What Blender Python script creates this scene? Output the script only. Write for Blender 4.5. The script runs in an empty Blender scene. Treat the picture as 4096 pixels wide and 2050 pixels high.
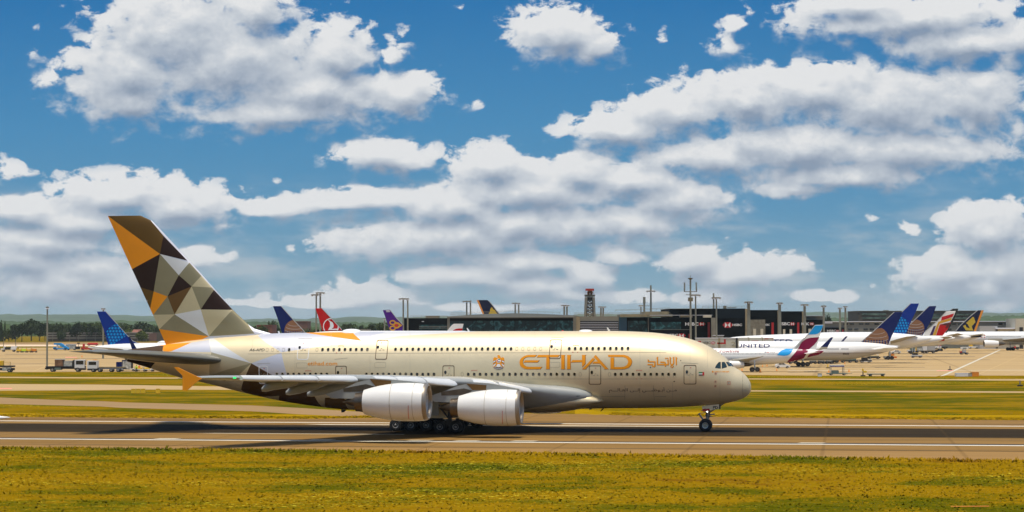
import bpy, bmesh, math, random
from mathutils import Vector, Matrix
from mathutils.geometry import tessellate_polygon
random.seed(7)
C = bpy.context.scene.collection
SC = bpy.context.scene

# ------------------------------------------------------------------ camera
F, YH, HC = 8142.0, 1310.0, 11.37
PITCH, ROLL = math.atan((YH - 1025) / F), -0.0024
cam_d = bpy.data.cameras.new('camera')
cam = bpy.data.objects.new('camera', cam_d); C.objects.link(cam)
RC = Matrix.Rotation(math.pi / 2 + PITCH, 3, 'X') @ Matrix.Rotation(ROLL, 3, 'Z')
cam.matrix_world = Matrix.Translation((0, 0, HC)) @ RC.to_4x4()
cam_d.sensor_width = 36; cam_d.lens = F / 4096 * 36
cam_d.clip_start = 1; cam_d.clip_end = 60000
SC.camera = cam

# ------------------------------------------------------------------ light
SUN_EL, SUN_AZ = math.radians(79), math.radians(180)   # azimuth clockwise from +Y; a sun almost overhead, just on the camera's side
SUN_DIR = Vector((math.sin(SUN_AZ) * math.cos(SUN_EL), math.cos(SUN_AZ) * math.cos(SUN_EL), math.sin(SUN_EL)))
sl = bpy.data.lights.new('sun', 'SUN'); sl.energy = 4.5; sl.angle = math.radians(14); sl.color = (1.0, 0.91, 0.76)
so = bpy.data.objects.new('sun', sl); C.objects.link(so); so.location = (0, 0, 300)
so.rotation_euler = SUN_DIR.to_track_quat('Z', 'Y').to_euler()
SC.view_settings.view_transform = 'Standard'; SC.view_settings.look = 'None'
SC.view_settings.exposure = 0.0; SC.view_settings.gamma = 1.0
SC.cycles.use_denoising = True
SC.cycles.max_bounces = 5; SC.cycles.diffuse_bounces = 2; SC.cycles.glossy_bounces = 2
SC.cycles.transmission_bounces = 2; SC.cycles.volume_bounces = 0
SC.cycles.use_adaptive_sampling = True; SC.cycles.adaptive_threshold = 0.02

def ray(px, py):
    d = RC @ Vector(((px - 2048) / F, -(py - 1025) / F, -1))
    return d / d.y
def uv(px, py):
    d = ray(px, py); return d.x, d.z
def at(px, py, Y):
    d = ray(px, py); return Vector((d.x * Y, Y, HC + d.z * Y))
def ground(px, py, z=0.0):
    d = ray(px, py); k = (z - HC) / d.z; return Vector((d.x * k, k, z))
def gdepth(px, py): return ground(px, py).y

# ------------------------------------------------------------------ sky
class NT:
    def __init__(s, tree): s.t = tree
    def n(s, typ, **kw):
        nd = s.t.nodes.new(typ)
        for k, v in kw.items():
            if k.startswith('i_'): nd.inputs[int(k[2:]) if k[2:].isdigit() else k[2:].replace('_', ' ')].default_value = v
            else: setattr(nd, k, v)
        return nd
    def l(s, a, b): s.t.links.new(a, b)
    def m(s, op, a, b=None, c=None, clamp=False):
        nd = s.t.nodes.new('ShaderNodeMath'); nd.operation = op; nd.use_clamp = clamp
        for i, v in enumerate((a, b, c)):
            if v is None: continue
            if isinstance(v, (int, float)): nd.inputs[i].default_value = v
            else: s.l(v, nd.inputs[i])
        return nd.outputs[0]
    def mr(s, v, a, b, c=0.0, d=1.0, smooth=False):
        nd = s.t.nodes.new('ShaderNodeMapRange'); nd.interpolation_type = 'SMOOTHSTEP' if smooth else 'LINEAR'
        s.l(v, nd.inputs[0]) if not isinstance(v, (int, float)) else None
        for i, x in enumerate((a, b, c, d)): nd.inputs[i + 1].default_value = x
        return nd.outputs[0]
    def mix(s, f, a, b, typ='MIX'):
        nd = s.t.nodes.new('ShaderNodeMix'); nd.data_type = 'RGBA'; nd.blend_type = typ
        for i, v in ((0, f), (6, a), (7, b)):
            if isinstance(v, (int, float)): nd.inputs[i].default_value = v
            elif isinstance(v, (tuple, list)): nd.inputs[i].default_value = (*v[:3], 1)
            else: s.l(v, nd.inputs[i])
        return nd.outputs[2]
    def ramp(s, v, stops, interp='LINEAR'):
        nd = s.t.nodes.new('ShaderNodeValToRGB'); e = nd.color_ramp.elements; nd.color_ramp.interpolation = interp
        while len(e) < len(stops): e.new(0.5)
        for x, (p, c) in zip(e, stops):
            x.position = p; x.color = (*c[:3], 1) if isinstance(c, (tuple, list)) else (c, c, c, 1)
        s.l(v, nd.inputs[0]); return nd.outputs[0]

# cloud banks: centre and half size of each puff, in the 2575 x 1289 overview of the sky, turned into directions
PUFFS = [(330,190,165,110),(450,90,180,115),(585,170,240,130),(640,30,80,70),(790,235,230,85),(850,140,85,85),(985,135,55,72),(1010,240,95,62),
 (700,285,210,48),(330,255,130,50),(85,120,48,58),(130,195,50,34),(250,110,60,50),
 (1400,85,115,68),(1480,115,78,48),(1425,165,42,34),(1395,40,38,30),(1148,25,34,18),(1283,42,18,20),(1195,256,46,24),(1664,96,28,26),
 (1850,60,52,46),(1835,110,62,42),(1885,28,32,24),(2290,50,290,58),(2420,110,220,58),(2560,100,80,60),(2150,10,150,34),
 (1560,325,140,44),(1700,285,150,62),(1730,230,60,40),(1880,255,150,78),(2060,230,170,72),(2240,270,220,105),(2450,260,140,105),(2010,370,300,82),
 (2290,380,280,72),(1800,395,200,55),(2110,440,250,40),(1990,475,130,22),(2540,200,70,60),(2560,330,70,80),
 (965,392,125,40),(1010,408,90,30),(1240,425,110,55),(1460,435,100,52),(1350,485,260,58),(1140,520,170,50),(900,505,170,32),(700,522,100,26),
 (685,455,38,16),(1590,455,150,45),(1700,505,150,56),(1130,595,270,58),(1420,570,260,60),(1600,560,150,46),(1060,620,240,34),(1310,655,190,38),(1550,640,72,26),
 (290,495,160,56),(440,520,160,58),(60,525,140,36),(190,550,220,38),(560,570,70,22),(30,430,66,44),
 (60,645,140,62),(215,665,120,48),(120,725,180,40),(500,650,74,32),(350,750,60,22),
 (865,720,62,40),(960,742,110,32),(1060,762,60,16),(1470,690,84,44),(1340,715,150,36),
 (1740,658,86,42),(1850,690,150,46),(1995,665,62,36),(1800,742,120,26),
 (2490,585,110,72),(2400,680,115,56),(2530,680,90,86),(2290,573,52,22),(2190,545,42,17),(2350,748,60,12),(2510,765,74,17),(2110,752,36,10),
 (1300,560,280,50),(1180,690,220,36),(860,755,170,20),(1480,745,180,18),(2450,720,150,36),(180,700,240,46),(120,600,170,46),(2060,745,90,16),(740,625,20,10),(1825,602,18,9),(1300,770,200,12),(650,765,80,10)]
def build_field(puffs, nm):
    g = bpy.data.node_groups.new(nm, 'ShaderNodeTree')
    g.interface.new_socket('P', in_out='INPUT', socket_type='NodeSocketVector')
    g.interface.new_socket('D', in_out='OUTPUT', socket_type='NodeSocketFloat'); g.interface.new_socket('S', in_out='OUTPUT', socket_type='NodeSocketFloat'); g.interface.new_socket('R', in_out='OUTPUT', socket_type='NodeSocketFloat')
    N = NT(g); gi = N.n('NodeGroupInput'); go = N.n('NodeGroupOutput'); P = gi.outputs[0]
    # slow warp of the outlines
    w = N.n('ShaderNodeTexNoise', i_Scale=14.0, i_Detail=3.0, i_Roughness=0.55); N.l(P, w.inputs['Vector'])
    wv = N.n('ShaderNodeVectorMath', operation='MULTIPLY_ADD'); N.l(w.outputs['Color'], wv.inputs[0])
    wv.inputs[1].default_value = (0.014, 0.008, 0); N.l(P, wv.inputs[2])
    wo = N.n('ShaderNodeVectorMath', operation='SUBTRACT'); N.l(wv.outputs[0], wo.inputs[0]); wo.inputs[1].default_value = (0.007, 0.004, 0)
    Q = wo.outputs[0]; acc = None
    for ip, (x, y, rx, ry) in enumerate(puffs):
        if ip and ip % 8 == 0:      # evaluate the puffs in blocks
            q_ = N.n('ShaderNodeVectorMath', operation='MULTIPLY_ADD'); N.l(acc, q_.inputs[0]); q_.inputs[1].default_value = (1e-9, 0, 0); N.l(wo.outputs[0], q_.inputs[2]); Q = q_.outputs[0]
        u, v = uv(x * 1.5907, y * 1.5904); k_ = 2.3 if rx < 50 else (1.75 if rx < 72 else 1.36); ru, rv = rx * 1.5907 / F * k_, ry * 1.5904 / F * k_
        mp = N.n('ShaderNodeMapping'); mp.inputs['Scale'].default_value = (1 / ru, 1 / rv, 0)
        mp.inputs['Location'].default_value = (-u / ru, -v / rv, 0); N.l(Q, mp.inputs[0])
        ln = N.n('ShaderNodeVectorMath', operation='LENGTH'); N.l(mp.outputs[0], ln.inputs[0])
        d = N.m('MULTIPLY_ADD', ln.outputs['Value'], min(rv, .012) * 60, 1 - min(rv, .012) * 60) if False else (N.m('ADD', ln.outputs['Value'], 0.80 if rx < 50 else 0.52) if rx < 72 else ln.outputs['Value'])
        acc = d if acc is None else N.m('SMOOTH_MIN', acc, d, 0.30)
    # billows
    sc = N.n('ShaderNodeVectorMath', operation='MULTIPLY'); N.l(P, sc.inputs[0]); sc.inputs[1].default_value = (1.0, 1.45, 1)
    n0 = N.n('ShaderNodeTexNoise', i_Scale=26.0, i_Detail=2.0, i_Roughness=0.5); N.l(sc.outputs[0], n0.inputs['Vector'])
    n1 = N.n('ShaderNodeTexNoise', i_Scale=100.0, i_Detail=8.0, i_Roughness=0.60, i_Lacunarity=2.1, i_Distortion=0.25); N.l(sc.outputs[0], n1.inputs['Vector'])
    n2 = N.n('ShaderNodeTexVoronoi', i_Scale=95.0, feature='SMOOTH_F1', i_Smoothness=0.6); N.l(sc.outputs[0], n2.inputs['Vector'])
    a = N.m('MULTIPLY_ADD', N.m('SUBTRACT', n0.outputs[0], 0.5), 0.40, N.m('SUBTRACT', 1.05, acc))
    nz = N.m('MULTIPLY_ADD', N.m('SUBTRACT', n1.outputs[0], 0.5), 1.65, N.m('MULTIPLY_ADD', n2.outputs['Distance'], -0.62, 0.26))
    N.l(N.m('MULTIPLY_ADD', a, 0.3, nz), go.inputs[2])
    nz = N.m('MULTIPLY', nz, N.mr(a, 0.36, 0.80, 1.0, 0.38, True))          # no holes in the thick of a bank
    N.l(N.m('ADD', a, nz), go.inputs[0]); N.l(a, go.inputs[1]); return g
w = bpy.data.worlds.new('World'); SC.world = w; w.use_nodes = True
w.cycles.sampling_method = 'MANUAL'; w.cycles.sample_map_resolution = 512
N = NT(w.node_tree); w.node_tree.nodes.clear()
out = N.n('ShaderNodeOutputWorld'); bg = N.n('ShaderNodeBackground'); bg.inputs[1].default_value = 0.095
sky = N.n('ShaderNodeTexSky', sky_type='NISHITA', sun_disc=False, sun_elevation=SUN_EL, sun_rotation=SUN_AZ, altitude=30, air_density=1.0, dust_density=0.6, ozone_density=1.5)
tc = N.n('ShaderNodeTexCoord'); sp = N.n('ShaderNodeSeparateXYZ'); N.l(tc.outputs['Generated'], sp.inputs[0])
X, Y, Z = sp.outputs; AY = N.m('MAXIMUM', N.m('ABSOLUTE', Y), 0.02)
U = N.m('DIVIDE', X, AY); V = N.m('DIVIDE', Z, AY)
P = N.n('ShaderNodeCombineXYZ'); N.l(U, P.inputs[0]); N.l(V, P.inputs[1])
clear = N.ramp(N.mr(V, 0.0, 0.165), [(0.0, (3.4, 4.6, 5.3)), (0.12, (2.0, 3.8, 5.0)), (0.35, (0.95, 3.0, 5.0)), (0.6, (0.6, 2.6, 5.0)), (1.0, (0.17, 1.75, 4.4))])
zen = N.mr(V, 0.16, 0.6, smooth=True)
lv_ = N.n('ShaderNodeMapping'); lv_.inputs['Scale'].default_value = (1, 3.4, 1); N.l(P.outputs[0], lv_.inputs[0])
ln_ = N.n('ShaderNodeTexNoise', i_Scale=17.0, i_Detail=6.0, i_Roughness=0.6); N.l(lv_.outputs[0], ln_.inputs['Vector'])
lay = N.m('MULTIPLY', N.mr(ln_.outputs[0], 0.42, 0.68, 0, .62, True), N.m('MULTIPLY', N.mr(V, 0.0, 0.012), N.mr(V, 0.03, 0.085, 1.0, 0.0, True)))
clear = N.mix(lay, clear, (5.6, 6.0, 6.3))
zs = N.n('ShaderNodeVectorMath', operation='SCALE'); zs.inputs['Scale'].default_value = 1.5; N.l(sky.outputs[0], zs.inputs[0])
base = N.mix(zen, clear, zs.outputs[0])
N.l(base, bg.inputs[0])
def cloudy(puffs, nm):
    fg = build_field(puffs, nm)
    g1 = N.n('ShaderNodeGroup', node_tree=fg); N.l(P.outputs[0], g1.inputs[0])
    P1 = N.n('ShaderNodeVectorMath', operation='ADD'); N.l(P.outputs[0], P1.inputs[0]); P1.inputs[1].default_value = (-0.0022, 0.0075, 0)
    P2 = N.n('ShaderNodeVectorMath', operation='MULTIPLY_ADD'); N.l(g1.outputs[0], P2.inputs[0]); P2.inputs[1].default_value = (1e-9, 0, 0); N.l(P1.outputs[0], P2.inputs[2])
    g2 = N.n('ShaderNodeGroup', node_tree=fg); N.l(P2.outputs[0], g2.inputs[0])
    D1, D2 = g1.outputs[0], g2.outputs[0]
    soft = N.mr(N.m('SUBTRACT', g1.outputs[1], g2.outputs[1]), -0.15, 0.15, 0.78, 0.26)   # crisp tops, soft undersides
    al_ = N.t.nodes.new('ShaderNodeMapRange'); al_.interpolation_type = 'SMOOTHSTEP'; N.l(D1, al_.inputs[0]); al_.inputs[1].default_value = 0.0; N.l(soft, al_.inputs[2])
    alpha = N.m('MULTIPLY', al_.outputs[0], N.mr(g1.outputs[1], -0.05, 0.25, 0.72, 1.0))
    lit = N.m('MULTIPLY_ADD', N.m('SUBTRACT', g1.outputs[1], g2.outputs[1]), 1.35, N.m('MULTIPLY', N.m('SUBTRACT', g1.outputs[2], g2.outputs[2]), 0.40))
    tone = N.m('SUBTRACT', N.m('ADD', 0.66, lit), N.mr(g1.outputs[1], 0.35, 1.15, 0.0, 0.38), clamp=True)
    ccol = N.ramp(tone, [(0.0, (2.7, 3.4, 4.5)), (0.25, (3.7, 4.35, 5.35)), (0.50, (5.0, 5.55, 6.3)), (0.74, (6.4, 6.8, 7.3)), (1.0, (8.2, 8.3, 8.4))])
    hz2 = N.mr(V, 0, 0.06, 0.25, 0.0)
    ccol = N.mix(hz2, ccol, (5.6, 6.0, 6.2))
    fade = N.m('MULTIPLY', N.mr(V, 0.25, 0.36, 1.0, 0.0), N.mr(N.m('ABSOLUTE', U), 0.40, 0.55, 1.0, 0.0))
    b_ = N.n('ShaderNodeBackground'); b_.inputs[1].default_value = 0.095
    N.l(N.mix(N.m('MULTIPLY', alpha, fade), base, ccol), b_.inputs[0]); return b_
U0 = uv(2048, 600)[0]
left = [p for p in PUFFS if p[0] - p[2] * 1.6 < 1330]; right = [p for p in PUFFS if p[0] + p[2] * 1.6 > 1240]
bl, br = cloudy(left, 'cloud_field_west'), cloudy(right, 'cloud_field_east')
mx = N.n('ShaderNodeMixShader'); N.l(N.m('GREATER_THAN', U, U0), mx.inputs[0]); N.l(bl.outputs[0], mx.inputs[1]); N.l(br.outputs[0], mx.inputs[2])
inb = N.m('MULTIPLY', N.m('MULTIPLY', N.m('GREATER_THAN', V, -0.01), N.m('LESS_THAN', V, 0.36)), N.m('LESS_THAN', N.m('ABSOLUTE', U), 0.55))
mx2 = N.n('ShaderNodeMixShader'); N.l(inb, mx2.inputs[0]); N.l(bg.outputs[0], mx2.inputs[1]); N.l(mx.outputs[0], mx2.inputs[2])
N.l(mx2.outputs[0], out.inputs[0])

# ------------------------------------------------------------------ materials
MATS = {}
def M(name, col, rough=0.6, metal=0.0, coat=0.0, noise=0.0, nscale=1.0, bump=0.0, emit=None, spec=0.5, stretch=None):
    if name in MATS: return MATS[name]
    m = bpy.data.materials.new(name); m.use_nodes = True; t = NT(m.node_tree)
    b = m.node_tree.nodes['Principled BSDF']
    b.inputs['Base Color'].default_value = (*col, 1); b.inputs['Roughness'].default_value = rough
    b.inputs['Metallic'].default_value = metal; b.inputs['Coat Weight'].default_value = coat; b.inputs['Specular IOR Level'].default_value = spec
    b.inputs['Coat Roughness'].default_value = 0.08
    if noise or bump:
        tcn = t.n('ShaderNodeTexCoord'); v = tcn.outputs['Object']
        if stretch:
            mp = t.n('ShaderNodeMapping'); mp.inputs['Scale'].default_value = stretch; t.l(v, mp.inputs[0]); v = mp.outputs[0]
        nz = t.n('ShaderNodeTexNoise', i_Scale=nscale, i_Detail=6.0, i_Roughness=0.6); t.l(v, nz.inputs['Vector'])
        if noise:
            f = t.mr(nz.outputs[0], 0.3, 0.7)
            a = tuple(c * (1 - noise) for c in col); bb = tuple(min(1, c * (1 + noise)) for c in col)
            t.l(t.mix(f, a, bb), b.inputs['Base Color'])
        if bump:
            bp = t.n('ShaderNodeBump', i_Strength=bump); t.l(nz.outputs[0], bp.inputs['Height']); t.l(bp.outputs[0], b.inputs['Normal'])
    if emit:
        b.inputs['Emission Color'].default_value = (*emit[:3], 1); b.inputs['Emission Strength'].default_value = emit[3]
    MATS[name] = m; return m

# ------------------------------------------------------------------ object helpers
def tag(o, label=None, cat=None, group=None, kind=None):
    if label: o['label'] = label
    if cat: o['category'] = cat
    if group: o['group'] = group
    if kind: o['kind'] = kind
    return o
def obj(name, me, parent=None, mats=None):
    if isinstance(me, bmesh.types.BMesh):
        b = me; me = bpy.data.meshes.new(name); b.to_mesh(me); b.free()
    if mats:
        for m in (mats if isinstance(mats, (list, tuple)) else [mats]): me.materials.append(m)
    o = bpy.data.objects.new(name, me); C.objects.link(o)
    if parent: o.parent = parent
    return o
def empty(name, label, cat, loc=(0, 0, 0), rz=0.0, group=None):
    o = bpy.data.objects.new(name, None); C.objects.link(o); o.location = loc; o.rotation_euler = (0, 0, rz)
    o.empty_display_size = 0.5
    return tag(o, label, cat, group)
def copy_tree(o, parent=None):
    c = o.copy(); C.objects.link(c)
    if parent: c.parent = parent
    for ch in o.children: copy_tree(ch, c)
    return c
def smooth(o, ang=None):
    for p in o.data.polygons: p.use_smooth = True
    if ang is not None: o.data.set_sharp_from_angle(angle=math.radians(ang))
    return o
class B:
    """collects shapes into one mesh"""
    def __init__(s): s.b = bmesh.new()
    def _f(s, vs, faces, mi=0):
        bv = [s.b.verts.new(v) for v in vs]
        for f in faces:
            try: s.b.faces.new([bv[i] for i in f]).material_index = mi
            except ValueError: pass
        return bv
    def box(s, x0, x1, y0, y1, z0, z1, mi=0):
        v = [(x, y, z) for z in (z0, z1) for y in (y0, y1) for x in (x0, x1)]
        s._f(v, [(0, 2, 3, 1), (4, 5, 7, 6), (0, 1, 5, 4), (2, 6, 7, 3), (0, 4, 6, 2), (1, 3, 7, 5)], mi); return s
    def tube(s, p0, p1, r0, r1=None, n=10, mi=0, caps=True):
        p0, p1 = Vector(p0), Vector(p1); r1 = r0 if r1 is None else r1
        d = (p1 - p0).normalized(); a = d.orthogonal().normalized(); c = d.cross(a)
        v = []
        for p, r in ((p0, r0), (p1, r1)):
            for i in range(n):
                th = 2 * math.pi * i / n; v.append(p + (a * math.cos(th) + c * math.sin(th)) * r)
        f = [(i, (i + 1) % n, n + (i + 1) % n, n + i) for i in range(n)]
        if caps: f += [tuple(range(n - 1, -1, -1)), tuple(range(n, 2 * n))]
        s._f(v, f, mi); return s
    def revolve(s, prof, n=32, mi=0, axis='x', origin=(0, 0, 0)):
        """prof: (x, r[, material]) along the axis"""
        o = Vector(origin); rings = []
        for p in prof:
            ring = []
            for i in range(n):
                th = 2 * math.pi * i / n; c, q = math.cos(th) * p[1], math.sin(th) * p[1]
                v = {'x': (p[0], c, q), 'y': (c, p[0], q), 'z': (c, q, p[0])}[axis]
                ring.append(s.b.verts.new(o + Vector(v)))
            rings.append(ring)
        for k in range(len(rings) - 1):
            for i in range(n):
                j = (i + 1) % n
                f = s.b.faces.new((rings[k][i], rings[k][j], rings[k + 1][j], rings[k + 1][i]))
                f.material_index = prof[k][2] if len(prof[k]) > 2 else mi
        return s
    def prism(s, pts, a, b, axis='y', mi=0):
        """2D outline (x, z) pushed from a to b along y (or (x, y) along z)"""
        mk = (lambda p, q: (p[0], q, p[1])) if axis == 'y' else ((lambda p, q: (p[0], p[1], q)) if axis == 'z' else (lambda p, q: (q, p[0], p[1])))
        n = len(pts); v = [mk(p, a) for p in pts] + [mk(p, b) for p in pts]
        bv = [s.b.verts.new(x) for x in v]
        tri = tessellate_polygon([[Vector((p[0], p[1], 0)) for p in pts]])
        for t_ in tri:
            for off in (0, n):
                try: s.b.faces.new([bv[i + off] for i in t_]).material_index = mi
                except ValueError: pass
        for i in range(n):
            j = (i + 1) % n; s.b.faces.new((bv[i], bv[j], bv[n + j], bv[n + i])).material_index = mi
        return s
    def loft(s, rings, mi=0, cap=True):
        R = [[s.b.verts.new(v) for v in r] for r in rings]; n = len(R[0])
        for k in range(len(R) - 1):
            for i in range(n):
                j = (i + 1) % n; s.b.faces.new((R[k][i], R[k][j], R[k + 1][j], R[k + 1][i])).material_index = mi
        if cap:
            s.b.faces.new(R[0][::-1]).material_index = mi; s.b.faces.new(R[-1]).material_index = mi
        return s
    def done(s, name, parent=None, mats=None, sm=None, weld=False):
        if weld: bmesh.ops.remove_doubles(s.b, verts=s.b.verts, dist=1e-4)
        bmesh.ops.recalc_face_normals(s.b, faces=s.b.faces)
        o = obj(name, s.b, parent, mats)
        if sm is not None: smooth(o, sm)
        return o
def pchip(xs, ys):
    n = len(xs); h = [xs[i + 1] - xs[i] for i in range(n - 1)]; d = [(ys[i + 1] - ys[i]) / h[i] for i in range(n - 1)]
    m = [d[0]] + [0.0] * (n - 2) + [d[-1]]
    for i in range(1, n - 1):
        if d[i - 1] * d[i] > 0:
            w1, w2 = 2 * h[i] + h[i - 1], h[i] + 2 * h[i - 1]; m[i] = (w1 + w2) / (w1 / d[i - 1] + w2 / d[i])
    def f(x):
        if x <= xs[0]: return ys[0]
        if x >= xs[-1]: return ys[-1]
        i = 0
        while x > xs[i + 1]: i += 1
        t = (x - xs[i]) / h[i]
        return ((1 + 2 * t) * (1 - t) ** 2 * ys[i] + t * (1 - t) ** 2 * h[i] * m[i] + t * t * (3 - 2 * t) * ys[i + 1] + t * t * (t - 1) * h[i] * m[i + 1])
    return f
def text_mesh(body, font=None, bold=0.0):
    cu = bpy.data.curves.new('lettering', 'FONT'); cu.body = body; cu.offset = bold; cu.resolution_u = 3
    if font: cu.font = font
    o = bpy.data.objects.new('lettering', cu); C.objects.link(o)
    dg = bpy.context.evaluated_depsgraph_get(); me = bpy.data.meshes.new_from_object(o.evaluated_get(dg))
    vs = [(v.co.x, v.co.y) for v in me.vertices]; fs = [tuple(p.vertices) for p in me.polygons]
    bpy.data.objects.remove(o); bpy.data.curves.remove(cu); bpy.data.meshes.remove(me)
    return vs, fs
# ================================================================== the large airliner on the runway
TH = math.radians(9.3); OX, OY = 0.0, 225.0
EX, EY = math.cos(TH), -math.sin(TH); NX, NY = -math.sin(TH), -math.cos(TH)
FR = Matrix.Translation((OX, OY, 0)) @ Matrix.Rotation(-TH, 4, 'Z')
def px2l(px, py, t):
    d = ray(px, py); k = (t - (-OX * NX - OY * NY)) / (d.x * NX + d.y * NY)
    x, y, z = d.x * k, d.y * k, HC + d.z * k
    return ((x - OX) * EX + (y - OY) * EY, z)
def g2l(px, py):
    p = ground(px, py); return ((p.x - OX) * EX + (p.y - OY) * EY, (p.x - OX) * NX + (p.y - OY) * NY)
def l2px(s, t, z):
    w_ = Vector((OX + s * EX + t * NX, OY + s * EY + t * NY, z)) - Vector((0, 0, HC)); c = RC.transposed() @ w_
    return 2048 + F * c.x / -c.z, 1025 - F * c.y / -c.z

champ = dict(rough=0.45, metal=0.40, coat=0.02)
m_champ = M('champagne_paint', (0.80, 0.665, 0.42), noise=0.05, nscale=0.35, **champ)
m_white = M('pearl_white_paint', (0.78, 0.765, 0.72), noise=0.04, nscale=0.3, **champ)
m_silver = M('silver_lilac_paint', (0.62, 0.62, 0.66), noise=0.04, nscale=0.3, **champ)
m_khaki = M('khaki_paint', (0.30, 0.26, 0.145), noise=0.06, nscale=0.4, **champ)
m_cream = M('cream_paint', (0.62, 0.52, 0.30), noise=0.05, nscale=0.4, **champ)
m_tan = M('tan_paint', (0.47, 0.40, 0.25), noise=0.05, nscale=0.4, **champ)
m_orange = M('orange_paint', (0.80, 0.28, 0.006), rough=0.5, spec=.3, noise=0.05, nscale=0.4)
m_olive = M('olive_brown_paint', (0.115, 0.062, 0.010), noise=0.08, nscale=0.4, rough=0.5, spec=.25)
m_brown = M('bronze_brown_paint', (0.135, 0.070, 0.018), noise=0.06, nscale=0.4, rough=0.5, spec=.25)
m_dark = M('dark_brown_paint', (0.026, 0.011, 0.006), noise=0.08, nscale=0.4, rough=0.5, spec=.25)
m_wing = M('wing_grey_paint', (0.33, 0.34, 0.32), rough=0.38, metal=0.05, coat=0.15, noise=0.05, nscale=0.5)
m_slat = M('slat_white_paint', (0.72, 0.73, 0.71), rough=0.3, metal=0.15, coat=0.3, noise=0.04, nscale=0.6)
m_nac = M('nacelle_white_paint', (0.76, 0.75, 0.71), rough=0.42, metal=0.05, coat=0.12, noise=0.03, nscale=0.7)
m_lip = M('intake_metal', (0.30, 0.26, 0.21), rough=0.42, metal=0.6)
m_core = M('exhaust_metal', (0.14, 0.11, 0.08), rough=0.35, metal=0.85, noise=0.2, nscale=2.0)
m_black = M('black_void', (0.01, 0.01, 0.01), rough=0.6)
m_glass = M('dark_glass', (0.012, 0.014, 0.016), rough=0.08, spec=0.7)
m_cockpit = M('cockpit_glass', (0.012, 0.030, 0.028), rough=0.05, spec=0.8)
m_tyre = M('tyre_rubber', (0.012, 0.012, 0.012), rough=0.75)
m_rim = M('wheel_rim_metal', (0.55, 0.52, 0.46), rough=0.35, metal=0.5)
m_strut = M('landing_gear_metal', (0.36, 0.34, 0.31), rough=0.35, metal=0.5, noise=0.2, nscale=4)
m_gearblk = M('gear_dark_parts', (0.035, 0.033, 0.03), rough=0.5)
m_line = M('door_outline_brown', (0.12, 0.06, 0.02), rough=0.5)
m_lineW = M('door_outline_white', (0.8, 0.8, 0.78), rough=0.5)
m_seam = M('panel_seam', (0.30, 0.25, 0.16), rough=0.5)
m_gold = M('gold_lettering', (0.80, 0.29, 0.006), rough=0.6, spec=0.2)
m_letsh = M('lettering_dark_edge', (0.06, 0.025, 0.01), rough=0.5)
m_dtext = M('maroon_lettering', (0.075, 0.018, 0.012), rough=0.5)
m_red = M('red_marking', (0.55, 0.03, 0.02), rough=0.5)
m_green = M('flag_green', (0.01, 0.20, 0.05), rough=0.5)
m_pwhite = M('plain_white', (0.80, 0.80, 0.78), rough=0.5)
m_pblack = M('plain_black', (0.012, 0.011, 0.01), rough=0.5)

jet = empty('airliner', 'huge champagne double-deck airliner with faceted brown and orange tail fin rolling on the runway', 'airliner', (OX, OY, 0), -TH)

S_NOSE = px2l(3004.5, 1551, 0)[0]; S_TAIL = px2l(512, 1424, 0)[0]; L_ALL = S_NOSE - S_TAIL
TOP = [(3001.6,1533),(2987.6,1509.4),(2963,1485),(2935,1467.5),(2911,1439.6),(2876,1411.7),(2841,1389),(2789,1366),(2719,1346.4),(2649,1335),(2579,1329),(2440,1325),(2200,1325.5),(1800,1326.5),(1500,1328),(1300,1330.5),(1090,1335),(1000,1342),(850,1354),(740,1367),(660,1380),(585,1390),(530,1397),(513,1400)]
BOT = [(3003,1565),(2991,1582.7),(2963,1598.4),(2928,1609),(2881,1617.6),(2806,1623.5),(2719,1629),(2579,1633),(2405,1635),(2200,1638),(1800,1642),(1560,1645),(1441,1642),(1357,1637),(1264,1626),(1140,1607),(1000,1577),(826,1533.7),(690,1502),(609,1476.6),(550,1458.5),(513,1448)]
znose = px2l(3004.5, 1551, 0)[1]
def prof(pts):
    q = sorted((math.sqrt(max(0, S_NOSE - a[0])), a[1]) for a in (px2l(x, y, 0) for x, y in pts))
    return pchip([0.0] + [a[0] for a in q if a[0] > 0.05], [znose] + [a[1] for a in q if a[0] > 0.05])
ftop, fbot = prof(TOP), prof(BOT)
WID = [(0,0),(0.12,.42),(0.35,.82),(0.7,1.17),(1.2,1.53),(2,1.98),(3,2.4),(4,2.71),(5.5,3.04),(7,3.27),(9,3.46),(11,3.55),(13,3.57),(46,3.57),(50,3.47),(54,3.2),(58,2.78),(62,2.2),(66,1.5),(69,.9),(L_ALL,.55)]
fwid = pchip([math.sqrt(a) for a, b in WID], [b for a, b in WID])
def sect(s):
    u = math.sqrt(max(0, S_NOSE - s)); return ftop(u), fbot(u), fwid(u)
PW = 2.12
def surf_t(s, z):
    zt, zb, w_ = sect(s); zc = zb + 0.50 * (zt - zb)
    a = (zt - zc) if z > zc else (zc - zb); q = min(1.0, abs(z - zc) / max(a, 1e-4))
    return w_ * (1 - q ** PW) ** (1 / PW)
def fpx(px, py):
    t = 2.0
    for _ in range(14):
        s, z = px2l(px, py, t); t = 0.5 * t + 0.5 * surf_t(s, z)
    return s, z, t
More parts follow.
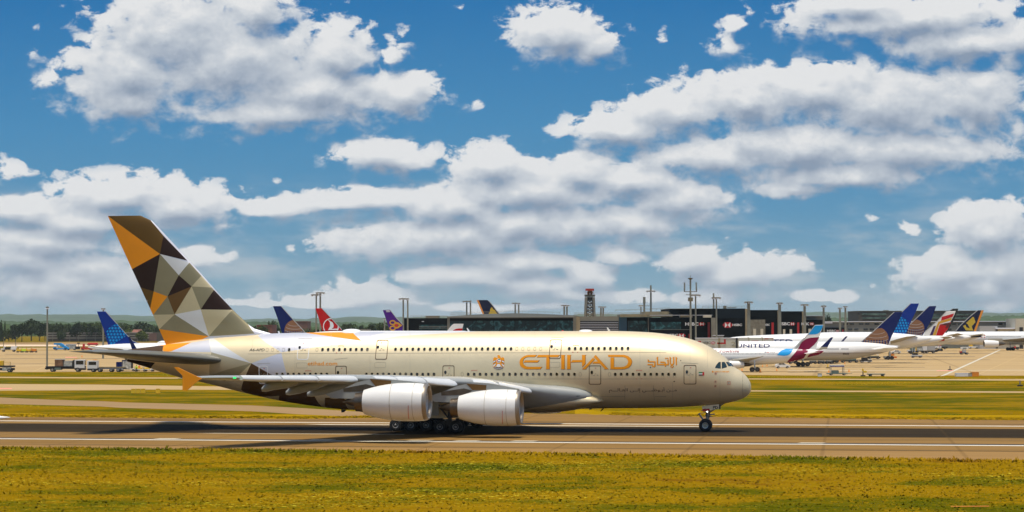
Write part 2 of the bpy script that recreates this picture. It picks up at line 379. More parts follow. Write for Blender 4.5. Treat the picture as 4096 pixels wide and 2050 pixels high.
# ---- fuselage skin
ND = 150; NR = 104
svals = []
for k in range(ND + 1):
    f = k / ND
    svals.append(S_NOSE - L_ALL * (f * f * 0.35 + f * 0.65 if f > 0.12 else (f / 0.12) ** 1.9 * (0.12 ** 2 * 0.35 + 0.12 * 0.65)))
svals[0] = S_NOSE - 0.004
fb = B(); rings = []
for s in svals:
    zt, zb, w_ = sect(s); zc = zb + 0.50 * (zt - zb); ring = []
    for i in range(NR):
        th = 2 * math.pi * i / NR; c, q = math.cos(th), math.sin(th)
        t = w_ * math.copysign(abs(c) ** (2 / PW), c); a = (zt - zc) if q > 0 else (zc - zb)
        ring.append((s, -t, zc + a * math.copysign(abs(q) ** (2 / PW), q)))
    rings.append(ring)
fb.loft(rings)
def cr(ox, oy, sc): return lambda pts: [(ox + x / sc, oy + y / sc) for x, y in pts]
c4 = cr(500, 1300, 3.682); c3 = cr(900, 1250, 2.576); c2 = cr(400, 840, 2.3014); c44 = cr(1800, 1250, 2.576)
HUB = (836.8, 1346.5); HUB2 = (1005.5, 1453.8)
LIV = [  # (material slot, outline in photo pixels, cast onto the skin)
 (1, [HUB, (864,1360), HUB2, (845.5,1410), (839,1379)]),
 (2, [(1032,1343),(1060,1368),(1125,1410),(1280,1387),(1447,1364.5),(1218,1331),(1100,1300)]),
 (3, [(1218,1331),(1447,1364.5),(1412,1331),(1405,1290),(1215,1290)]),
 (2, [(1447,1364.5),(1412,1331),(1405,1290),(1560,1290),(1536,1331),(1490,1342)]),
 (1, [(1447,1364.5),(1490,1342),(1536,1331),(1560,1290),(1900,1290),(1900,1327),(1600,1345)]),  # paler patch along the upper side, ahead of the orange wedge
 (2, [HUB2, (1126,1411), (1148.5,1502), (1090,1502)]),
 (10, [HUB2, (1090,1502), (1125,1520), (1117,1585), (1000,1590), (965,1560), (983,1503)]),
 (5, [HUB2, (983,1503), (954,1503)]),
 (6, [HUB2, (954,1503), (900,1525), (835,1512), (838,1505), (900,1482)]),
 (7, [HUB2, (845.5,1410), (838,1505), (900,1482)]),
 (3, [(635,1340),(660,1379),(766,1371),(722,1391),(688,1405),(660,1410),(650,1402),(630,1403),(600,1385)]),
 (2, [(766,1371),(836,1360),(839,1379),(843,1409),(690,1408),(688,1405),(722,1391)]),
 (9, [(480,1380),(600,1383),(655,1384),(650,1404),(660,1410),(650,1420),(480,1430)]),
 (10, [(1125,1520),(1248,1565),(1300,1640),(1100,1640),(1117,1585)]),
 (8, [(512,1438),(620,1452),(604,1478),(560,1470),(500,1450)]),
 (4, [(1300,1592),(1378,1592),(1400,1660),(1300,1660)]),
]
def cutpolys(bm, polys, conv, margin=1.5, mirror=True):
    segs = set(); P2 = []
    for mi, pts in polys:
        q = [conv(*p) for p in pts]; P2.append((mi, q))
        for i in range(len(q)):
            a, b_ = q[i], q[(i + 1) % len(q)]; k = tuple(sorted((tuple(round(v, 2) for v in a), tuple(round(v, 2) for v in b_))))
            segs.add(k)
    for a, b_ in segs:
        dx, dz = b_[0] - a[0], b_[1] - a[1]
        if math.hypot(dx, dz) < 0.05: continue
        x0, x1 = min(a[0], b_[0]) - margin * .3, max(a[0], b_[0]) + margin * .3; z0, z1 = min(a[1], b_[1]) - margin * .3, max(a[1], b_[1]) + margin * .3
        fs = [f for f in bm.faces if any(x0 <= v.co.x <= x1 for v in f.verts) and any(z0 <= v.co.z <= z1 for v in f.verts)]
        geom = set(fs)
        for f in fs: geom.update(f.edges); geom.update(f.verts)
        bmesh.ops.bisect_plane(bm, geom=list(geom), plane_co=(a[0], 0, a[1]), plane_no=(-dz, 0, dx), dist=1e-5)
    def inside(x, z, q):
        c = False; n = len(q); j = n - 1
        for i in range(n):
            if (q[i][1] > z) != (q[j][1] > z) and x < (q[j][0] - q[i][0]) * (z - q[i][1]) / (q[j][1] - q[i][1]) + q[i][0]: c = not c
            j = i
        return c
    for f in bm.faces:
        c = f.calc_center_median()
        for mi, q in P2:
            if inside(c.x, c.z, q): f.material_index = mi
def fsz(px, py):
    s, z, t = fpx(px, py); return s, z
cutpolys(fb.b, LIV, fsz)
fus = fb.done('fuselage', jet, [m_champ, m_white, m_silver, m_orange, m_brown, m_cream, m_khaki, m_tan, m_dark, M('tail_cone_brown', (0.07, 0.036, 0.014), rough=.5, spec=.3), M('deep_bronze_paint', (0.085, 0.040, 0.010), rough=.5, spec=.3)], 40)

# ---- skin decals: real thin sheets laid on the skin
def skin(name, loops_list, mat, off=0.012, parent=None, grid=10.0, tri=None, surf=None):
    """loops_list: list of shapes; each a list of outlines (outer first) in photo pixels"""
    bm = bmesh.new()
    for loops in loops_list:
        if loops and isinstance(loops[0][0], (int, float)): loops = [loops]
        flat = [p for lp in loops for p in lp]; vs = [bm.verts.new((p[0], p[1], 0)) for p in flat]
        for t_ in tessellate_polygon([[Vector((p[0], p[1], 0)) for p in lp] for lp in loops]):
            try: bm.faces.new([vs[i] for i in t_])
            except ValueError: pass
    if tri:
        for vv, ff in tri:
            vs = [bm.verts.new((p[0], p[1], 0)) for p in vv]
            for f in ff:
                try: bm.faces.new([vs[i] for i in f])
                except ValueError: pass
    xs = [v.co.x for v in bm.verts]; ys = [v.co.y for v in bm.verts]
    for ax, lo, hi in ((0, min(xs), max(xs)), (1, min(ys), max(ys))):
        k = math.floor(lo / grid) + 1
        while k * grid < hi:
            co = (k * grid, 0, 0) if ax == 0 else (0, k * grid, 0); no = (1, 0, 0) if ax == 0 else (0, 1, 0)
            bmesh.ops.bisect_plane(bm, geom=bm.verts[:] + bm.edges[:] + bm.faces[:], plane_co=co, plane_no=no); k += 1
    f_ = surf or fpx
    for v in bm.verts:
        s, z, t = f_(v.co.x, v.co.y)
        e = 0.05; zt, zb, w_ = sect(s); zc = .5 * (zt + zb); q = (z - zc) / max((zt - zb) / 2, .01)
        ny = math.sqrt(max(0.05, 1 - min(1, q * q))); nz = q
        v.co = (s, -(t + off * ny), z + off * nz) if surf is None else (s, -(t + off), z)
    bm.normal_update()
    for f in bm.faces:
        if f.normal.y > 0: f.normal_flip()
    return smooth(obj(name, bm, parent or jet, mat))
def stroke(pts, w_):
    """a polyline widened to a ribbon (as quads, each its own shape)"""
    res = []
    for a, b_ in zip(pts, pts[1:]):
        dx, dy = b_[0] - a[0], b_[1] - a[1]; L = math.hypot(dx, dy) or 1; nx, ny = -dy / L * w_ / 2, dx / L * w_ / 2
        res.append([(a[0] + nx, a[1] + ny), (b_[0] + nx, b_[1] + ny), (b_[0] - nx, b_[1] - ny), (a[0] - nx, a[1] - ny)])
    return res
def circ(cx, cy, rx, ry=None, n=20): ry = ry or rx; return [(cx + rx * math.cos(2 * math.pi * i / n), cy + ry * math.sin(2 * math.pi * i / n)) for i in range(n)]
def rrect(q, r=6, n=4, ins=0.0):
    """rounded outline through four corners (tl, tr, br, bl), moved inward by ins"""
    cx = sum(p[0] for p in q) / 4; cy = sum(p[1] for p in q) / 4; out_ = []
    q = [(p[0] + (ins if p[0] < cx else -ins), p[1] + (ins if p[1] < cy else -ins)) for p in q]
    for i in range(4):
        p, a, b_ = Vector(q[i]), Vector(q[i - 1]), Vector(q[(i + 1) % 4])
        u, v = (a - p).normalized() * r, (b_ - p).normalized() * r
        for k in range(n + 1):
            f = k / n; out_.append(tuple(p + u * (1 - f) ** 2 + v * f * f))
    return out_
def ftext(name, body, x0, y0, x1, y1, mat, bold=0.0, off=0.014, slant=0.0, parent=None, grid=10.0, surf=None):
    vs, fs = text_mesh(body, bold=bold); xa, xb = min(v[0] for v in vs), max(v[0] for v in vs); ya, yb = min(v[1] for v in vs), max(v[1] for v in vs)
    pv = [(x0 + (v[0] - xa) / (xb - xa) * (x1 - x0) + slant * (v[1] - ya) / (yb - ya), y1 - (v[1] - ya) / (yb - ya) * (y1 - y0)) for v in vs]
    return skin(name, [], mat, off, parent, grid, tri=[(pv, fs)], surf=surf)

c1 = cr(2060, 1400, 5.152)
ETI = [
 [(455,107),(290,107),(240,113),(185,133),(130,170),(102,210),(92,255),(97,300),(120,345),(165,380),(220,398),(270,402),(520,402),(562,350),(300,352),(250,347),(205,328),(172,295),(161,255),(168,215),(190,180),(230,157),(280,150),(405,150)],
 [(200,218),(505,218),(460,262),(176,262)],
 [(480,107),(925,107),(880,152),(712,152),(712,385),(720,400),(630,400),(642,385),(645,152),(447,157)],
 [(945,107),(1035,107),(1022,125),(1022,388),(1030,402),(940,402),(952,388),(952,125)],
 [(1068,107),(1158,107),(1145,125),(1145,388),(1153,402),(1062,402),(1072,388),(1075,125)],
 [(1185,212),(1380,212),(1380,255),(1148,262)],
 [(1375,107),(1465,107),(1452,122),(1450,290),(1382,360),(1382,125)],
 [(1610,162),(1643,200),(1462,388),(1475,402),(1378,402)],
 [(1660,107),(1928,402),(1832,402),(1845,390),(1748,285),(1592,285),(1625,243),(1710,243),(1622,147)],
 [(1915,105),(2240,105),(2320,125),(2380,170),(2410,225),(2408,270),(2390,320),(2340,370),(2270,395),(2200,402),(1955,402),(1968,388),(1968,162),(2040,162),(2040,355),(2200,355),(2260,345),(2310,310),(2333,250),(2320,205),(2280,165),(2220,148),(1925,148)]]
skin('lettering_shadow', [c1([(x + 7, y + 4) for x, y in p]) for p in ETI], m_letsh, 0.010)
skin('lettering', [c1(p) for p in ETI], m_gold, 0.016)
ca = cr(2560, 1400, 12.88)
ARA = [[[(1828,350),(1925,430),(1895,460),(1895,795),(1840,795),(1828,500)]],
 [[(1522,350),(1605,430),(1580,470),(1580,690),(1640,750),(1700,690),(1705,440),(1670,420),(1755,360),(1758,710),(1680,800),(1745,860),(1650,950),(1545,850),(1600,790),(1522,700)], [(1640,810),(1690,860),(1645,900),(1595,855)]],
 [[(1380,555),(1470,490),(1475,795),(865,795),(860,440),(828,425),(928,350),(925,735),(1255,735),(1250,685),(1060,675),(1030,610),(1240,610),(1300,640),(1325,700),(1330,735),(1415,735),(1415,580)]],
 [[(1255,795),(1325,795),(1340,870),(1290,870),(1265,840)]],
 [[(1320,400),(1365,440),(1325,485),(1280,440)]], [[(1415,400),(1460,440),(1420,485),(1375,440)]],
 [[(395,480),(470,550),(440,590),(770,590),(795,620),(798,840),(760,890),(700,900),(640,880),(605,820),(650,790),(395,797),(385,735),(650,735),(660,820),(700,835),(725,800),(725,650),(395,645)]]]
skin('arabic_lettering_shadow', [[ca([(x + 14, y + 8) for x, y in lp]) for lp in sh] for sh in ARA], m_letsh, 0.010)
skin('arabic_lettering', [[ca(lp) for lp in sh] for sh in ARA], m_gold, 0.016)
ARW = '\uFEE2\u0640\u0640\u0640\uFEDF\uFE8E\u0640\uFECC\uFEDF\uFE8D \uFEF0\u0640\u0640\uFEDF\uFE87 \uFEF2\u0640\u0640\u0640\uFE92\uFEC7\uFEEE\u0640\uFE91\uFE83 \uFEE6\u0640\u0640\uFEE3'
ftext('arabic_slogan', ARW, 2436, 1550, 2707, 1573, m_dtext, 0.0)
ftext('web_address', 'etihad.com', 1231, 1447, 1349, 1463, m_gold, 0.01)
ftext('registration', 'A6-APD', 997, 1395, 1057, 1406, m_pblack, 0.01, slant=3)
ftext('model_name', 'AIRBUS A380-800', 2857, 1485, 2917, 1490.5, m_gold, 0.01)
skin('model_emblem', [circ(2851, 1488, 3.6)], m_gold)
# flag by the first door
fl = skin('flag_patch', [[(2795,1489),(2817,1489),(2817,1503),(2795,1503)]], m_pwhite)
skin('green_stripe', [[(2795,1489),(2810,1489),(2810,1493.6),(2795,1493.6)]], m_green, 0.02, fl)
skin('black_stripe', [[(2795,1498.5),(2810,1498.5),(2810,1503),(2795,1503)]], m_pblack, 0.02, fl)
skin('red_stripe', [[(2810,1489),(2817,1489),(2817,1503),(2810,1503)]], m_red, 0.02, fl)
# state emblem
ce = cr(1960, 1410, 16.11)
em = skin('emblem', [ce([(455,255),(480,215),(520,182),(590,180),(640,230),(690,340),(730,360),(780,335),(840,320),(890,360),(925,420),(925,700),(905,990),(860,960),(560,760),(250,960),(200,990),(200,700),(210,410),(260,350),(320,315),(380,345),(430,362),(500,340),(520,300),(500,262)])], m_gold, 0.014)
skin('feathers', [ce(p) for p in ([(215,600),(375,515),(375,575),(215,680)],[(215,800),(375,690),(380,760),(230,960)],[(750,515),(905,590),(905,690),(750,590)],[(750,690),(900,800),(890,960),(760,800)],[(480,760),(640,760),(690,900),(620,945),(480,945),(410,900)])], m_pwhite, 0.020, em, 4)
for side_ in (([(200,585),(375,495),(375,515),(200,610)],[(200,690),(375,590),(375,612),(200,715)],[(200,805),(375,690),(375,715),(200,830)],[(360,495),(376,495),(376,715),(360,715)]), ([(750,495),(925,580),(925,605),(750,520)],[(750,600),(925,690),(925,715),(750,625)],[(750,700),(905,800),(905,825),(750,730)],[(749,495),(764,495),(764,730),(749,730)])):
    skin('emblem_edging', [ce(p) for p in side_], m_pblack, 0.024, em, 4)
skin('ribbon', [ce([(255,950),(400,960),(550,985),(700,960),(845,950),(850,1020),(700,1090),(560,1115),(400,1090),(255,1020)])], m_dtext, 0.026, em, 4)
skin('ribbon_lettering', [ce(p) for p in stroke([(290,990),(420,1035),(550,1055),(690,1035),(810,990)], 26)], m_pwhite, 0.032, em, 4)
skin('roundel', [ce(circ(560, 545, 135))], m_pwhite, 0.024, em, 4)
skin('roundel_green', [ce([(520,470),(550,430),(600,425),(660,460),(680,490),(525,490)])], m_green, 0.03, em, 4)
skin('roundel_red', [ce([(510,470),(520,590),(500,630),(460,590),(455,520),(475,480)])], m_red, 0.03, em, 4)
skin('roundel_black', [ce([(525,597),(665,597),(630,635),(560,650),(520,625)])], m_pblack, 0.03, em, 4)

# ---- cabin windows
wb = bmesh.new(); n = 18
def oval(r1, r2, y, k=2.5): return [(math.copysign(abs(math.cos(a)) ** (2 / k), math.cos(a)) * r1, y, math.copysign(abs(math.sin(a)) ** (2 / k), math.sin(a)) * r2) for a in (2 * math.pi * i / n for i in range(n))]
o1 = [wb.verts.new(v) for v in oval(.165, .225, 0.0)]; o2 = [wb.verts.new(v) for v in oval(.150, .208, -.012)]; o3 = [wb.verts.new(v) for v in oval(.125, .185, 0.004)]
for A, Bq, mi in ((o1, o2, 0), (o2, o3, 0)):
    for i in range(n): f = wb.faces.new((A[i], A[(i + 1) % n], Bq[(i + 1) % n], Bq[i])); f.material_index = mi
wb.faces.new(o3).material_index = 1; bmesh.ops.recalc_face_normals(wb, faces=wb.faces)
for f in wb.faces:
    if f.normal.y > 0.5: f.normal_flip()
wmesh = bpy.data.meshes.new('window'); wb.to_mesh(wmesh); wb.free(); wmesh.materials.append(m_tan); wmesh.materials.append(m_glass)
rw_ = random.Random(5); wblind = wmesh.copy(); wblind.materials[1] = M('window_blind', (0.10, 0.09, 0.07), rough=.4)
ob_ = bmesh.new(); q1 = [ob_.verts.new(v) for v in oval(.15, .215, 0.0)]; q2 = [ob_.verts.new(v) for v in oval(.125, .185, 0.0)]
for i in range(n): ob_.faces.new((q1[i], q1[(i + 1) % n], q2[(i + 1) % n], q2[i]))
plug = bpy.data.meshes.new('window_outline'); ob_.to_mesh(plug); ob_.free(); plug.materials.append(m_seam)
def on_skin(name, me, px, py, off=0.012, parent=None):
    s, z, t = fpx(px, py); e = 0.04
    dt = (surf_t(s, z + e) - surf_t(s, z - e)) / (2 * e); ds = (surf_t(s + e, z) - surf_t(s - e, z)) / (2 * e)
    nrm = Vector((-ds, -1, -dt)).normalized(); o = bpy.data.objects.new(name, me); C.objects.link(o); o.parent = parent or jet
    X_ = Vector((1, 0, 0)); Yv = -nrm; X_ = (X_ - X_.dot(Yv) * Yv).normalized(); Zv = X_.cross(Yv)
    R = Matrix((X_, Yv, Zv)).transposed(); o.matrix_local = Matrix.Translation(Vector((s, -t, z)) + nrm * off) @ R.to_4x4(); return o
def row(x0, x1, n_, y0=None, up=True):
    for i in range(n_):
        x = x0 + (x1 - x0) * i / max(1, n_ - 1)
        y = 1399.5 + (x - 1290) * (-4.7 / 1222) if up else 1498.4
        yield x, y
for x0, x1, k, up in ((1156.6,1156.6,1,1),(1290,1469.5,9,1),(1582,2044,21,1),(2277,2512,11,1),(1107.7,1307.6,10,0),(1465.6,1735.8,13,0),(1873,2298,19,0),(2461,2698,11,0)):
    for x, y in row(x0, x1, k, up=up): on_skin('window', rw_.choice([wmesh] * 7 + [wblind]), x, y)
for x0, x1, k, up in ((1069,1134,4,1),(2067,2163,5,1),(1268,1268,1,1),(1849,1849,1,0),(2321,2321,1,0),(2438,2438,1,0)):
    for x, y in row(x0, x1, k, up=up): on_skin('window_outline', plug, x, y, 0.02)
# ---- doors
dw = bmesh.new(); bmesh.ops.create_circle(dw, cap_ends=True, segments=16, radius=0.14, matrix=Matrix.Rotation(math.pi / 2, 4, 'X') @ Matrix.Scale(1.35, 4, (0, 1, 0)))
dwm = bpy.data.meshes.new('door_window'); dw.to_mesh(dwm); dw.free(); dwm.materials.append(m_glass)
def door(pts, mat=m_line, low=False):
    d = skin('door', [[rrect(pts, 7), rrect(pts, 6, ins=2.6)]], mat, 0.018, grid=12)
    (xa, ya), (xb, yb), (xc, yc), (xd, yd) = pts
    on_skin('door_window', dwm, xd + (xc - xd) * .25, ya + (yd - ya) * .36, 0.03, d)
    cx = (xd + xc) / 2; yy = ya + (yd - ya) * .5
    skin('door_marking', stroke([(cx - 8, yy + 2), (cx, yy + 2), (cx, yy - 5), (cx + 5, yy - 5)], 1.3) + stroke([(cx + 6, yy), (cx + 14, yy + 1)], 2.2), m_seam, 0.024, d, 20)
    skin('door_warning_mark', [circ(cx + 3, ya + (yd - ya) * .14, 2.4, 1.6, 8)], m_red, 0.024, d, 20)
for p, m_ in (([(757,292),(880,292),(857,490),(740,488)], m_lineW), ([(1565,287),(1686,287),(1668,488),(1545,487)], m_line),
          ([(347,553),(443,553),(440,738),(352,738)], m_lineW), ([(1137,552),(1255,552),(1255,745),(1135,745)], m_line), ([(2242,548),(2364,548),(2364,745),(2240,745)], m_line)):
    door(c3(p), m_)
for p in ([(1032,282),(1157,282),(1140,480),(1017,480)], [(1432,548),(1557,548),(1557,745),(1430,745)], [(2408,543),(2538,543),(2538,743),(2408,743)]):
    door(c44(p))
for p in ([(735,520),(848,520),(848,575),(735,575)], [(1542,516),(1658,516),(1658,572),(1542,572)]): skin('hatch_outline', [[rrect(c3(p), 6), rrect(c3(p), 5, ins=.8)]], m_seam)
p = c44([(1022,514),(1133,514),(1133,570),(1022,570)]); skin('hatch_outline', [[rrect(p, 6), rrect(p, 5, ins=.8)]], m_seam)
skin('seam_line', [q for pl in ([(992,1416.5),(1500,1414),(2100,1412),(2665,1411)], [(2110,1517),(2665,1516.6)], [(2405,1586.5),(2500,1586.5)], [(2620,1587),(2665,1586.5)],
      [(2725,1452),(2792,1455.5)], [(2205,1350),(2254,1352)], [(1194,1356),(1249,1356)], [(1339,1438),(1391,1433)], [(1028,1456),(1080,1454)]) for q in stroke(pl, 1.1)], m_seam, 0.012, None, 16)
skin('skin_joint', [q for x, y0, y1 in ((1010,1360,1395),(1180,1340,1495),(1325,1335,1395),(1480,1420,1495),(1640,1330,1395),(1640,1415,1495),(1800,1415,1495),(1960,1330,1400),(2010,1420,1495),(2140,1330,1395),(2300,1340,1390),(2420,1430,1490),(2560,1335,1590),(2640,1345,1430),(2690,1530,1600),(2760,1380,1590),(2830,1400,1470),(2880,1500,1600)) for q in stroke([(x, y0 + (y1 - y0) * k / 8) for k in range(9)], .8)], M('skin_joint', (0.50, 0.43, 0.31), rough=.6), 0.010, None, 24)
skin('rescue_mark', [q for x, y in ((1364,1384.5),(1233,1484),(2304,1382),(1897,1482.5),(2556,1482)) for q in stroke([(x - 11, y + 3), (x - 11, y), (x + 11, y), (x + 11, y + 3)], 1.6)] +
     [q for x, y in ((1356,1413),(2301,1411),(1897,1516),(2556,1516.5)) for q in stroke([(x - 11, y - 3), (x - 11, y), (x - 7, y)], 1.5) + stroke([(x + 7, y), (x + 11, y), (x + 11, y - 3)], 1.5)], m_red, 0.018, None, 30)
cg = [(2500,1538),(2612,1538)]
skin('cargo_door_seam', stroke([(2500,1542),(2499,1600)], 1) + stroke([(2613,1542),(2617,1600)], 1), m_seam, 0.014)
skin('cargo_door_hinge', stroke(cg, 4.0), m_champ, 0.05)
# cockpit and probes
c6 = cr(2700, 1400, 3.79)
for p in ([(612,262),(622,240),(650,205),(665,190),(692,188),(693,280),(690,283),(612,276)], [(711,190),(750,188),(763,205),(785,250),(783,264),(716,283),(711,278)], [(775,190),(838,190),(892,256),(812,248)]):
    skin('cockpit_window_frame', [c6([(x + (x - sum(a for a, _ in p) / len(p)) * .07, y + (y - sum(b_ for _, b_ in p) / len(p)) * .07) for x, y in p])], m_line, 0.012, None, 5)
    skin('cockpit_window', [c6(p)], m_cockpit, 0.022, None, 5)
for x, y in ((2862.6,1495.5),(2862,1527.5),(2861.5,1545)):
    a = skin('sensor_port', [[circ(x, y, 4.6), circ(x, y, 3.6)]], m_red, 0.016); skin('sensor', [circ(x, y, 1.8)], m_pblack, 0.03, a)
a = skin('sensor_plate', [[[(2909,1526.5),(2922,1526.5),(2922,1539.5),(2909,1539.5)], [(2910.2,1527.8),(2920.8,1527.8),(2920.8,1538.2),(2910.2,1538.2)]]], m_red, 0.016)
skin('sensor', [circ(2915.5, 1533, 3)], m_strut, 0.03, a)
skin('radome_seam', stroke([(2972,1494),(2970,1530),(2970,1562),(2973,1592)], 1.0), m_seam, 0.012)
skin('static_port', [circ(2723, 1443, 1.8), circ(2602, 1470, 3.2, 2.4), circ(2697, 1526.5, 3.2, 2.2)], m_pblack, 0.02)

# domes and blade aerials on the spine
def dome(name, px0, px1, h, mat, wd=1.0, n_=14):
    s0, s1 = px2l(px0, 1325, 0)[0], px2l(px1, 1325, 0)[0]; b_ = B(); L = s1 - s0; rg = []
    for k in range(13):
        f = k / 12; r = math.sqrt(max(0.0004, 1 - (2 * f - 1) ** 2)); s = s0 + L * f; z0 = sect(s)[0] - 0.12
        rg.append([(s, math.cos(2 * math.pi * i / n_) * wd * r, z0 + max(-.1, math.sin(2 * math.pi * i / n_)) * (h + .12) * r ** .8) for i in range(n_)])
    b_.loft(rg); return b_.done(name, jet, mat, 50)
dome('satellite_dome', 1365, 1447, 0.36, m_pwhite); dome('satellite_dome', 2313, 2373, 0.16, m_pwhite, .8)
dome('beacon_light', 2245, 2256, 0.10, m_red, .15)
def blade(pts, th=.05):
    q = [px2l(x, y, 0) for x, y in pts]; return B().prism(q, -th, th).done('blade_aerial', jet, m_pwhite)
blade([(2427,1310),(2431,1310),(2443,1327),(2433,1327)]); blade([(1867,1313),(1870,1313),(1882,1330),(1873,1330)]); blade([(1111,1326),(1116,1325),(1121,1337),(1114,1337)])
for pts in ([(2368,1637),(2372,1633),(2358,1633),(2358,1641)], [(2412,1634),(2418,1634),(2402,1648),(2404,1640)], [(1365,1638),(1386,1640),(1376,1650),(1366,1651)]): blade(pts, .06).data.materials[0] = m_pblack

# ---- wings
LEt = [(0,9.5),(3.2,9.2),(4,8.1),(4.6,6.2),(5.2,4.4),(6.2,3.0),(7.5,1.55),(9,.35),(39.6,7.144-.76*39.6)]
sLE = pchip([a for a, _ in LEt], [b_ for _, b_ in LEt])
LEY = [(700,1512),(800,1512),(900,1511),(1000,1514),(1200,1515),(1436,1516),(1520,1518),(1700,1523),(1835,1531),(1900,1531),(2000,1541),(2138,1563),(2322,1583),(2400,1590)]
fy = pchip([float(a) for a, _ in LEY], [b_ for _, b_ in LEY])
def zLE(t):
    z = 5.0
    for _ in range(6):
        x, y = l2px(sLE(t), t, z); y1 = fy(x); z -= (y1 - y) * (225 - t) / F
    return z
fch = pchip([0,3.2,4.2,5.2,6.5,9,14,19.5,25,32,39.6], [20.5,21,19.2,17.0,15.6,13.7,11.3,9.35,7.6,5.6,2.3])
ftw = pchip([0,4,9,14,20,27,39.6], [4.2,4.2,4.0,3.6,3.2,2.6,1.2]); ftc = pchip([0,4,9,14,25,39.6], [.125,.125,.118,.112,.105,.10])
AF = [1, .93, .85, .75, .65, .55, .45, .35, .26, .18, .11, .06, .025, .006, 0]
def yt(x, tc_): return 5 * tc_ * (.2969 * math.sqrt(x) - .126 * x - .3516 * x * x + .2843 * x ** 3 - .1036 * x ** 4)
def section(t, sg=1, droop=True):
    c, tw, tcc = fch(t), math.radians(ftw(t)), ftc(t); s0, z0 = sLE(t), zts(t); pts = []
    for side, xs in ((1, AF), (-1, AF[-2:0:-1])):
        for x in xs:
            cam_ = 0.02 * math.sin(math.pi * x) * (1 if x > 0 else 0); dr = -(x - .78) * .30 if (droop and x > .78 and t < 28) else 0
            th = side * yt(x, tcc) + cam_ + dr
            pts.append((s0 - x * c * math.cos(tw) + th * c * math.sin(tw) * -1 * 0, -t * sg, z0 + th * c - x * c * math.sin(tw)))
    return pts
TS = [2.4, 3.2, 3.7, 4.2, 4.7, 5.2, 5.8, 6.5, 7.5, 9, 11, 13, 15, 17.5, 20, 22.5, 25, 28, 31, 34, 37, 39.5]
ztab = [zLE(t) for t in TS]; zts = pchip(TS, ztab)
def slat(t0, t1, sg):
    b_ = B(); rg = []; m_ = 7
    for k in range(m_ + 1):
        f = k / m_; t = t0 + (t1 - t0) * f; c = min(1.75, max(.85, fch(t) * .155)); hh = min(.36, .20 + fch(t) * .012)
        e = 1.0 if 0 < k < m_ else 0.86
        s0, z0 = sLE(t) + .30, zts(t) - .03; r_ = []
        for i in range(18):
            a = 2 * math.pi * i / 18; x, z = math.cos(a) * c * .5, math.sin(a) * hh * (1 if math.sin(a) > 0 else .9)
            if math.cos(a) < -.2: z *= .55
            r_.append((s0 - c * .42 + (x * math.cos(.42) + z * math.sin(.42)) * e, -t * sg, z0 + .03 + (-x * math.sin(.42) + z * math.cos(.42)) * e))
        rg.append(r_)
    b_.loft(rg); return b_.done('slat', None, m_slat, 40)
def t_at(px):
    a, b_ = 4.8, 39.4
    for _ in range(40):
        m_ = (a + b_) / 2
        if l2px(sLE(m_) + .3, m_, zts(m_))[0] > px: a = m_
        else: b_ = m_
    return a
SB = [(972,1129),(1133,1275),(1279,1434),(1510,1594),(1597,1708),(1712,1832),(1905,2003),(2006,2130)]
SBt = [(t_at(b_), t_at(a)) for a, b_ in SB]
def hull(name, st, t, parent, mat, sg, n_=14):
    """a pod: st = (s, z centre, half height, half width)"""
    b_ = B(); rg = [[(s, -t * sg + math.cos(2 * math.pi * i / n_) * hw, z + math.sin(2 * math.pi * i / n_) * hh) for i in range(n_)] for s, z, hh, hw in st]
    b_.loft(rg); return b_.done(name, parent, mat, 50)
for sg in (1, -1):
    b_ = B(); b_.loft([section(t, sg) for t in TS]); wing = b_.done('wing', jet, m_wing, 45)
    for t0, t1 in SBt: slat(t0 + .02, t1 - .02, sg).parent = wing
    # tip fence
    fe = c4([(722,625),(778,625),(930,700),(1090,775),(1135,797),(1090,818),(1020,870),(970,920),(910,970),(850,968),(850,752)])
    q = [px2l(x, y, 39.6) for x, y in fe]; B().prism(q, -39.52 * sg, -39.66 * sg).done('wing_fence', wing, m_orange)
    # flap track canoes
    for t, dz in ((7.2, 0), (11.8, 0), (16.6, 0), (20.2, 0), (23.4, 0), (26.8, .25)):
        c = fch(t); s0 = sLE(t); zt_ = zts(t) - c * math.sin(math.radians(ftw(t))) ; f_ = c / 9
        st = [(s0 - c * .46, zt_ + .25, .05, .05), (s0 - c * .56, zt_ - .02, .30, .26), (s0 - c * .7, zt_ - .30 + dz * .4, .45, .34), (s0 - c * .88, zt_ - .62 + dz, .46, .34), (s0 - c * 1.0, zt_ - .86 + dz, .40, .30), (s0 - c * 1.05, zt_ - 1.0 + dz, .20, .2)]
        hull('flap_fairing', st, t, wing, m_wing, sg)
    skin_t = SBt[0][1]
    if sg == 1:
        s_, z_ = px2l(944, 1512, t_at(944)); 
        gl = M('green_lamp', (0.02, 0.5, 0.1), emit=(0.05, 1.0, 0.25, 0.9)); B().box(s_ - .12, s_ + .12, -t_at(944) - .55, -t_at(944) - .3, z_ - .07, z_ + .09).done('navigation_light', wing, gl)

